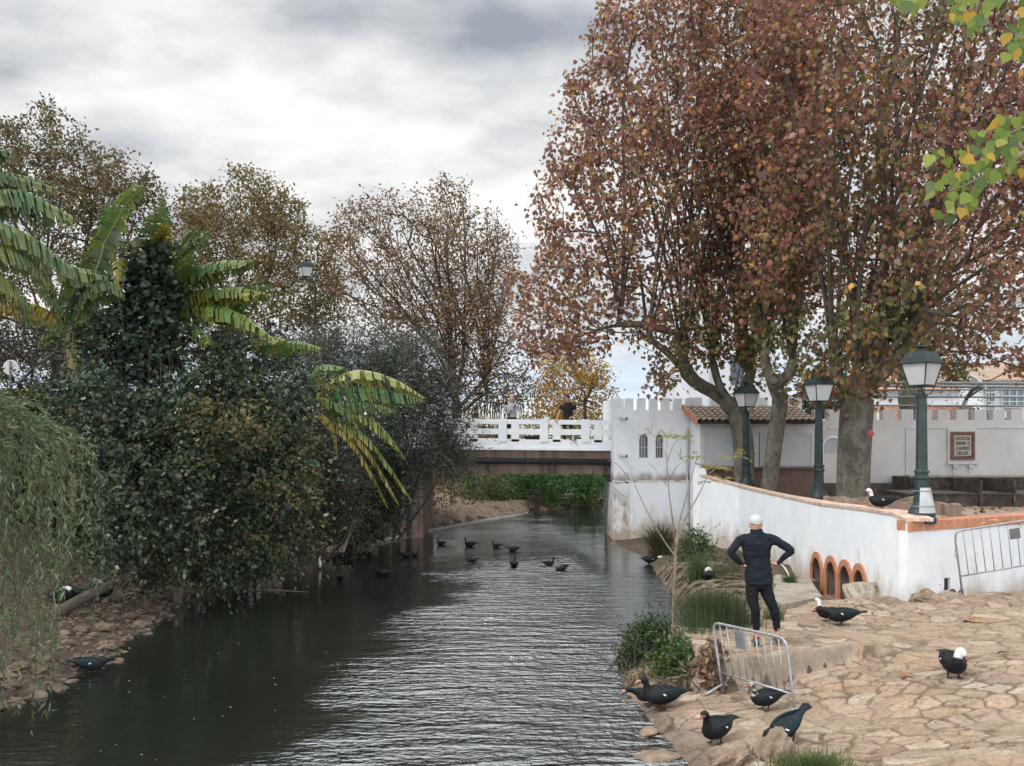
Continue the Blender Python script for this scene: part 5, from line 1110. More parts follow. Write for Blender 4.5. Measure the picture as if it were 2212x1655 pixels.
# reeds with dark heads behind the bridge
t = thing('reeds', 'tall reeds with dark brown heads standing up behind the bridge parapet', 'reeds', P(1070, 900, 46)); t['kind'] = 'stuff'
q = MB(); hd = MB()
for k in range(120):
    u = rng.choice([rng.uniform(985, 1175), rng.uniform(1000, 1100)]); vt = rng.uniform(868, 905) if u < 1120 else rng.uniform(862, 900); s_ = rng.uniform(44, 50); a = P(u + rng.normal(0, 4), 990, s_); e = P(u, vt, s_); mid = (a + e) / 2 + Vector((rng.normal(0, .08), 0, 0))
    pts = catmull([a, mid, e], 5); q.tube(pts, .014, 3, cap=False)
    if rng.rand() < .8: d_ = (e - mid).normalized(); hd.tube([e - d_ * .05, e + d_ * .12 + Vector((rng.normal(0, .03), 0, 0)), e + d_ * rng.uniform(.3, .6) + Vector((rng.normal(0, .08), 0, 0))], [.012, .030, .010], 5)
M['reed'] = mat('reed', (.16, .12, .06), (.22, .17, .09)); M['reed_head'] = mat('reed_head', (.07, .05, .035)); q.build('stalk', M['reed'], t); hd.build('seed_head', M['reed_head'], t)

# ================================================================ BANANA PLANTS
def frond(parent, uv, s0, s1, w, rng, droop=.9, yellow=0., green=(.055, .12, .035), ref=(0, .25, 1), bare=.12, torn=.35, back=None, fwd=.3):
    n = 64; sc = np.linspace(s0, s1, len(uv)); pts = catmull([P(u, v, s) for (u, v), s in zip(uv, sc)], n + 1)
    T_ = np.gradient(pts, axis=0); T_ /= np.linalg.norm(T_, axis=1)[:, None]; rf = np.array(ref, float)
    q = MB(); cols = []
    q.tube(pts, list(np.linspace(.030, .006, n + 1)), 5); cols += [(.22, .26, .10) if yellow < .5 else (.35, .27, .08)] * (5 * (n + 1))
    g = np.array(green); yl = np.array((.42, .30, .045)); br = np.array((.20, .10, .035))
    for side in (1, -1):
        i = int(n * bare); grp_shift = 0
        while i < n:
            j = min(n, i + rng.choice([1, 1, 2, 2, 3, 4] if torn > .2 else [5, 8, 10])); dj = rng.normal(0, .10 * torn / .35); lw = rng.uniform(.86, 1.05); fx = fwd + rng.normal(0, .12 * torn)
            vs = []; 
            for k in range(i, j + 1):
                t = k / n; tt_ = (t - bare) / (1 - bare); ww = w * lw * (max(0, math.sin(math.pi * min(1, max(tt_, 0)) ** .62)) ** .55) if 0 < tt_ < 1 else w * .08
                Tn = T_[k]; S = np.cross(Tn, rf); S /= np.linalg.norm(S) + 1e-9; U = np.cross(S, Tn)
                if U[2] < 0: U = -U
                gap = (.012 * ((i * 7) % 3) if k == j else 0) 
                dirn0 = S * side * math.cos(.25) + U * .18 + Tn * fx
                dr_ = droop + dj
                ce = pts[k] - Tn * gap
                for m_, (f, dd) in enumerate(((0, 0), (.3, .15), (.65, .55), (1, 1.))):
                    a_ = dr_ * dd
                    off = ww * f * (S * side * math.cos(a_) + (U * .12 * (1 - dd)) - np.array([0, 0, 1]) * math.sin(a_) + Tn * fx * f)
                    if k == j: off = off - Tn * (.03 * f * torn / .35) * (1 + m_ * .3)
                    vs.append(ce + off)
                    yy = yellow + .30 * (m_ == 3) * rng.rand() + dj * .9 + .12 * math.sin(k * .23 + side); yy = min(1, max(0, yy)); c = g * (1 - yy) + yl * yy
                    if yellow > .4 and m_ == 3 and rng.rand() < .5: c = br
                    cols.append(tuple(c * (.95 + .1 * ((i * 7) % 5) / 4)))
            m_ = j - i; fs = [(a * 4 + b, a * 4 + b + 1, a * 4 + b + 5, a * 4 + b + 4) for a in range(m_) for b in range(3)]
            q.add(vs, fs); i = j
            if torn > .2 and rng.rand() < .10 * torn / .35: i += 1
    return q.build('leaf', M['banana'], parent, col=cols, smooth=False)
rb = np.random.RandomState(21)
gA = (.085, .155, .06); gB = (.085, .175, .045); gC = (.055, .105, .05)
def more(lst, k, jx=26, jy=22):
    out = list(lst)
    for f in lst[:k]:
        uv = f[0]; n_ = len(uv); dx, dy = rb.uniform(-jx, jx), rb.uniform(-jy, jy); out.append((tuple((u + dx * (i / (n_ - 1)), v + dy * (i / (n_ - 1)) + rb.uniform(-5, 5) * (i > 0)) for i, (u, v) in enumerate(uv)),) + tuple(f[1:]))
    return out
def stem(t, uv, s, r0=.11, r1=.06, mt='bark_pale'):
    q = MB(); pts = catmull([P(u, v, s) for u, v in uv], 12); q.tube(pts, list(np.linspace(r0, r1, 12)), 10); q.build('stem', M[mt], t, smooth=True)
M['banana_stem'] = mat('banana_stem', (.12, .13, .05), (.30, .21, .11), scale=5, stretch=(3, 3, .5), rough=.7)
t = thing('banana_plant', 'banana plant at the left edge whose long tattered leaves reach in from outside the frame', 'banana plant', (P(-70, 900, 112).x, P(-70, 900, 112).y, 1))
stem(t, ((-70, 1180), (-75, 900), (-70, 620)), 112, mt='banana_stem')
for uv, y_, gcol, w_ in more(((((-70, 560), (-50, 430), (10, 385), (128, 408)), 0, gC, .34), (((-70, 560), (-40, 450), (40, 415), (172, 478)), 0, gA, .40), (((-70, 600), (-30, 490), (60, 510), (150, 575), (235, 600)), 0, gA, .36),
                    (((-70, 620), (-20, 540), (50, 550), (120, 620)), .1, gA, .36), (((-70, 640), (-20, 600), (30, 630), (72, 705)), .1, gA, .34), (((-70, 600), (-130, 470), (-220, 480)), 0, gA, .4), (((-70, 600), (-60, 440), (30, 440), (95, 510)), 0, gC, .30), (((-70, 600), (-100, 500), (-20, 330), (20, 335)), 0, gC, .25)), 8):
    frond(t, uv, 112, 108, w_ * 1.35, rb, 1.0, y_, gcol)
t = thing('banana_plant', 'banana plant with a shaggy papery stem and yellow lower leaves, left of the ivy column', 'banana plant', (P(160, 900, 104).x, P(160, 900, 104).y, 1))
stem(t, ((165, 1120), (165, 900), (158, 790), (150, 715)), 104, .13, .10, 'banana_stem')
q = MB(); q.tube([P(135, 725, 103), P(120, 760, 102), P(88, 782, 101)], [.03, .025, .02], 6); q.tube([P(150, 710, 103.5), P(152, 750, 103), P(156, 800, 103)], [.20, .17, .12], 10); q.build('dead_sheath', M['bark_pale'], t, smooth=True)
for uv, y_, gcol, w_, dr_ in more(((((150, 715), (165, 600), (205, 540), (260, 440), (298, 392)), .12, gB, .25, .35), (((152, 715), (180, 640), (215, 560), (232, 480), (240, 430)), 0, gC, .26, .5), (((150, 715), (110, 640), (60, 560), (-20, 500)), 0, gA, .33, .9), (((150, 712), (125, 650), (90, 590), (40, 555)), .05, gA, .33, .8),
                    (((150, 715), (190, 640), (235, 610), (270, 640)), 0, gA, .30, .9), (((148, 718), (100, 670), (40, 655), (-30, 665)), .75, gB, .28, 1.0), (((146, 720), (110, 690), (60, 660), (20, 668)), .8, gB, .2, 1.1), (((148, 725), (128, 705), (100, 720), (84, 748)), .05, gB, .20, 1.0), (((152, 715), (160, 650), (150, 590), (110, 560)), .0, gA, .33, .7), (((152, 715), (170, 670), (185, 620), (200, 600)), .05, gB, .25, .7)), 9):
    frond(t, uv, 104, 104, w_ * 1.4, rb, dr_, y_, gcol)
t = thing('banana_plant', 'banana plant with upright and arching leaves fanning out around the ivy column', 'banana plant', (P(350, 900, 92).x, P(350, 900, 92).y, 1))
stem(t, ((352, 1130), (352, 900), (350, 660)), 94, mt='banana_stem')
for uv, y_, gcol, w_, dr_, bn in more(((((345, 660), (325, 580), (335, 500), (352, 430)), .05, gA, .30, .35, .25), (((352, 660), (345, 560), (350, 520), (362, 482)), .55, (.16, .24, .04), .22, .3, .2), (((352, 650), (370, 570), (400, 520), (432, 482)), 0, gA, .24, .7, .15), (((352, 660), (380, 620), (400, 580), (414, 545)), .05, gB, .28, .3, .2),
                    (((352, 660), (400, 610), (460, 575), (548, 565)), .05, gA, .36, .95, .08), (((352, 665), (420, 640), (480, 628), (560, 640)), .2, gA, .30, 1.0, .08), (((352, 680), (420, 660), (500, 670), (578, 722)), .1, gB, .40, .9, .08), (((490, 720), (510, 660), (530, 630), (562, 605)), .0, gB, .24, .4, .15),
                    (((352, 680), (430, 650), (540, 628), (585, 640)), .3, gA, .22, 1.0, .1), (((560, 760), (590, 745), (640, 738), (695, 752)), .05, gB, .26, .95, .05), (((530, 750), (560, 735), (590, 728), (618, 735)), .3, gB, .22, .6, .05), (((345, 650), (300, 600), (260, 560), (255, 640)), .5, gB, .26, .9, .1), (((345, 650), (300, 570), (270, 520), (215, 520)), .0, gC, .3, .9, .1), (((352, 680), (400, 690), (440, 720), (452, 745)), .05, gB, .3, .9, .1)), 8):
    frond(t, uv, 94, 103, w_ * 1.3, rb, dr_, y_, gcol, bare=bn)
t = thing('banana_plant', 'banana plant leaning over the water in front of the oleander, its lower leaves turning yellow', 'banana plant', (P(660, 1000, 86).x, P(660, 1000, 86).y, .6))
stem(t, ((640, 1150), (650, 1000), (690, 880)), 86, mt='banana_stem')
for uv, y_, gcol, w_, dr_ in ((((670, 840), (690, 795), (715, 790), (746, 795)), 0, gB, .30, .8), (((690, 880), (715, 830), (775, 803), (850, 820), (918, 860)), .22, (.19, .26, .09), .50, .62), (((700, 880), (735, 845), (800, 838), (860, 850), (915, 862)), 0, (.06, .15, .055), .48, 1.0), (((660, 870), (640, 845), (700, 860), (750, 890), (775, 925)), 0, gA, .32, .9),
                    (((690, 890), (740, 872), (800, 872), (855, 888)), .02, gA, .36, 1.1), (((720, 890), (780, 895), (830, 930), (876, 992)), .15, (.09, .17, .035), .46, .6), (((690, 895), (740, 930), (790, 1000), (838, 1098)), .55, gB, .36, .6), (((700, 895), (760, 930), (815, 1005), (862, 1092)), .42, gB, .36, .7), (((700, 895), (780, 935), (835, 1000), (889, 1082)), .18, gB, .38, .6),
                    (((690, 880), (700, 850), (700, 830), (690, 812)), .6, gB, .22, .4), (((680, 890), (700, 900), (720, 930), (730, 990)), .7, gB, .22, .8), (((680, 890), (650, 910), (640, 950), (660, 1000)), .7, gB, .2, .8)):
    frond(t, uv, 86, 88, w_, rb, dr_, y_, gcol, bare=.08)

# ================================================================ WILLOW (front left)
t = thing('weeping_willow', 'pale green weeping willow trailing narrow leaves over the left bank', 'tree', (-8.6, 12.2, .5)); rw = np.random.RandomState(5)
q = MB(); ps = []; ds = []; top = Vector((-8.8, 12.4, 4.6)); q.tube(catmull([(-8.6, 12.2, -.1), (-8.7, 12.3, 2.0), top, (-9.2, 12.6, 5.6)], 12), list(np.linspace(.24, .08, 12)), 9)
nst = 135
for k in range(nst):
    f = rw.rand(); sx = rw.uniform(150, 215)
    u0 = rw.uniform(-260, 5); v0 = 868 + rw.uniform(-40, 90) + max(0, u0 + 10) * .35
    if rw.rand() < .2: u0 = rw.uniform(20, 120); v0 = 880 + (u0 - 20) * .85
    L_ = rw.uniform(1.2, 3.9) if u0 < 40 else rw.uniform(1.2, 2.4); s_ = rw.uniform(135, 200); a = P(u0 * (s_ / 170) , v0, s_)
    spr = rw.uniform(.1, .75) if u0 > -80 else rw.uniform(0, .6)
    b1 = a + Vector((spr * .85, rw.uniform(-.1, .1), -.10 * L_)); e = a + Vector((spr, rw.uniform(-.2, .2), -L_)); e.z = max(e.z, .35 + rw.rand() * .3)
    pts = catmull([top + (a - top) * .3 if False else a + Vector((-.35, 0, .10)), a, b1, (b1 + e) / 2 + Vector((spr * .25, 0, 0)), e], 22)
    q.tube(pts, list(np.linspace(.006, .002, 22)), 3, cap=False)
    if k % 8 == 0: q.tube(catmull([top, (top + a) / 2 + Vector((0, 0, .7)), a + Vector((-.3, 0, .1))], 9), list(np.linspace(.05, .008, 9)), 5, cap=False)
    for i in range(1, 22):
        for j in range(5 if L_ > 1.5 else 4):
            d_ = pts[i] - pts[i - 1]; d_ = d_ / (np.linalg.norm(d_) + 1e-9); ps.append(pts[i - 1] + (pts[i] - pts[i - 1]) * rw.rand()); ds.append(d_ * .8 + rw.normal(0, .35, 3) + np.array([rw.uniform(-.35, .6), 0, -.05]))
q.build('trunk', M['bark_dark'], t, smooth=True)
leaves('foliage', np.array(ps), np.array(ds), .112, 'narrow', pick([(.085, .125, .065), (.12, .165, .085), (.06, .09, .05), (.16, .20, .12), (.09, .095, .045)], len(ps), rw, None, .25), M['leaf_matte'], t, rw, jitter=.12)
for me in (bpy.data.objects[-1],): pass

# ================================================================ NEAR POPLAR BRANCH (top right)
t = thing('poplar_tree', 'yellow-green poplar branches with big heart leaves hanging in at the top right corner', 'tree', (3.4, 5.2, .7)); rp = np.random.RandomState(8); sp0 = 400.
def pq(u, v, s=sp0): return P(u, v, s)
q = MB(); q.tube(catmull([(3.4, 5.2, -.2), (3.35, 5.3, 3.0), (3.3, 5.4, 6.0), (3.3, 5.5, 8.0)], 14), list(np.linspace(.20, .07, 14)), 12)
bigs = [catmull([Vector((3.33, 5.35, 4.4)), pq(2330, 230), pq(2211, 330), pq(2150, 370), pq(2085, 400), pq(2045, 415)], 20), catmull([pq(2150, 370), pq(2115, 395), pq(2090, 430), pq(2072, 470)], 10), catmull([Vector((3.32, 5.4, 5.2)), pq(2300, -80), pq(2150, -90), pq(2050, -60), pq(1985, -20)], 16), catmull([pq(2300, -80), pq(2250, -10), pq(2215, 60), pq(2195, 110)], 10), catmull([pq(2150, -90), pq(2120, -30), pq(2105, 40)], 8), catmull([pq(2330, 230), pq(2260, 250), pq(2200, 280), pq(2150, 300)], 8), catmull([pq(2211, 330), pq(2190, 300), pq(2160, 290)], 6), catmull([pq(2330, 230), pq(2280, 300), pq(2230, 380)], 6)]
for b_ in bigs: q.tube(b_, list(np.linspace(.014 if len(b_) < 16 else .026, .003, len(b_))), 6)
ps = []; ds = []
spots = [(2010, 405), (2020, 430), (2045, 360), (2010, 355), (2060, 380), (2085, 345), (2110, 330), (2140, 320), (2060, 420), (2085, 420), (2045, 450), (2100, 385), (2130, 360), (2055, 480), (2075, 465), (2100, 450), (2150, 340), (2185, 320), (2200, 300), (2165, 300), (2190, 370), (2205, 350), (2140, 390), (2115, 420), (2040, 395), (2030, 340), (2150, 290), (2175, 280), (2205, 275), (2120, 300), (2080, 395), (2165, 385), (2075, 350), (2205, 385), (2095, 360), (2130, 340), (2065, 400), (2190, 340), (2180, 355),
         (1940, 15), (1962, 35), (1985, 15), (2000, 0), (1975, -5), (2060, 45), (2085, 50), (2100, 65), (2075, 20), (2110, 20), (2050, 15), (2125, 35), (2030, 0), (2100, 0), (2130, 60), (2190, 75), (2175, 90), (2205, 60), (2200, 110), (2211, 95), (2185, 115), (2150, 10), (2211, 30), (2205, 130)]
for u, v in spots:
    p = pq(u + rp.uniform(-6, 6), v - 18 + rp.uniform(-6, 6), sp0 + rp.uniform(-18, 18)); ps.append(tuple(p)); ds.append((rp.normal(0, .4), rp.normal(0, .3), -1))
    allb = np.vstack(bigs); j = np.linalg.norm(allb - np.array(tuple(p)), axis=1).argmin(); q.tube([allb[j], (allb[j] + np.array(tuple(p))) / 2 + np.array([0, 0, .012]), np.array(tuple(p))], .0016, 3)
spots2 = 0
for u, v in [(a + rp.uniform(-22, 22), b + rp.uniform(-18, 18)) for a, b in spots + spots if a > 2030 or b < 200]:
    p = pq(u, v - 18, sp0 + rp.uniform(-30, 30)); ps.append(tuple(p)); ds.append((rp.normal(0, .5), rp.normal(0, .3), -.8))
for k in range(300):      # the rest of the crown, outside the frame
    a = rp.uniform(0, 2 * math.pi); r = rp.uniform(.4, 1.8); p = (4.2 + r * math.cos(a) * .6, 6.0 + r * math.sin(a), rp.uniform(4, 8))
    if p[0] / p[1] * F + CU > 2290: ps.append(p); ds.append((0, 0, -1))
q.build('trunk', M['bark_pale'], t, smooth=True)
n_ = len(ps); nn = np.tile(np.array([[0, -1., .15]]), (n_, 1)) + rp.normal(0, .45, (n_, 3)); d = np.array(ds, float); d /= np.linalg.norm(d, axis=1)[:, None]; nn -= d * (nn * d).sum(1)[:, None]; nn /= np.linalg.norm(nn, axis=1)[:, None]; s = np.cross(d, nn); T_ = tmpl('heart'); sz = .064 * rp.uniform(.75, 1.2, n_)
V = np.array(ps)[:, None] + sz[:, None, None] * (T_[None, :, 0, None] * s[:, None] + T_[None, :, 1, None] * d[:, None] + T_[None, :, 2, None] * nn[:, None])
col = pick([(.19, .26, .05), (.14, .21, .05), (.25, .30, .065), (.11, .17, .06), (.48, .31, .05)], n_, rp, [.34, .24, .18, .14, .10], .12)
link('foliage', npmesh('foliage', V.reshape(-1, 3), np.full(n_, len(T_)), np.arange(n_ * len(T_)), np.repeat(col, len(T_), axis=0)), M['leaf'], t)

# ================================================================ BANK PLANTS ON THE RIGHT
def tuft(name, label, cat, u, v, z, n, h, spread, rng, pal, w=.012, lean=.6, mt='leaf_matte', kind=None, grp=None, rx=.15, ry=.15, uvs=None):
    c = PZ(u, v, z); t = thing(name, label, cat, (c.x, c.y, z), 0, grp); 
    if kind: t['kind'] = kind
    V = []; fa = []; C = []; npf = []; b = 0
    for k in range(n):
        a = rng.uniform(0, 2 * math.pi); r = abs(rng.normal(0, .5)); x0 = c.x + rx * r * math.cos(a); y0 = c.y + ry * r * math.sin(a); hh = h * rng.uniform(.45, 1.05); ln = rng.uniform(0, lean) * hh; az = a + rng.normal(0, .5)
        col = pick(pal, 1, rng)[0]; th = rng.uniform(0, math.pi); dx, dy = w * math.cos(th), w * math.sin(th)
        for i in range(4):
            f = i / 3; xx = x0 + ln * f * f * math.cos(az); yy = y0 + ln * f * f * math.sin(az); zz = z - .03 + hh * (f - .28 * (ln / max(hh, .01)) * f * f); k_ = 1 - .85 * f
            V += [(xx - dx * k_, yy - dy * k_, zz), (xx + dx * k_, yy + dy * k_, zz)]; C += [col, col]
        for i in range(3): fa += [b + i * 2, b + i * 2 + 1, b + i * 2 + 3, b + i * 2 + 2]; npf.append(4)
        b += 8
    me = npmesh('blades', np.array(V), npf, fa, np.array(C)); link('blades', me, M[mt], t); return t
rg = np.random.RandomState(31)
rush = [(.055, .085, .055), (.08, .10, .06), (.13, .11, .07), (.045, .06, .04)]
tuft('rush_clump', 'spiky grey-green rush clump against the white wall next to the gatehouse', 'rush', 1425, 1196, .2, 900, 1.05, .5, rg, rush, w=.012, lean=1.0, rx=.22, ry=.2)
tuft('rush_clump', 'dry drooping straw skirt at the foot of the spiky rush clump', 'dead grass', 1425, 1203, .1, 500, .62, .5, rg, [(.20, .16, .11), (.13, .11, .08), (.26, .21, .15)], w=.01, lean=1.7, rx=.3, ry=.2)
gn = [(.05, .095, .035), (.075, .13, .045), (.035, .065, .03), (.11, .14, .06)]
blobs('leafy_bush', 'small dark green bush between the rush clump and the wall', 'bush', [(1508, 1210, 85, 40, 50, .42), (1500, 1172, 84, 28, 32, .3), (1535, 1235, 86, 26, 30, .3), (1480, 1225, 84, 24, 28, .3)], 6500, .055, 'oval', gn, rg, lm='leaf_matte', stems=5, loc=Vector((PZ(1508, 1262, .35).x, PZ(1508, 1262, .35).y, .35)))
tuft('grass_tuft', 'upright green stems sprouting through the small dark bush', 'grass', 1508, 1258, .35, 420, .75, .3, rg, gn, w=.008, lean=.35, rx=.30, ry=.25)
blobs('leafy_bush', 'grey-green shrub just left of the standing man, at the foot of the wall', 'bush', [(1595, 1240, 94, 30, 58, .34), (1572, 1222, 92, 24, 30, .3), (1600, 1290, 100, 30, 35, .35), (1560, 1300, 102, 30, 30, .35)], 5200, .06, 'narrow', [(.06, .08, .05), (.09, .11, .07), (.10, .08, .06)], rg, lm='leaf_matte', stems=8, loc=Vector((PZ(1595, 1290, .45).x, PZ(1595, 1290, .45).y, .4)))
tuft('reed_bed', 'dense green horsetail reeds behind the barrier, left of the man', 'reeds', 1550, 1370, .38, 2400, .82, .3, rg, [(.038, .066, .032), (.055, .085, .040), (.03, .05, .028), (.09, .09, .05)], w=.007, lean=.45, rx=.62, ry=.85)
tuft('reed_bed', 'tall thin reeds between the sapling and the barrier', 'reeds', 1500, 1440, .12, 420, .95, .3, rg, [(.05, .09, .04), (.08, .13, .05), (.035, .06, .03)], w=.007, lean=.3, rx=.38, ry=.4)
tuft('grass_tuft', 'grass tuft behind the man\'s knees on the sloping slab', 'grass', 1672, 1338, .58, 200, .34, .3, rg, gn, w=.009, lean=.6, rx=.15, ry=.15)
tuft('grass_tuft', 'small grass tuft on the rubble at the foot of the wall, right of the man', 'grass', 1703, 1262, .50, 160, .32, .3, rg, gn, w=.012, lean=.8, rx=.15, ry=.15)
tuft('grass_patch', 'low green grass growing through the paving at the bottom edge', 'grass', 1765, 1656, .27, 2200, .15, .3, rg, [(.07, .12, .035), (.10, .16, .05), (.05, .085, .03), (.15, .15, .07)], w=.006, lean=1.0, kind='stuff', rx=.42, ry=.40)
tuft('tall_weed', 'tall thin seed stalks rising above the leafy clump at the water edge', 'weed', 1395, 1400, .15, 60, .95, .3, rg, gn, w=.004, lean=.5, rx=.3, ry=.2)
blobs('leafy_clump', 'rounded green weeds at the water edge left of the sapling', 'weeds', [(1390, 1400, 138, 48, 50, .36), (1368, 1435, 140, 34, 42, .28), (1410, 1360, 138, 34, 28, .28), (1430, 1420, 142, 34, 40, .3)], 7500, .045, 'oval', [(.035, .070, .028), (.055, .10, .038), (.025, .045, .022), (.08, .12, .045)], rg, lm='leaf', stems=8, loc=Vector((PZ(1390, 1478, .05).x, PZ(1390, 1478, .05).y, .05)), over=lambda p: p[:, 2] > .02)
blobs('leafy_clump', 'light green leafy plants around the foot of the sapling', 'weeds', [(1470, 1420, 148, 45, 42, .32), (1440, 1450, 150, 35, 30, .25), (1500, 1450, 152, 32, 35, .25)], 2600, .065, 'oval', [(.08, .16, .04), (.12, .22, .06), (.05, .10, .03), (.16, .22, .07)], rg, lm='leaf', stems=8, loc=Vector((PZ(1465, 1490, .1).x, PZ(1465, 1490, .1).y, .1)))
blobs('dead_plant', 'withered brown broad leaves hanging at the corner of the raised slab', 'dead plant', [(1530, 1440, 158, 28, 40, .20), (1560, 1425, 158, 14, 32, .12), (1540, 1400, 156, 14, 20, .12)], 420, .085, 'heart', [(.30, .19, .12), (.22, .13, .085), (.38, .26, .18), (.12, .08, .05)], rg, lm='dead', stems=5, clump=0, loc=Vector((PZ(1530, 1500, .15).x, PZ(1530, 1500, .15).y, .1)))
blobs('straw_tuft', 'pale straw-like dead grass between the green weeds and the withered leaves', 'dead grass', [(1488, 1462, 155, 20, 35, .15), (1440, 1478, 156, 30, 14, .15), (1375, 1465, 150, 28, 16, .15)], 800, .11, 'narrow', [(.26, .22, .15), (.18, .14, .09), (.12, .10, .06)], rg, lm='dead', stems=2, clump=0, dz=-.6, loc=Vector((PZ(1488, 1500, .12).x, PZ(1488, 1500, .12).y, .08)))
tuft('grass_tuft', 'dry and green grass tufts along the foot of the wall behind the roots', 'grass', 1560, 1250, .42, 700, .42, .3, rg, [(.07, .10, .045), (.14, .13, .07), (.10, .09, .05)], w=.008, lean=.9, rx=.8, ry=1.6)
tuft('grass_tuft', 'ragged mixed grass between the roots and the reed bed', 'grass', 1530, 1310, .34, 700, .36, .3, rg, [(.06, .09, .04), (.12, .11, .06), (.09, .08, .045)], w=.007, lean=1.0, rx=.9, ry=.8)
# sapling with yellow compound leaves
ss = 124.; t = thing('sapling', 'slender bare sapling with a few yellow-green leaf tufts in front of the white wall', 'tree', tuple(P(1455, 1392, ss))); q = MB()
br_ = [((1455, 1395), (1454, 1320), (1457, 1240), (1459, 1182)), ((1457, 1200), (1435, 1170), (1400, 1110), (1372, 1050), (1362, 1015)), ((1459, 1182), (1452, 1120), (1443, 1050), (1440, 990), (1440, 945)), ((1459, 1182), (1466, 1130), (1480, 1080), (1496, 1020), (1505, 985)), ((1459, 1182), (1480, 1120), (1508, 1070), (1530, 1025), (1548, 1010)), ((1362, 1040), (1335, 1005), (1312, 995)), ((1440, 990), (1425, 955), (1405, 935)), ((1440, 1000), (1455, 960), (1475, 945)), ((1530, 1025), (1515, 1005), (1500, 1000)), ((1530, 1025), (1560, 1000), (1585, 985)), ((1440, 1050), (1420, 1020), (1400, 1000)), ((1443, 1040), (1460, 1010), (1470, 1000))]
for i, b_ in enumerate(br_):
    pts = catmull([P(u, v, ss + (i % 3 - 1) * 2 * (j > 0)) for j, (u, v) in enumerate(b_)], 10); q.tube(pts, list(np.linspace(.030 if i == 0 else (.016 if i < 5 else .007), .022 if i == 0 else .004, 10)), 6, cap=False)
ps = []; ds = []
def comp(u, v, ang, L_, dn=.25):
    a = np.array(tuple(P(u, v, ss + rg.uniform(-4, 4)))); az = rg.uniform(-.6, .6); d_ = np.array([math.cos(ang), az * .5, math.sin(ang)])
    for k in range(9):
        f = k / 8; c_ = a + d_ * L_ * f + np.array([0, 0, -dn * L_ * f * f])
        for s_ in (1, -1): ps.append(c_); ds.append(d_ * .5 + np.array([0, .5 * s_, -.55]))
    q.tube([a, a + d_ * L_ * .5 + np.array([0, 0, -dn * L_ * .25]), a + d_ * L_ + np.array([0, 0, -dn * L_])], .002, 3)
for (u, v, n_) in ((1440, 942, 9), (1405, 935, 3), (1475, 945, 5), (1548, 1010, 9), (1585, 985, 6), (1505, 985, 3), (1500, 1000, 4), (1560, 1035, 4), (1530, 1040, 3), (1470, 990, 3)):
    for k in range(n_): comp(u, v, rg.uniform(-.1, 3.3), rg.uniform(.14, .26), .4)
q.build('trunk', M['bark_pale'], t, smooth=True)
leaves('foliage', np.array(ps), np.array(ds), .065, 'narrow', pick([(.36, .32, .06), (.26, .28, .06), (.20, .19, .07), (.16, .12, .06)], len(ps), rg, [.4, .35, .15, .1]), M['leaf'], t, rg, jitter=.25)

# exposed roots running down to the water below the rush clump
t = thing('exposed_roots', 'tangle of pale brown exposed roots running from the wall foot into the water', 'roots', tuple(PZ(1500, 1260, .3))); q = MB()
for k in range(95):
    f = rg.rand(); ys_ = 18.9 + f * 8.6; xs_ = float(np.interp(ys_, RY, RX)); L_ = rg.uniform(.4, 1.7); sg = rg.uniform(-.9, 1.1); w1, w2 = rg.uniform(.04, .2), rg.uniform(4, 11)
    pts = []
    for i in range(6):
        g_ = i / 5; x = xs_ + L_ * (1 - g_) - .12 * g_; y = ys_ + sg * (1 - g_) + w1 * math.sin(g_ * w2 + k); pts.append((x, y, float(rbank(x, y)) * .95 + .045 + .06 * math.sin(g_ * 5 + k * 1.7)))
    pts[-1] = (pts[-1][0], pts[-1][1], -.12)
    r0 = rg.uniform(.014, .058); q.tube(catmull(pts, 18), [float(r0 * (1 - .55 * a_) * (1 + .22 * math.sin(a_ * 19 + k))) for a_ in np.linspace(0, 1, 18)], 7)
q.build('roots', M['root'], t, smooth=True)
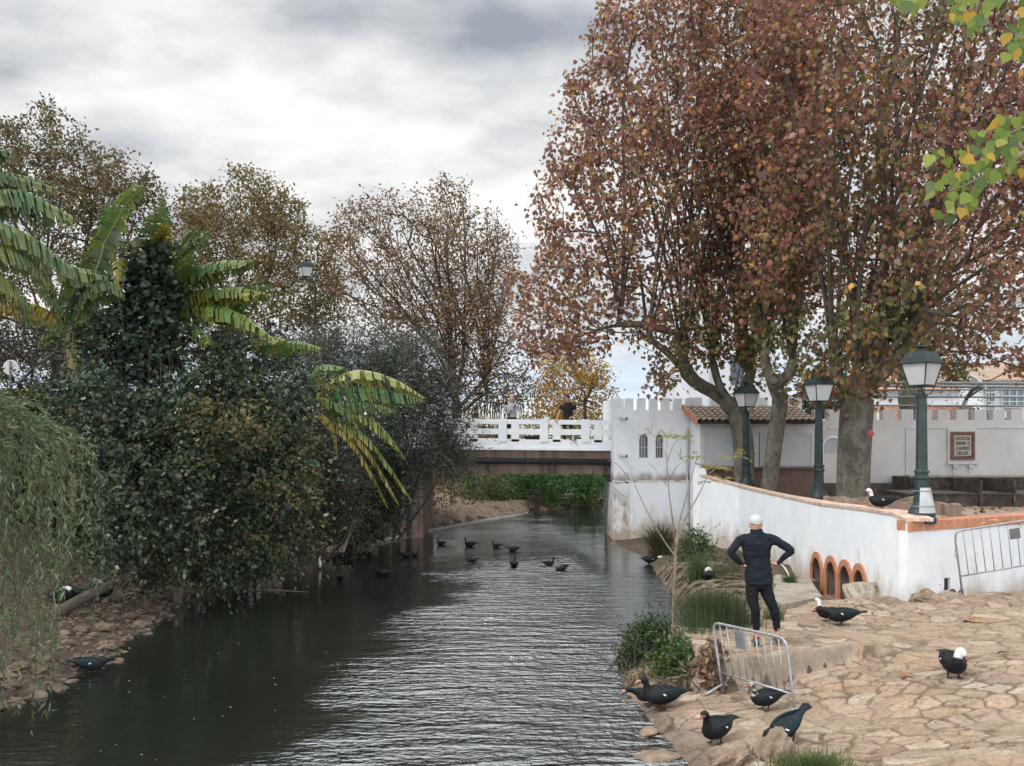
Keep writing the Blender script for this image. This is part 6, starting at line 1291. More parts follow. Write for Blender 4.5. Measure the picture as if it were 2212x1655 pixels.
# ================================================================ STREET LAMPS
def lantern(t, x, y, z, rot, k=1.0, frame=None):
    """z = underside of the glass body; k scales"""
    fm = frame or M['lamp_metal']
    def ring(hw, zz): return [(x + hw * 1.414 * math.cos(rot + math.pi / 4 + i * math.pi / 2), y + hw * 1.414 * math.sin(rot + math.pi / 4 + i * math.pi / 2), zz) for i in range(4)]
    h = .41 * k; a, b = .165 * k, .262 * k
    lo, hi = ring(a, z), ring(b, z + h)
    for i in range(4):
        j = (i + 1) % 4; q = MB(); e = .045
        L0 = [tuple(np.array(lo[i]) * (1 - f) + np.array(lo[j]) * f) for f in (e, 1 - e)]; H0 = [tuple(np.array(hi[i]) * (1 - f) + np.array(hi[j]) * f) for f in (e, 1 - e)]
        c = np.array((x, y, 0)); n_ = (np.array(L0[0]) + np.array(L0[1])) / 2 - c; n_[2] = 0; n_ /= np.linalg.norm(n_); off = n_ * .012
        vs = [tuple(np.array(p) - off) for p in (L0[0], L0[1], H0[1], H0[0])] + [tuple(np.array(p) - off * .3) for p in (L0[0], L0[1], H0[1], H0[0])]
        q.add(vs, [(0, 1, 2, 3), (7, 6, 5, 4), (0, 4, 5, 1), (1, 5, 6, 2), (2, 6, 7, 3), (3, 7, 4, 0)]); q.build('glass_pane', M['lamp_glass'], t)
    q = MB()
    for i in range(4): q.tube([lo[i], hi[i]], .013 * k, 6)
    for rg_, r in ((lo, .014), (hi, .016)):
        for i in range(4): q.tube([rg_[i], rg_[(i + 1) % 4]], r * k, 6)
    q.build('lantern_frame', fm, t)
    prof = [(.300, -.012), (.300, .012), (.280, .022), (.235, .11), (.185, .19), (.155, .215), (.085, .225), (.060, .235), (.050, .27), (.055, .285), (.10, .305), (.10, .32), (.035, .335), (.022, .35), (.028, .365), (.010, .39)]
    q = MB(); vs = []
    for r, zz in prof: vs += ring(r * k * (1 if r > .12 else .75), z + h + zz * k)
    n_ = len(prof); fs = [(i * 4 + j, i * 4 + (j + 1) % 4, i * 4 + 4 + (j + 1) % 4, i * 4 + 4 + j) for i in range(n_ - 1) for j in range(4)] + [(3, 2, 1, 0), tuple((n_ - 1) * 4 + j for j in range(4))]
    q.add(vs, fs); q.build('lantern_roof', M['lamp_metal'], t, bevel=.004)
    return h
def lamp(label, u, v, s, top, rot, worn=False):
    p = P(u, v, s); H = (v - top) / s; fm = M['lamp_metal_worn'] if worn else M['lamp_metal']; t = thing('street_lamp', label, 'street lamp', tuple(p), 0, 'old-fashioned lamp posts on the terrace wall')
    z0 = p.z; k = H / 3.3; zl = z0 + (H - .80 * k); x, y = p.x, p.y
    q = MB(); q.lathe([(.26, z0 - .06), (.26, z0 + .05), (.235, z0 + .07), (.245, z0 + .12), (.225, z0 + .17), (.18, z0 + .24), (.145, z0 + .33), (.135, z0 + .46)], 20, (x, y)); q.build('base', fm, t, smooth=False, bevel=.006)
    q = MB(); n_ = 20
    prof = [(.128, z0 + .46), (.122, z0 + .75), (.14, z0 + .77), (.14, z0 + .80), (.118, z0 + .82), (.118, z0 + .86), (.135, z0 + .88), (.135, z0 + .91), (.108, z0 + .93), (.105, z0 + 1.2), (.092, zl - .22), (.105, zl - .21), (.105, zl - .18), (.07, zl - .16), (.06, zl - .13)]
    vs = []
    for i, (r, z) in enumerate(prof):
        for j in range(n_): rr_ = r * (1 - .07 * (j % 2)) if 8 <= i <= 10 or i <= 1 else r; vs.append((x + rr_ * math.cos(2 * math.pi * j / n_), y + rr_ * math.sin(2 * math.pi * j / n_), z))
    fs = [(i * n_ + j, i * n_ + (j + 1) % n_, (i + 1) * n_ + (j + 1) % n_, (i + 1) * n_ + j) for i in range(len(prof) - 1) for j in range(n_)] + [tuple((len(prof) - 1) * n_ + j for j in range(n_))]
    q.add(vs, fs); q.build('post', fm, t)
    q = MB()
    for i in range(4):
        a = rot + math.pi / 4 + i * math.pi / 2; c_, s__ = math.cos(a), math.sin(a)
        pts = catmull([(x + .05 * c_, y + .05 * s__, zl - .17), (x + .16 * c_, y + .16 * s__, zl - .15), (x + .20 * c_, y + .20 * s__, zl - .08), (x + .225 * k * c_, y + .225 * k * s__, zl)], 8); q.tube(pts, .011, 6)
    q.tube([(x, y, zl - .15), (x, y, zl + .06)], .025, 8); q.build('lantern_bracket', fm, t)
    lantern(t, x, y, zl, rot, k, fm); return t
lamp('farthest terrace lamp post, dark green, in front of the forked plane tree', 1611, 1056, 69.7, 822, .45)
lamp('middle terrace lamp post, dark green, between the slim and the thick plane trees', 1768, 1084, 86.4, 797, .30)
l3 = lamp('nearest, largest lamp post, worn green, with a white sheet strapped round its foot', 1990, 1123, 116.7, 740, .62, True)
p = P(1990, 1123, 116.7); q = MB(); vs = []; n_ = 9
for z, r in ((p.z + .14, .245), (p.z + .60, .155), ):
    for k in range(n_): a = -math.pi / 2 - .55 + 1.75 * k / (n_ - 1); vs.append((p.x + r * math.cos(a), p.y + r * math.sin(a), z))
for z, r in ((p.z + .14, .239), (p.z + .60, .149)):
    for k in range(n_): a = -math.pi / 2 - .55 + 1.75 * k / (n_ - 1); vs.append((p.x + r * math.cos(a), p.y + r * math.sin(a), z))
fs = [(k, k + 1, n_ + k + 1, n_ + k) for k in range(n_ - 1)] + [(2 * n_ + k + 1, 2 * n_ + k, 3 * n_ + k, 3 * n_ + k + 1) for k in range(n_ - 1)] + [(n_ + k, n_ + k + 1, 3 * n_ + k + 1, 3 * n_ + k) for k in range(n_ - 1)]
q.add(vs, fs); M['sheet'] = mat('white_sheet', (.34, .36, .38), (.46, .48, .50), scale=5, rough=.6); sh = q.build('white_sheet', M['sheet'], l3)
q = MB()
for z, r in ((p.z + .26, .226), (p.z + .54, .170)): q.tube([(p.x + r * math.cos(a), p.y + r * math.sin(a), z) for a in np.linspace(0, 2 * math.pi, 20)], .008, 5)
q.build('strap', M['steel_dark'], sh)
# distant lamp on a bracket
sl_ = 53.; pp = P(680, 740, sl_); t = thing('street_lamp', 'distant lamp post with its lantern on a side bracket, above the oleander on the left', 'street lamp', (pp.x, pp.y, 2.))
q = MB(); q.tube([(pp.x, pp.y, 1.8), P(680, 700, sl_), P(680, 606, sl_)], [.07, .055, .045], 10); q.build('post', M['lamp_metal'], t)
q = MB(); q.tube([P(680, 609, sl_), P(670, 609, sl_), P(662, 604, sl_), P(660, 598, sl_)], .035, 8); q.build('bracket', M['lamp_metal'], t); c = P(660, 598, sl_); lantern(t, c.x, c.y, c.z, .5, .95)
# road sign seen from behind, and its rail
p = P(23, 794, 88); t = thing('road_sign', 'grey back of a round road sign on a steel post at the far left', 'sign', (p.x, p.y, 1.6)); q = MB()
q.tube([(p.x, p.y, p.z), (p.x, p.y + .015, p.z)], .19, 28); q.build('sign_disc', M['plaster_grey_shaded'], t); q = MB(); q.tube([(p.x, p.y - .035, 1.5), (p.x, p.y - .035, p.z + .16)], .022, 8); q.build('post', M['steel_dark'], t)
t = thing('guard_rail', 'thin horizontal rail on posts behind the yellow-green vine at the left edge', 'railing', (-11, 24, 2.)); q = MB(); q.tube([P(-120, 843, 90), P(135, 843, 90)], .022, 6)
for u in (-40, 60): q.tube([P(u, 843, 90), (P(u, 843, 90).x, P(u, 843, 90).y, 2)], .025, 6)
q.build('rail', M['steel_dark'], t)

# ================================================================ CROWD BARRIERS
def barrier(label, tl, tr, fl, fr, nb, plate, up=None):
    """tl,tr: top corners; fl,fr: feet of the two uprights (3D)"""
    tl, tr, fl, fr = map(Vector, (tl, tr, fl, fr)); t = thing('crowd_barrier', label, 'barrier', tuple((fl + fr) / 2), 0, 'galvanised crowd barriers')
    def Q(a, b): return (tl + (tr - tl) * a) * (1 - b) + (fl + (fr - fl) * a) * b     # a across, b down
    c = .07; wdt = (tr - tl).length; r_ = .13 / wdt; rv = .13
    pts = [Q(0, 1), Q(0, .6), Q(0, rv + .02), Q(r_ * .12, rv * .45), Q(r_ * .42, rv * .12), Q(r_, 0), Q(.5, 0), Q(1 - r_, 0), Q(1 - r_ * .42, rv * .12), Q(1 - r_ * .12, rv * .45), Q(1, rv + .02), Q(1, .6), Q(1, 1)]
    q = MB(); q.tube(pts, .019, 10); q.build('frame', M['steel'], t, smooth=True)
    q = MB(); q.tube([Q(.0, .72), Q(1, .72)], .016, 8); q.build('lower_rail', M['steel'], t, smooth=True)
    for i in range(1, nb + 1):
        a = i / (nb + 1); q = MB(); q.tube([Q(a, .012), Q(a, .72)], .0088, 6); q.build('bar', M['steel'], t, smooth=True)
    d = (tr - tl).normalized(); nrm = d.cross(Vector((0, 0, 1))).normalized()
    for a in (0, 1):
        f = Q(a, 1) + Vector((0, 0, .09)); q = MB(); s_ = .30
        e1 = f + nrm * s_; e2 = f - nrm * s_ * .8; e1.z = fl.z - .01 + (fr.z - fl.z) * a; e2.z = e1.z
        q.tube([e1, f + nrm * .05 + Vector((0, 0, -.005)), f, f - nrm * .05 + Vector((0, 0, -.005)), e2], .018, 8); q.build('foot', M['steel'], t, smooth=True)
    q = MB(); a0, b0, w_, h_ = plate; p0 = Q(a0, b0); dn = (fl - tl).normalized()
    c_ = [p0, p0 + d * w_, p0 + d * w_ + dn * h_, p0 + dn * h_]; o_ = nrm * .016
    q.add([tuple(v - o_) for v in c_] + [tuple(v + o_) for v in c_], [(0, 1, 2, 3), (7, 6, 5, 4), (0, 4, 5, 1), (1, 5, 6, 2), (2, 6, 7, 3), (3, 7, 4, 0)]); q.build('plate', M['steel_dark'], t)
    q = MB(); q.tube([Q(0, .30), Q(0, .30) - d * .035, Q(0, .42) - d * .035], .006, 5); q.build('hook', M['steel'], t); return t
sL, sR = 159., 174.
barrier('near crowd barrier standing at the corner of the raised slab in front of the man', P(1539, 1344, sL * 1.0), P(1697, 1379, sR * 1.0), P(1560, 1494, sL * 1.012), P(1718, 1547, sR * 1.012), 9, (.31, .055, .17, .22))
g0 = PZ(2078, 1276, .72); g1 = P(2290, 1232, 124)
barrier('right-hand crowd barrier leaning in front of the terracotta-topped wall', P(2060, 1148, 121.5), P(2330, 1106, 124), P(2078, 1290 - 8, 119.5), P(2340, 1236, 122), 13, (.44, .10, .17, .20))

# ================================================================ ROCKS, LOG, SLABS
def rock(mb, c, r, rng, n=3, rough=.28):
    bm = bmesh.new(); bmesh.ops.create_icosphere(bm, subdivisions=n, radius=1.0); o = rng.uniform(0, 50); rot = Matrix.Rotation(rng.uniform(0, 6.28), 3, 'Z')
    planes = [Vector(rng.normal(0, 1, 3)).normalized() for _ in range(7)]; pd = [rng.uniform(.62, .92) for _ in range(7)]
    for v in bm.verts:
        p = v.co.copy()
        for pl_, d_ in zip(planes, pd):
            k = p.dot(pl_) - d_
            if k > 0: p -= pl_ * k * .85
        f = 1 + rough * (float(fbm(p.x * 2 + o, p.y * 2 + p.z * 1.7 + o, 3)) - .47) * 1.6 + rough * .45 * (float(fbm(p.x * 7 + o, p.y * 7 + p.z * 6, 4)) - .47) + (.10 * (float(fbm(p.x * 15 + o, p.y * 15 + p.z * 14, 6)) - .47) if n > 2 else 0)
        p = rot @ Vector((p.x * r[0] * f, p.y * r[1] * f, p.z * r[2] * f)); v.co = p + Vector(c)
    b0 = len(mb.v); bm.verts.ensure_lookup_table(); vs = [tuple(v.co) for v in bm.verts]; fs = [tuple(v.index for v in f.verts) for f in bm.faces]; mb.add(vs, fs); bm.free()
rr = np.random.RandomState(17)
def onerock(name, label, u, v, s, r, mt='rock', n=4, dz=0, rough=.28, cat='boulder'):
    c = P(u, v, s); c.z += dz; q = MB(); rock(q, (0, 0, 0), r, rr, n, rough); o = link(name, q.mesh(name, True), M[mt]); o.location = c; tagp(o, label, cat); return o
onerock('boulder', 'large pale rounded boulder in front of the last arched niche', 1866, 1293, 111, (.50, .36, .34), 'rock_pale', 5, .02, .3)
onerock('boulder', 'dark weathered spreading rock at the foot of the wall corner', 1985, 1300, 118, (.58, .36, .30), 'rock', 5, .02, .7)
onerock('boulder', 'low dark rock beside the spreading rock, against the wall corner', 1935, 1315, 120, (.30, .22, .16), 'rock', 4, .02, .5)
onerock('boulder', 'reddish-brown upright boulder at the bottom edge between the ducks', 1668, 1620, 201, (.21, .18, .21), 'rock', 5, 0, .7)
onerock('boulder', 'flat mossy-brown rock at the water edge at the bottom of the picture', 1572, 1645, 203, (.44, .26, .15), 'rock', 5, -.01, .8)
onerock('boulder', 'small flat stone between the flat rock and the reddish boulder', 1640, 1655, 206, (.10, .10, .05), 'rock_pale', 3, 0, .4)
onerock('boulder', 'grey submerged rock showing at the water surface at the bottom', 1425, 1632, 191, (.30, .26, .08), 'rock', 4, -.03, .4)
onerock('boulder', 'pointed brown stone at the water edge below the near barrier', 1400, 1580, 177, (.12, .18, .06), 'rock', 3, 0, .4)
onerock('boulder', 'flat rock lying on the pavement beside the pair of ducks', 1850, 1356, 128, (.42, .26, .12), 'rock', 4, .02, .5)
onerock('boulder', 'rough stones at the crumbling edge of the raised slab', 1790, 1424, 152, (.30, .14, .10), 'rock', 4, .01, .6)
onerock('boulder', 'small round stone at the foot of the withered leaves', 1507, 1478, 157, (.10, .09, .12), 'rock_pale', 3, 0, .3)
onerock('boulder', 'square brown block at the corner of the gatehouse pier in the water', 1327, 1178, 63.5, (.22, .3, .16), 'rock', 3, 0, .35)
q = MB()
for (u, v, s, r) in ((1690, 1255, 97, .18), (1712, 1262, 99, .14), (1726, 1268, 101, .2), (1670, 1262, 97, .15), (1640, 1250, 95, .16), (1615, 1245, 92, .14), (1590, 1262, 92, .12), (1700, 1280, 102, .12), (1560, 1240, 88, .15), (1580, 1228, 87, .12), (1735, 1285, 103, .13)):
    c = P(u, v, s); rock(q, (c.x, c.y, c.z), (r * 1.2, r, r * .8), rr, 3, .4)
tagp(q.build('rubble', M['rock_pale'], smooth=True), 'heap of pale rubble along the foot of the white wall behind the man', 'rubble', kind='stuff')
q = MB(); a = P(1685, 1270, 98); b_ = P(1748, 1284, 99); c = P(1775, 1330, 113); d = P(1690, 1350, 122); e = P(1660, 1330, 117)
q.add([(a.x, a.y, .52), (b_.x, b_.y, .52), (c.x, c.y, .55), (d.x, d.y, .64), (e.x, e.y, .60), (a.x, a.y, .1), (b_.x, b_.y, .1), (c.x, c.y, .1), (d.x, d.y, .1), (e.x, e.y, .1)], [(0, 4, 3, 2, 1), (0, 1, 6, 5), (1, 2, 7, 6), (2, 3, 8, 7), (3, 4, 9, 8), (4, 0, 5, 9)])
me = q.mesh('concrete_slab'); bm = bmesh.new(); bm.from_mesh(me); bmesh.ops.recalc_face_normals(bm, faces=bm.faces); bm.to_mesh(me); bm.free(); tagp(link('concrete_slab', me, M['concrete']), 'smooth triangular concrete slab behind the man, beside the outflow channel', 'slab')
q = MB(); a = P(1700, 1266, 96); b_ = P(1755, 1290, 94); q.hexa([(a.x, a.y - .1, -.3), (b_.x, b_.y - .5, -.3), (b_.x, b_.y, -.3), (a.x, a.y + .4, -.3), (a.x, a.y - .1, .42), (b_.x, b_.y - .5, .36), (b_.x, b_.y, .36), (a.x, a.y + .4, .42)])
tagp(q.build('concrete_block', M['concrete_brown'], bevel=.03), 'stained concrete block at the mouth of the channel left of the niches', 'block')
# hose
q = MB(); q.tube(catmull([P(1676, 1215, 98), P(1690, 1222, 98), P(1702, 1240, 99), P(1708, 1268, 100)], 14), .02, 7); tagp(q.build('hose', M['plaster_worn'], smooth=True), 'pale hose curving over the rubble right of the man\'s hip', 'hose')
# left bank stones and log
groups = 'loose stones on the left bank'
q = MB(); cnt = 0
for k in range(520):
    y = rr.uniform(12.8, 24.5); xl = float(np.interp(y, LY, LX)); d = abs(rr.normal(0, .9)) - .22
    if d > 2.4: continue
    x = xl - d + .0; z = float(lbank(np.array(x), np.array(y))); r = rr.uniform(.02, .065) if rr.rand() < .82 else rr.uniform(.07, .14); rock(q, (x, y, z + r * .12), (r * 1.25, r, r * .6), rr, 3 if r > .07 else 2, .7); cnt += 1
M['stones'] = mat('bank_stone', (.065, .049, .038), (.165, .122, .092), scale=2.5, rough=.9, bump=.8, bscale=14, c3=(.11, .08, .06), s3=6); tagp(q.build('bank_stones', M['stones'], smooth=False), 'pale brown stones scattered along the left bank at the waterline', 'stones', kind='stuff')
q = MB(); q.tube(catmull([P(80, 1360, 119), P(110, 1335, 119), P(180, 1292, 117), (P(240, 1262, 114)), P(330, 1205, 108)], 16), list(np.linspace(.14, .07, 16)), 9)
tagp(q.build('leaning_log', M['bark_dark'], smooth=True), 'dark leaning log lying across the stony left bank', 'log')
t = thing('tree_stump', 'split wooden stump standing at the left waterline', 'stump', tuple(PZ(383, 1300, 0))); q = MB()
for (u0, v0, u1, v1, r) in ((372, 1222, 380, 1300, .07), (386, 1218, 384, 1302, .06), (392, 1235, 388, 1302, .045), (366, 1240, 378, 1298, .04)): q.tube([P(u1, v1, 100), P((u0 + u1) / 2 + 2, (v0 + v1) / 2, 100), P(u0, v0, 100)], [r * 1.1, r, r * .7], 7)
q.build('wood', M['bark_pale'], t, smooth=True)
onerock('stone', 'whitish stone in the undergrowth at the far end of the left bank', 611, 1213, 76, (.14, .1, .09), 'rock_pale', 3, 0, .3, cat='stone')
q = MB(); q.tube([P(548, 1276, 92.5), P(600, 1275, 92.2), P(668, 1279, 93)], [.012, .02, .006], 5); tagp(q.build('floating_stick', M['bark_pale']), 'thin pale stick floating on the dark water at the left', 'stick')

# fallen leaves
def litter(name, label, pts, size, pal, mt='dead', kind='maple', tilt=.35):
    n = len(pts); pos = np.array(pts); a = rr.uniform(0, 6.28, n); d = np.column_stack([np.cos(a), np.sin(a), rr.normal(0, tilt, n)]); d /= np.linalg.norm(d, axis=1)[:, None]
    nn = np.column_stack([rr.normal(0, tilt, n), rr.normal(0, tilt, n), np.ones(n)]); nn -= d * (nn * d).sum(1)[:, None]; nn /= np.linalg.norm(nn, axis=1)[:, None]; s = np.cross(d, nn); T_ = tmpl(kind); sz = size * rr.uniform(.5, 1.2, n)
    V = pos[:, None] + sz[:, None, None] * (T_[None, :, 0, None] * s[:, None] + T_[None, :, 1, None] * d[:, None] + T_[None, :, 2, None] * nn[:, None]); o = link(name, npmesh(name, V.reshape(-1, 3), np.full(n, len(T_)), np.arange(n * len(T_)), np.repeat(pick(pal, n, rr), len(T_), axis=0)), M[mt]); tagp(o, label, 'leaves', kind='stuff')
bl_ = [(.30, .15, .07), (.22, .10, .05), (.36, .22, .11), (.16, .08, .045)]
pts = []
for k in range(520):
    y = rr.uniform(18.5, 30); x = rr.uniform(7.7, 17); 
    pts.append((x, y, float(tfl(y)) + .02 + rr.uniform(0, .03)))
litter('fallen_leaves', 'brown plane leaves scattered on the terrace floor', pts, .16, bl_)
pts = []
for k in range(60):
    t_ = rr.uniform(.28, 1.6) * .96; p = WP[-1] + dirf * t_ + n1_ * rr.uniform(.02, .35); pts.append((p.x, p.y, float(rbank(np.array(p.x), np.array(p.y))) + .03 + rr.uniform(0, .06)))
for u, v in ((1985, 1277), (1990, 1262), (2000, 1282), (1978, 1270), (2010, 1285), (2110, 1337), (1955, 1430), (1760, 1305), (2160, 1410), (2095, 1336), (2090, 1560), (1755, 1560), (2010, 1268), (2025, 1275)):
    for j in range(3): p = PZ(u + rr.uniform(-8, 8), v, .66); pts.append((p.x, p.y, float(rbank(np.array(p.x), np.array(p.y))) + (.04 if v > 1290 else .22)))
litter('fallen_leaves', 'dead leaves blown against the foot of the white wall and on the pavement', pts, .15, bl_)
pts = []
for k in range(420):
    p = PZ(rr.uniform(1500, 2230), rr.uniform(1330, 1660), .4); z = float(rbank(np.array(p.x), np.array(p.y)))
    if z > .12 and p.y < 17.5: pts.append((p.x, p.y, z + .018))
litter('paving_debris', 'tiny leaf crumbs and droppings scattered over the stone paving', pts, .03, [(.16, .11, .075), (.10, .075, .055), (.42, .40, .36), (.24, .17, .11)], kind='oval', tilt=.15)
pts = []
for k in range(3800):
    y = rr.uniform(12.6, 30); xl = float(np.interp(y, LY, LX)); x = xl - rr.uniform(.05, 3.5); pts.append((x, y, float(lbank(np.array(x), np.array(y))) + .01 + rr.uniform(0, .03)))
litter('leaf_litter', 'brown leaf litter covering the shaded soil of the left bank', pts, .075, [(.10, .065, .04), (.15, .10, .06), (.06, .045, .03), (.20, .14, .085)], kind='oval', tilt=.5)
pts = []
for k in range(900):
    y = rr.uniform(18.5, 29); x = float(np.interp(y, RY, RX)) + rr.uniform(.1, 3.0)
    if x < 6: pts.append((x, y, float(rbank(np.array(x), np.array(y))) + .02 + rr.uniform(0, .04)))
litter('leaf_litter', 'dry brown litter between the roots and bushes below the white wall', pts, .07, [(.16, .11, .075), (.22, .16, .10), (.09, .065, .045)], kind='oval', tilt=.6)
pts = []
for k in range(120):
    p = PZ(rr.uniform(60, 1300), rr.uniform(1230, 1650) , 0)
    if p.x > np.interp(p.y, LY, LX) + .2: pts.append((p.x, p.y, .006))
litter('floating_leaves', 'small yellow and pale leaves floating on the dark water', pts, .045, [(.26, .22, .12), (.22, .16, .07), (.32, .29, .22)], kind='oval', tilt=.03)

# ================================================================ DUCKS
def duck(label, cat, pos, rz, head='up', colr='black', swim=False, white=.0, scale=1.0, grp=None, pitch=0, name='muscovy_duck', wingpatch=True, speck=False, bill='bill_red'):
    t = thing(name, label, cat, tuple(pos), rz, grp); zo = -.10 if swim else -.022
    body = [(-.37, 0, .262, .060, .005), (-.30, 0, .245, .062, .012), (-.22, 0, .228, .070, .036), (-.13, 0, .208, .105, .078), (-.02, 0, .195, .135, .108), (.08, 0, .192, .136, .112), (.15, 0, .205, .115, .104), (.195, 0, .238, .078, .076)]
    if head == 'up': neck = [(.215, 0, .28, .046, .048), (.225, 0, .33, .036, .037), (.235, 0, .375, .035, .036), (.26, 0, .405, .040, .040), (.295, 0, .405, .036, .034), (.325, 0, .395, .020, .018)]
    elif head == 'tall': neck = [(.21, 0, .29, .044, .046), (.215, 0, .35, .033, .034), (.22, 0, .41, .032, .033), (.245, 0, .445, .038, .038), (.28, 0, .445, .034, .032), (.31, 0, .435, .020, .018)]
    elif head == 'fwd': neck = [(.24, 0, .245, .046, .048), (.29, 0, .26, .034, .036), (.34, 0, .275, .034, .034), (.375, 0, .28, .037, .036), (.41, 0, .272, .032, .030), (.435, 0, .262, .018, .017)]
    elif head == 'down': neck = [(.235, 0, .20, .048, .05), (.265, 0, .15, .038, .04), (.28, 0, .10, .035, .036), (.295, 0, .065, .036, .036), (.305, 0, .04, .028, .028), (.31, 0, .025, .015, .015)]
    elif head == 'tuck': neck = [(.205, .0, .27, .05, .052), (.195, .01, .31, .044, .044), (.185, .02, .345, .042, .042), (.19, .035, .365, .044, .040), (.215, .06, .345, .036, .034), (.235, .075, .315, .020, .020)]
    elif head == 'back': neck = [(.20, .0, .27, .05, .05), (.17, .02, .315, .042, .042), (.12, .04, .33, .04, .04), (.07, .06, .315, .042, .038), (.03, .07, .30, .03, .028), (.0, .075, .285, .015, .015)]
    neck_k = 1.16 if not swim else 1.0
    allp = body + [(a_, b_, c_, w_ * neck_k, h_ * neck_k) for a_, b_, c_, w_, h_ in neck]
    pts = [Vector((a, b, c + zo)) for a, b, c, _, _ in allp]; rad = [(w, h) for *_, w, h in allp]
    # refine
    A = np.array([(p.x, p.y, p.z, r[0], r[1]) for p, r in zip(pts, rad)]); B_ = catmull_n(A, 34); q = MB(); n_ = 12
    Rm = Matrix.Rotation(-pitch, 4, 'Y')
    P3 = [Rm @ Vector(b[:3]) if pitch else Vector(b[:3]) for b in B_]
    q.tube(P3, [(float(max(b[3], .004)), float(max(b[4], .004))) for b in B_], n_, up=(0, 0, 1))
    cols = []; rd = np.random.RandomState(abs(hash(label)) % 9999 if False else len(label))
    for i in range(34):
        f = i / 33 * (len(allp) - 1)
        for k in range(n_):
            a = 2 * math.pi * k / n_; bot = math.sin(a) < -.3
            c = np.array((.010, .011, .013))
            if colr == 'green' : c = np.array((.010, .013, .015))
            if f > len(body) + 2.0 and white > .5: c = np.array((.60, .60, .58))
            elif f > len(body) - .3 and speck and rd.rand() < .5: c = np.array((.38, .37, .34))
            if white > .8 and f > len(body) + .6: c = np.array((.60, .60, .58))
            if white > 1.5 : c = np.array((.62, .60, .56))
            cols.append(c)
    cols += []
    me = q.mesh('body', True, cols); link('body', me, M['feather'], t, world=False)
    # wings
    for sd_ in (1, -1):
        w = MB(); wp = [(.13, .085, .235), (.05, .122, .235), (-.05, .128, .235), (-.15, .10, .245), (-.24, .055, .25), (-.31, .02, .25)]; wr_ = [(.012, .03), (.020, .062), (.020, .070), (.018, .056), (.013, .034), (.005, .010)]
        pw_ = [Vector((a, b * sd_, c + zo)) for a, b, c in wp]; pw_ = [Rm @ p_ for p_ in pw_] if pitch else pw_
        w.tube(catmull(pw_, 14), [tuple(map(float, r)) for r in catmull_n(np.array(wr_, float), 14)], 8, up=(0, 0, 1)); wc = []
        for i in range(14):
            for k in range(8): wc.append((.012, .018, .021) if not (colr == 'green') else (.012, .026, .034))
        link('wing', w.mesh('wing', True, wc), M['feather'], t, world=False)
        if wingpatch:
            w = MB(); c0 = Vector((.02, .146 * sd_, .235 + zo)); c0 = Rm @ c0 if pitch else c0; w.tube([c0 + Vector((.03, -.010 * sd_, .012)), c0, c0 + Vector((-.035, -.002 * sd_, -.018))], [(.004, .008), (.006, .013), (.003, .005)], 6); link('wing_patch', w.mesh('wing_patch', True), M['white_feather'], t, world=False)
    w = MB()      # tail feathers
    for k in range(-3, 4):
        a0 = Vector((-.24, .012 * k, .245 + zo)); a1 = Vector((-.40 + .006 * abs(k), .030 * k, .268 + zo - .004 * abs(k))); a0, a1 = (Rm @ a0, Rm @ a1) if pitch else (a0, a1); sdv = Vector((0, .017, 0)); upv = Vector((0, 0, .004))
        w.add([a0 - sdv, a0 + sdv, a1 + sdv * .8, a1 - sdv * .8, a0 - sdv + upv, a0 + sdv + upv, a1 + sdv * .8 + upv, a1 - sdv * .8 + upv], [(0, 3, 2, 1), (4, 5, 6, 7), (0, 1, 5, 4), (1, 2, 6, 5), (2, 3, 7, 6), (3, 0, 4, 7)])
    link('tail', w.mesh('tail', False, [(.012, .016, .018)] * len(w.v)), M['feather'], t, world=False)
    # bill with red caruncle
    h1 = Vector(neck[-2][:3]); h0 = Vector(neck[-1][:3]); dd = (h0 - h1).normalized(); b0 = h1 + dd * .012; b0.z += zo
    w = MB(); pb_ = [b0, b0 + dd * .03, b0 + dd * .055 + Vector((0, 0, -.003)), b0 + dd * .078 + Vector((0, 0, -.004))]; pb_ = [Rm @ p_ for p_ in pb_] if pitch else pb_; w.tube(pb_, [(.026, .024), (.017, .016), (.015, .010), (.009, .005)], 10, up=(0, 0, 1)); link('bill', w.mesh('bill', True), M[bill], t, world=False)
    ec = Vector(neck[-3][:3]) + Vector((0.015, 0, .008 + zo))
    w = MB()
    for sd_ in (1, -1):
        e_ = ec + Vector((0, .034 * sd_, 0)); e_ = Rm @ e_ if pitch else e_; w.ball(tuple(e_), .0065, 6, 4)
    link('eye', w.mesh('eye', True), M['dark'], t, world=False)
    if not swim:
        w = MB(); c0 = b0 + dd * .004; c0 = Rm @ c0 if pitch else c0; w.ball(tuple(c0), (.024, .0355, .026), 12, 8); link('face_skin', w.mesh('face_skin', True), M[bill], t, world=False)
    if not swim:
        for sd_ in (1, -1):
            w = MB(); w.tube([(.0, .055 * sd_, .11), (.0, .058 * sd_, .07), (.015, .06 * sd_, .012)], [(.026, .026), (.011, .011), (.009, .009)], 7); fx, fy = .015, .06 * sd_
            w.add([(fx - .01, fy, .010), (fx + .075, fy - .035, .006), (fx + .09, fy, .008), (fx + .075, fy + .035, .006), (fx - .01, fy, .018), (fx + .07, fy - .033, .010), (fx + .085, fy, .013), (fx + .07, fy + .033, .010)], [(0, 3, 2, 1), (4, 5, 6, 7), (0, 1, 5, 4), (1, 2, 6, 5), (2, 3, 7, 6), (3, 0, 4, 7)]); link('leg', w.mesh('leg', True), M['duck_leg'], t, world=False)
    t.scale = (scale,) * 3; return t
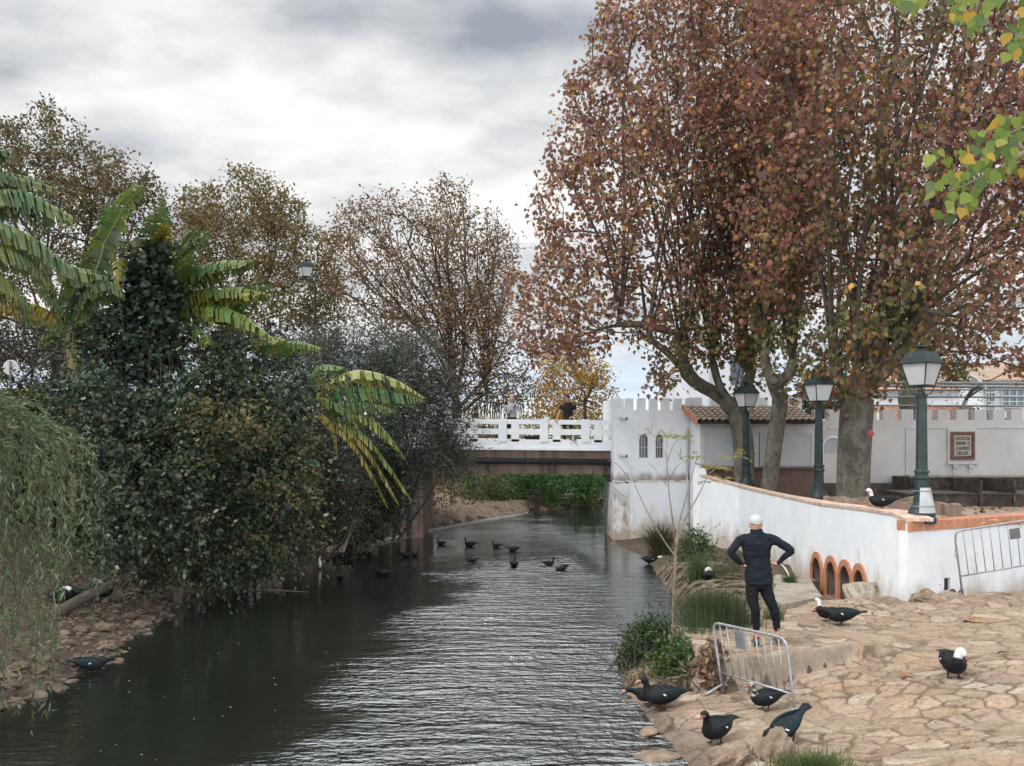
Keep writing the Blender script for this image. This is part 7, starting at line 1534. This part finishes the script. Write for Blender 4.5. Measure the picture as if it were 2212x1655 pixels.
def catmull_n(A, n):
    e = np.vstack([2 * A[0] - A[1], A, 2 * A[-1] - A[-2]]); out = []
    for t in np.linspace(0, len(A) - 1 - 1e-6, n):
        i = int(t); f = t - i; a, b, c, d = e[i:i + 4]; out.append(.5 * ((2 * b) + (-a + c) * f + (2 * a - 5 * b + 4 * c - d) * f * f + (-a + 3 * b - 3 * c + d) * f ** 3))
    return np.array(out)
def onG(u, v, dz=.0):
    z = .3
    for _ in range(12): p = PZ(u, v, z); z = float(rbank(np.array(p.x), np.array(p.y)))
    p = PZ(u, v, z); return Vector((p.x, p.y, z + dz))
LG = 'muscovy ducks standing on the right bank'
duck('black duck with a white head bent over its breast, alone on the open paving', 'duck', onG(2058, 1464, .008), R(-100), 'tuck', white=1, grp=LG, scale=1.1)
duck('black duck with a dark red face on wet paving, left of the near barrier\'s foot', 'duck', onG(1548, 1606, .008), R(228), 'up', grp=LG, speck=False, scale=.98)
duck('blue-black duck with its head down and tail raised, right of the near barrier foot', 'duck', onG(1708, 1603, .008), R(196), 'down', 'green', grp=LG, pitch=R(-30), scale=1.0)
duck('black duck with a pink face stretched to the left, left of the near barrier', 'duck', onG(1432, 1532, .008), R(188), 'up', grp=LG, bill='bill_pink', scale=1.0, white=0)
duck('black duck half hidden behind the pink-faced duck, drinking at the water edge', 'duck', onG(1405, 1524, .008), R(192), 'fwd', grp=LG, bill='bill_pink', scale=.85)
duck('dark duck with a white-speckled neck behind the lower rail of the near barrier', 'duck', onG(1655, 1534, .008), R(200), 'up', grp=LG, speck=True, scale=.85)
duck('black duck with a white wing patch feeding by the flat rock, tail pointing right', 'duck', onG(1818, 1352, .008), R(172), 'fwd', grp=LG, scale=.98)
duck('black duck with a whitish head, behind the feeding duck near the niches', 'duck', onG(1788, 1344, .008), R(120), 'up', grp=LG, white=1, scale=.85)
duck('black and white duck curled up on the bank between the small bush and the man', 'duck', onG(1531, 1262, .01), R(70), 'back', grp=LG, scale=1.0, white=.9)
duck('dark duck at the water edge below the gatehouse pier', 'duck', P(1348, 1196, 64.5) + Vector((0, -.9, 0)), R(10), 'fwd', grp=LG, scale=1.0)
duck('black and white duck paddling among the exposed roots', 'duck', PZ(1404, 1216, .02), R(20), 'fwd', grp=LG, white=1, swim=True, scale=.9)
wt = P(1895, 1105, 109); duck('black duck with a white head standing on the terrace wall beside the nearest lamp', 'duck', (wt.x + .1, wt.y, 2.16), R(172), 'up', grp=LG, white=1, scale=.98)
wt = P(1576, 1046, 67.5); duck('all-black duck perched on the far end of the wall coping, left of the farthest lamp', 'duck', (wt.x + .02, wt.y, wt.z), R(160), 'fwd', grp=LG, scale=.85)
wt = P(2121, 1112, 100); duck('small black bird on the terrace floor behind the terracotta coping', 'duck', (wt.x, wt.y, wt.z + .0), R(60), 'up', grp=LG, scale=.35, wingpatch=False, name='blackbird')
BG = 'muscovy ducks on the stony left bank'
def onL(u, v):
    z = .2
    for _ in range(12): p = PZ(u, v, z); z = float(lbank(np.array(p.x), np.array(p.y)))
    p = PZ(u, v, max(z, 0)); return Vector((p.x, p.y, max(z, 0)))
duck('green-black duck sitting at the waterline of the stony left bank', 'duck', onL(195, 1446) + Vector((0, 0, -.07)), R(10), 'fwd', 'green', grp=BG, scale=.88)
duck('dark duck resting behind the leaning log, the leftmost of three', 'duck', onL(130, 1305), R(20), 'back', grp=BG, white=.9, scale=.95)
duck('dark duck resting behind the middle of the leaning log', 'duck', onL(163, 1300), R(150), 'back', grp=BG, scale=.95)
duck('dark duck under the bush at the upper end of the leaning log', 'duck', onL(216, 1296), R(10), 'up', grp=BG, scale=.95)
SG = 'ducks swimming on the river'
for lb, u, v, rz, hd, sc in (('small duck swimming left, the farthest left of the distant four', 953, 1176, 175, 'tall', .62), ('dark duck with raised wings among the distant four, second from the left', 1016, 1180, 178, 'tall', .85), ('small dark duck swimming left, third of the distant four', 1073, 1182, 175, 'tall', .66),
                          ('long grey-brown duck stretching its neck to the left, rightmost of the distant four', 1109, 1190, 180, 'fwd', .8), ('dark duck swimming on the bright water below the winged duck', 1018, 1214, 8, 'fwd', .66), ('black duck seen from behind in the middle of the bright water', 1110, 1224, 85, 'up', .9), ('dark duck facing right with raised head on the bright water', 1184, 1221, 5, 'tall', .72),
                          ('black duck dipping forward with its tail up, the rightmost one on the river', 1215, 1232, 190, 'down', .75), ('dark duck of a touching pair in the shadow of the abutment, the left one', 874, 1203, 5, 'up', .82), ('duck of the touching pair by the abutment, partly hidden, the right one', 895, 1201, 20, 'tall', .6),
                          ('large black duck flapping in the dark water left of the bright patch', 828, 1244, 165, 'up', .95), ('black round duck facing away at the end of a thin wake', 735, 1251, 95, 'back', .7), ('dark duck with raised tail in the shade close to the left thicket', 757, 1214, 190, 'fwd', .85)):
    duck(lb, 'duck', PZ(u, v, 0), R(rz), hd, swim=True, grp=SG, scale=sc * .86, wingpatch=False, pitch=R(-14) if ('dipping' in lb or 'raised tail' in lb) else 0)
# white egret
p = PZ(690, 1230, 0); t = thing('egret', 'small upright white bird standing in the dark water near the left thicket', 'bird', tuple(p)); q = MB(); q.tube([(0, 0, .06), (.01, 0, .12), (0, 0, .20), (-.01, 0, .28), (.0, 0, .33), (.03, 0, .35)], [.03, .05, .045, .022, .02, .018], 8); link('body', q.mesh('body', True), M['white_feather'], t, world=False)
q = MB(); q.tube([(.045, 0, .35), (.10, 0, .34)], [.010, .003], 5); link('bill', q.mesh('bill'), M['duck_leg'], t, world=False); q = MB(); q.tube([(.0, .015, .08), (0, .015, -.1)], .006, 5); q.tube([(.0, -.015, .08), (0, -.015, -.1)], .006, 5); link('leg', q.mesh('leg'), M['duck_leg'], t, world=False)

# ================================================================ PEOPLE
def fuse(name, parts, mt, parent, voxel=.010, smooth=6, loc=(0, 0, 0)):
    """parts: list of (points, radii) lofts and ('ball', c, r) -> one continuous surface by voxel remesh"""
    q = MB()
    for pr in parts:
        if pr[0] == 'ball': q.ball(pr[1], pr[2], 16, 10)
        else:
            A = np.array([tuple(p) + ((r, r) if not isinstance(r, tuple) else r) for p, r in zip(*pr[:2])], float); n_ = max(10, len(A) * 5); B_ = catmull_n(A, n_); q.tube([tuple(b[:3]) for b in B_], [(float(max(b[3], .003)), float(max(b[4], .003))) for b in B_], 14, up=pr[2] if len(pr) > 2 else None)
    o = q.build(name, mt, parent, world=False, smooth=True)
    m_ = o.modifiers.new('r', 'REMESH'); m_.mode = 'VOXEL'; m_.voxel_size = voxel; m_.use_smooth_shade = True
    m_ = o.modifiers.new('s', 'SMOOTH'); m_.iterations = smooth; m_.factor = .5
    bake(o); o.data.materials.clear(); o.data.materials.append(mt); o.data.polygons.foreach_set('use_smooth', [True] * len(o.data.polygons)); return o
def hand(parts, w, f, pa, k=1.0, curl=.5):
    """w wrist, f unit finger direction, pa unit palm side direction (thumb side)"""
    w, f, pa = Vector(w), Vector(f).normalized(), Vector(pa).normalized(); n = f.cross(pa).normalized()
    c = w + f * .05 * k; parts.append(([tuple(w), tuple(w + f * .03 * k), tuple(w + f * .085 * k)], [(.024 * k, .019 * k), (.038 * k, .017 * k), (.040 * k, .014 * k)], tuple(n)))
    for i, (o_, L_) in enumerate(((.030, .068), (.010, .078), (-.010, .072), (-.029, .056))):
        b = w + f * .08 * k + pa * o_ * k; m1 = b + f * L_ * .45 * k + n * curl * .012; e = b + f * L_ * .9 * k + n * curl * .04
        parts.append(([tuple(b), tuple(m1), tuple(e)], [.0095 * k, .0088 * k, .0070 * k]))
    b = w + f * .025 * k + pa * .028 * k; parts.append(([tuple(b), tuple(b + (f * .6 + pa * .8) * .035 * k), tuple(b + (f * .85 + pa * .55) * .068 * k)], [.012 * k, .0105 * k, .008 * k]))
# --- the man, seen from behind.  local axes: x right, y away, z up.  (px-1633)/156 , (1392-py)/156
sM = 156.; base = P(1633, 1392, sM); t = thing('person', 'man in navy jacket and white cap standing with hands on hips, seen from behind', 'person', tuple(base))
def m(u, v, y=0): return ((u - 1633) / sM, y, (1392 - v) / sM)
Lh, Rh = m(1626, 1262, 0), m(1652, 1262, 0)
legL = [m(1626, 1262, 0), m(1624, 1285, .0), m(1630, 1318, -.02), m(1631, 1330, .01), m(1635, 1366, .03), m(1635, 1382, .03)]
legR = [m(1652, 1262, 0), m(1657, 1282, 0), m(1671, 1316, -.02), m(1674, 1330, .0), m(1679, 1362, .02), m(1680, 1378, .02)]
legw = [.095, .088, .062, .060, .040, .036]
armL = [m(1600, 1166, 0), m(1588, 1178, -.02), m(1577, 1192, -.05), m(1588, 1206, -.03), m(1604, 1221, .0)]
armR = [m(1668, 1166, 0), m(1688, 1176, -.02), m(1706, 1189, -.05), m(1694, 1202, -.03), m(1678, 1218, .0)]
armw = [.062, .056, .048, .042, .031]
bw = [r * .86 for r in legw]; aw = [r * .80 for r in armw]
parts = [([m(1638, 1268), m(1638, 1245), m(1636, 1215), m(1634, 1180), m(1634, 1160), m(1633, 1150), m(1632, 1140)], [(.15, .10), (.16, .105), (.145, .10), (.185, .11), (.13, .085), (.06, .06), (.058, .06)], (0, 1, 0)),
         (legL, bw), (legR, bw), (armL, aw), (armR, aw), ([m(1632, 1146), m(1632, 1138, .005), m(1632, 1128, .01), m(1632, 1119, .01), m(1632, 1113, .01)], [(.055, .06), (.070, .088), (.077, .098), (.070, .088), (.03, .04)], (0, 1, 0)),
         ('ball', m(1618.5, 1135.5, .012), (.014, .022, .032)), ('ball', m(1645.5, 1135.5, .012), (.014, .022, .032)), ('ball', m(1632, 1133, .105), (.016, .022, .02)),
         ([m(1635, 1384, .0), m(1634, 1388, .05), m(1633, 1390, .17)], [(.04, .035), (.042, .03), (.035, .02)], (0, 0, 1)), ([m(1680, 1380, .0), m(1682, 1385, .05), m(1685, 1386, .17)], [(.04, .035), (.042, .03), (.035, .02)], (0, 0, 1))]
hand(parts, m(1606, 1222, .0), (1, -.10, .22), (0, 1, .3), 1.0, -.5); hand(parts, m(1677, 1218, .0), (-1, -.12, .28), (0, 1, .3), 1.0, .5)
fuse('body', parts, M['skin'], t, .0095, 4)
jk = [([m(1638.5, 1261), m(1638.5, 1245), m(1637, 1228), m(1635.5, 1210), m(1634.5, 1190), m(1634, 1172), m(1633.5, 1160), m(1633, 1150), m(1632.5, 1143)], [(.192, .130), (.195, .135), (.182, .128), (.180, .126), (.20, .132), (.215, .13), (.165, .105), (.092, .085), (.080, .084)], (0, 1, 0)),
      (armL, armw), (armR, armw), ([m(1610, 1164), m(1598, 1168), m(1590, 1176)], [.075, .068, .056]), ([m(1658, 1164), m(1672, 1167), m(1684, 1174)], [.075, .068, .056]), ([m(1634, 1158), m(1612, 1163), m(1600, 1167)], [(.10, .06), (.085, .065), (.06, .05)]), ([m(1634, 1158), m(1656, 1163), m(1668, 1167)], [(.10, .06), (.085, .065), (.06, .05)])]
jo = fuse('jacket', jk, M['navy'], t, .009, 3)
def folds(o, amp, fx, fz, seed):
    me = o.data; n_ = len(me.vertices); c = np.zeros(n_ * 3); me.vertices.foreach_get('co', c); c = c.reshape(-1, 3); nn = np.zeros(n_ * 3); me.vertices.foreach_get('normal', nn); nn = nn.reshape(-1, 3)
    w = fbm(c[:, 0] * fx + c[:, 2] * 3 + 20, c[:, 2] * fz - c[:, 0] * 5 + 20, seed); r = 1 - np.abs(w - .47) * 7; c += nn * (amp * np.clip(r, -1, 1))[:, None]; me.vertices.foreach_set('co', c.ravel()); me.update()
folds(jo, .0075, 5, 11, 3)
q = MB(); q.tube([m(u, v, -.135 - .01 * math.cos((u - 1634) / 30)) for u, v in ((1603, 1170), (1618, 1172.5), (1634, 1173), (1650, 1172.5), (1665, 1170))], .003, 5); q.tube([m(u, 1259, -.128 + .0018 * abs(u - 1638) * abs(u - 1638) / 30) for u in (1612, 1622, 1638, 1654, 1664)], .004, 5); q.build('jacket_seam', M['black_cloth'], t, world=False, smooth=True)
tgts = [([m(1639, 1256), m(1639, 1262), m(1639, 1270)], [(.155, .115), (.165, .118), (.13, .10)], (0, 1, 0)), (legL[:-1], legw[:-1]), (legR[:-1], legw[:-1])]
tg_ = fuse('tights', tgts, M['tights'], t, .009, 4); folds(tg_, .004, 8, 13, 5)
fuse('cap', [([m(1632, 1132.5, .004), m(1632, 1128, .006), m(1632, 1122, .008), m(1632, 1116.5, .01), m(1632, 1113, .01), m(1632, 1112, .01)], [(.090, .106), (.096, .112), (.092, .110), (.074, .090), (.040, .055), (.012, .02)], (0, 1, 0)), ([m(1632, 1131, .08), m(1632, 1130.5, .13), m(1632, 1130, .175)], [(.07, .012), (.065, .010), (.03, .008)], (0, 0, 1))], M['cap'], t, .008, 3)
q = MB(); q.ball(m(1632, 1130.8, -.100), (.034, .012, .015)); q.build('cap_opening', M['skin'], t, world=False, smooth=True)
for lg, dx in ((legL, -.004), (legR, .0)):
    a = Vector(lg[4]); q = MB(); q.box(a.x - .008, a.x + .010, a.y - .046, a.y - .036, a.z + .015, a.z + .115); q.build('reflective_strip', M['reflect'], t, world=False)
for (u, v, sx) in ((1634, 1384, -.02), (1681, 1380, .06)):
    fuse('shoe', [([m(u, v - 2, -.04), m(u, v + 3, .0), m(u, v + 4, .10), m(u, v + 5.5, .2)], [(.042, .045), (.046, .048), (.048, .038), (.035, .02)], (0, 0, 1))], M['shoe'], t, .009, 2)
    q = MB(); q.tube([m(u, v - 7, .02), m(u, v - 2, .01)], .045, 12); q.build('sock', M['shoe_red'], t, world=False)
# --- two people on the bridge, facing the river (towards -y)
def bridgeman(label, u, s, zf, sex, parts_fn):
    p = P(u, 944, s); t = thing('person', label, 'person', (p.x, p.y, zf)); parts_fn(t); return t
zdk = bz(957) + .004
def woman(t):
    lg = [.085, .075, .052, .045, .032]
    L_ = [(-.09, 0, .82), (-.10, 0, .60), (-.10, 0, .44), (-.10, .02, .3), (-.10, .03, .07)]; R_ = [(-a, b, c) for a, b, c in L_]
    aL = [(-.19, 0, 1.34), (-.25, .03, 1.22), (-.26, .0, 1.06), (-.16, -.14, 1.08), (-.05, -.20, 1.16)]; aR = [(.19, 0, 1.34), (.26, .02, 1.20), (.31, -.02, 1.05), (.34, -.12, .94), (.36, -.2, .88)]; aw = [.05, .045, .038, .034, .026]
    torso = [(0, 0, .80), (0, 0, .92), (0, 0, 1.08), (0, 0, 1.25), (0, 0, 1.38), (0, .0, 1.44), (0, -.01, 1.48)]; tw_ = [(.16, .11), (.16, .11), (.135, .10), (.165, .11), (.12, .08), (.05, .05), (.047, .05)]
    head = ([(0, -.01, 1.46), (.01, -.03, 1.52), (.01, -.03, 1.60), (.01, -.02, 1.67), (.01, -.02, 1.70)], [(.045, .05), (.062, .075), (.072, .09), (.06, .075), (.02, .03)], (0, 1, 0))
    pr = [(torso, tw_, (0, 1, 0)), (L_, [r * .85 for r in lg]), (R_, [r * .85 for r in lg]), (aL, [r * .8 for r in aw]), (aR, [r * .8 for r in aw]), head, ('ball', (.02, -.125, 1.575), (.013, .018, .02)), ('ball', (.015, -.105, 1.535), (.025, .012, .008))]
    hand(pr, (-.05, -.20, 1.16), (.8, -.3, .3), (0, 0, 1), 1.0); hand(pr, (.36, -.20, .88), (.3, -.4, -.7), (-1, 0, 0), 1.0)
    for s_ in (-1, 1): pr.append(([(s_ * .10, .05, .04), (s_ * .10, -.05, .035), (s_ * .10, -.14, .03)], [(.04, .035), (.042, .03), (.035, .02)], (0, 0, 1)))
    fuse('body', pr, M['skin_far'], t, .013, 3)
    fuse('top', [([p for p in torso[1:6]], [(.185, .135), (.165, .125), (.185, .128), (.14, .10), (.065, .062)], (0, 1, 0)), (aL[:4], [r * 1.25 for r in aw[:4]]), (aR[:4], [r * 1.25 for r in aw[:4]])], M['grey_knit'], t, .014, 3)
    fuse('jeans', [(torso[:2], [(.165, .118), (.165, .118)], (0, 1, 0)), (L_, lg), (R_, lg)], M['jeans'], t, .014, 3)
    fuse('hair', [([(.0, .035, 1.34), (.0, .04, 1.45), (.0, .035, 1.56), (.01, .02, 1.64), (.01, -.02, 1.69), (.01, -.045, 1.725)], [(.12, .05), (.11, .07), (.10, .085), (.094, .095), (.085, .095), (.04, .05)], (0, 1, 0)), ([(-.075, -.03, 1.36), (-.078, -.03, 1.48), (-.07, -.03, 1.60)], [.03, .028, .02]), ([(.085, -.03, 1.40), (.085, -.03, 1.50), (.08, -.03, 1.60)], [.025, .025, .02])], M['hair_blond'], t, .012, 3)
    q = MB()
    for s_ in (-.022, .042): q.ball((s_, -.105, 1.60), (.009, .006, .006), 6, 4)
    q.build('eyes', M['dark'], t, world=False); q = MB(); q.tube([(.15, -.09, 1.37), (.0, -.15, 1.15), (-.15, -.145, .95)], .014, 6); q.tube([(-.12, -.06, 1.2), (-.16, -.17, 1.0), (-.1, -.17, .93), (-.05, -.16, 1.02)], .012, 6); q.build('bag_strap', M['black_cloth'], t, world=False)
def man2(t):
    lg = [.09, .08, .058, .05, .036]
    L_ = [(-.10, .05, .86), (-.11, .05, .62), (-.11, .05, .46), (-.11, .06, .3), (-.11, .07, .07)]; R_ = [(-a, b, c) for a, b, c in L_]
    aL = [(-.21, -.02, 1.34), (-.26, -.02, 1.20), (-.31, -.03, 1.06), (-.37, -.12, .94), (-.40, -.20, .86)]; aR = [(.21, -.02, 1.34), (.28, -.02, 1.2), (.31, -.04, 1.06), (.24, -.14, .97), (.15, -.2, .92)]; aw = [.058, .05, .043, .036, .028]
    torso = [(0, .04, .84), (0, .03, .95), (0, .0, 1.10), (0, -.03, 1.27), (0, -.05, 1.40), (0, -.08, 1.46), (0, -.11, 1.50)]; tw_ = [(.165, .12), (.17, .125), (.17, .125), (.20, .125), (.145, .09), (.06, .06), (.055, .055)]
    head = ([(0, -.11, 1.47), (0, -.14, 1.50), (0, -.155, 1.58), (0, -.14, 1.66), (0, -.13, 1.70)], [(.05, .055), (.068, .08), (.078, .095), (.066, .08), (.02, .03)], (0, 1, 0))
    pr = [(torso, tw_, (0, 1, 0)), (L_, [r * .85 for r in lg]), (R_, [r * .85 for r in lg]), (aL, [r * .85 for r in aw]), (aR, [r * .85 for r in aw]), head, ('ball', (0, -.26, 1.555), (.015, .02, .022)), ('ball', (0, -.235, 1.52), (.028, .012, .009)), ('ball', (-.08, -.14, 1.58), (.012, .02, .03)), ('ball', (.08, -.14, 1.58), (.012, .02, .03))]
    hand(pr, (-.40, -.20, .86), (-.3, -.4, -.6), (1, 0, 0), 1.05); hand(pr, (.15, -.20, .92), (-.6, -.4, -.3), (0, 0, 1), 1.05)
    for s_ in (-1, 1): pr.append(([(s_ * .11, .09, .04), (s_ * .11, -.02, .035), (s_ * .11, -.12, .03)], [(.045, .038), (.046, .032), (.036, .022)], (0, 0, 1)))
    fuse('body', pr, M['skin_far'], t, .013, 3)
    fuse('tshirt', [(torso[:6], [(.18, .135), (.185, .14), (.185, .14), (.215, .14), (.165, .105), (.07, .07)], (0, 1, 0)), (aL[:2], [.075, .07]), (aR[:2], [.075, .07])], M['black_cloth'], t, .014, 3)
    fuse('jeans', [([(0, .04, .78), (0, .04, .90)], [(.15, .11), (.172, .125)], (0, 1, 0)), (L_, lg), (R_, lg)], M['jeans'], t, .014, 3)
    fuse('cap', [([(0, -.14, 1.61), (0, -.135, 1.66), (0, -.13, 1.715)], [(.085, .105), (.080, .098), (.03, .04)], (0, 1, 0)), ([(0, -.21, 1.635), (0, -.28, 1.62)], [(.06, .010), (.04, .008)], (0, 0, 1))], M['black_cloth'], t, .012, 2)
    q = MB()
    for s_ in (-.034, .034): q.tube([(s_ + .024 * math.cos(a), -.247, 1.592 + .018 * math.sin(a)) for a in np.linspace(0, 6.28, 12)], .004, 4)
    q.tube([(-.01, -.25, 1.594), (.01, -.25, 1.594)], .004, 4); q.build('glasses', M['dark_pipe'], t, world=False)
    q = MB()
    for s_ in (-.034, .034): q.ball((s_, -.232, 1.592), (.010, .006, .006), 6, 4)
    q.build('eyes', M['dark'], t, world=False)
bridgeman('woman with long fair hair and grey top standing on the bridge behind the parapet', 1105, 60.2, zdk, 'f', woman)
bridgeman('man in black cap, glasses and black T-shirt leaning on the bridge parapet', 1226, 60.4, zdk, 'm', man2)
# --- dogs on the bridge deck
def dog(label, x, y, z, rz, col, col2, k=1.0, lying=False, headdown=False):
    t = thing('dog', label, 'dog', (x, y, z), rz, 'dogs on the bridge'); h = 0 if not lying else -.24; hd = -.16 if headdown else 0
    pr = [([(-.36, 0, .44 + h), (-.28, 0, .46 + h), (-.10, 0, .46 + h), (.10, 0, .44 + h), (.24, 0, .45 + h), (.30, 0, .47 + h)], [(.05, .06), (.10, .11), (.095, .11), (.11, .135), (.10, .12), (.06, .07)], (0, 0, 1)),
          ([(.26, 0, .50 + h), (.34, 0, .58 + h + hd * .5), (.42, 0, .60 + h + hd), (.50, 0, .58 + h + hd), (.57, 0, .555 + h + hd)], [(.06, .07), (.05, .055), (.065, .065), (.042, .04), (.026, .024)], (0, 0, 1)), ([(-.38, 0, .48 + h), (-.48, 0, .44 + h), (-.55, 0, .34 + h)], [.025, .018, .008])]
    for s_ in (-1, 1):
        if not lying:
            pr.append(([(.20, .07 * s_, .42), (.20, .075 * s_, .26), (.185, .075 * s_, .18), (.20, .075 * s_, .03), (.23, .075 * s_, .02)], [.055, .036, .026, .022, .022])); pr.append(([(-.26, .07 * s_, .44), (-.20, .08 * s_, .28), (-.33, .08 * s_, .18), (-.30, .08 * s_, .03), (-.27, .08 * s_, .02)], [.075, .05, .026, .022, .024]))
        else: pr.append(([(.22, .10 * s_, .14), (.36, .10 * s_, .05), (.48, .10 * s_, .03)], [.05, .03, .022])); pr.append(([(-.26, .12 * s_, .16), (-.14, .16 * s_, .08), (-.22, .16 * s_, .03)], [.08, .05, .025]))
    fuse('body', pr, M[col], t, .014, 3)
    for s_ in (-1, 1): q = MB(); q.tube([(.40, .055 * s_, .64 + h + hd), (.40, .085 * s_, .60 + h + hd), (.41, .09 * s_, .53 + h + hd)], [(.02, .035), (.016, .04), (.008, .025)], 8); q.build('ear', M[col2], t, world=False, smooth=True)
    q = MB(); q.ball((.585, 0, .56 + h + hd), .016, 8, 6); q.build('nose', M['dark'], t, world=False); q = MB(); 
    for s_ in (-1, 1): q.ball((.475, .036 * s_, .615 + h + hd), .009, 6, 4)
    q.build('eyes', M['dark'], t, world=False); t.scale = (k,) * 3
    return t
M['dog_white'] = mat('dog_white', (.42, .38, .33), (.60, .57, .52), scale=6, rough=.9, lo=.4, hi=.6); M['dog_brown'] = mat('dog_brown', (.11, .05, .03), rough=.9); M['dog_dark'] = mat('dog_dark', (.014, .011, .010), (.05, .03, .02), scale=7, rough=.9)
xD = lambda u: (u - CU) / sB
d1 = dog('brown and white dog pushing its head out through the parapet', xD(1237), BY + .30, zdk - .02, R(-90), 'dog_white', 'dog_brown', .82, True, True)
q = MB(); q.tube([(.39, 0, .215), (.46, 0, .225)], [(.068, .060), (.056, .050)], 10); q.build('face_patch', M['dog_brown'], d1, world=False, smooth=True)
dog('dark dog standing beside the man on the bridge, seen through the parapet gaps', xD(1192), BY + .75, zdk, R(5), 'dog_dark', 'dog_dark', .8)
dog('dark dog lying on the bridge between the two people', xD(1152), BY + .8, zdk, R(8), 'dog_dark', 'dog_dark', .8, True)
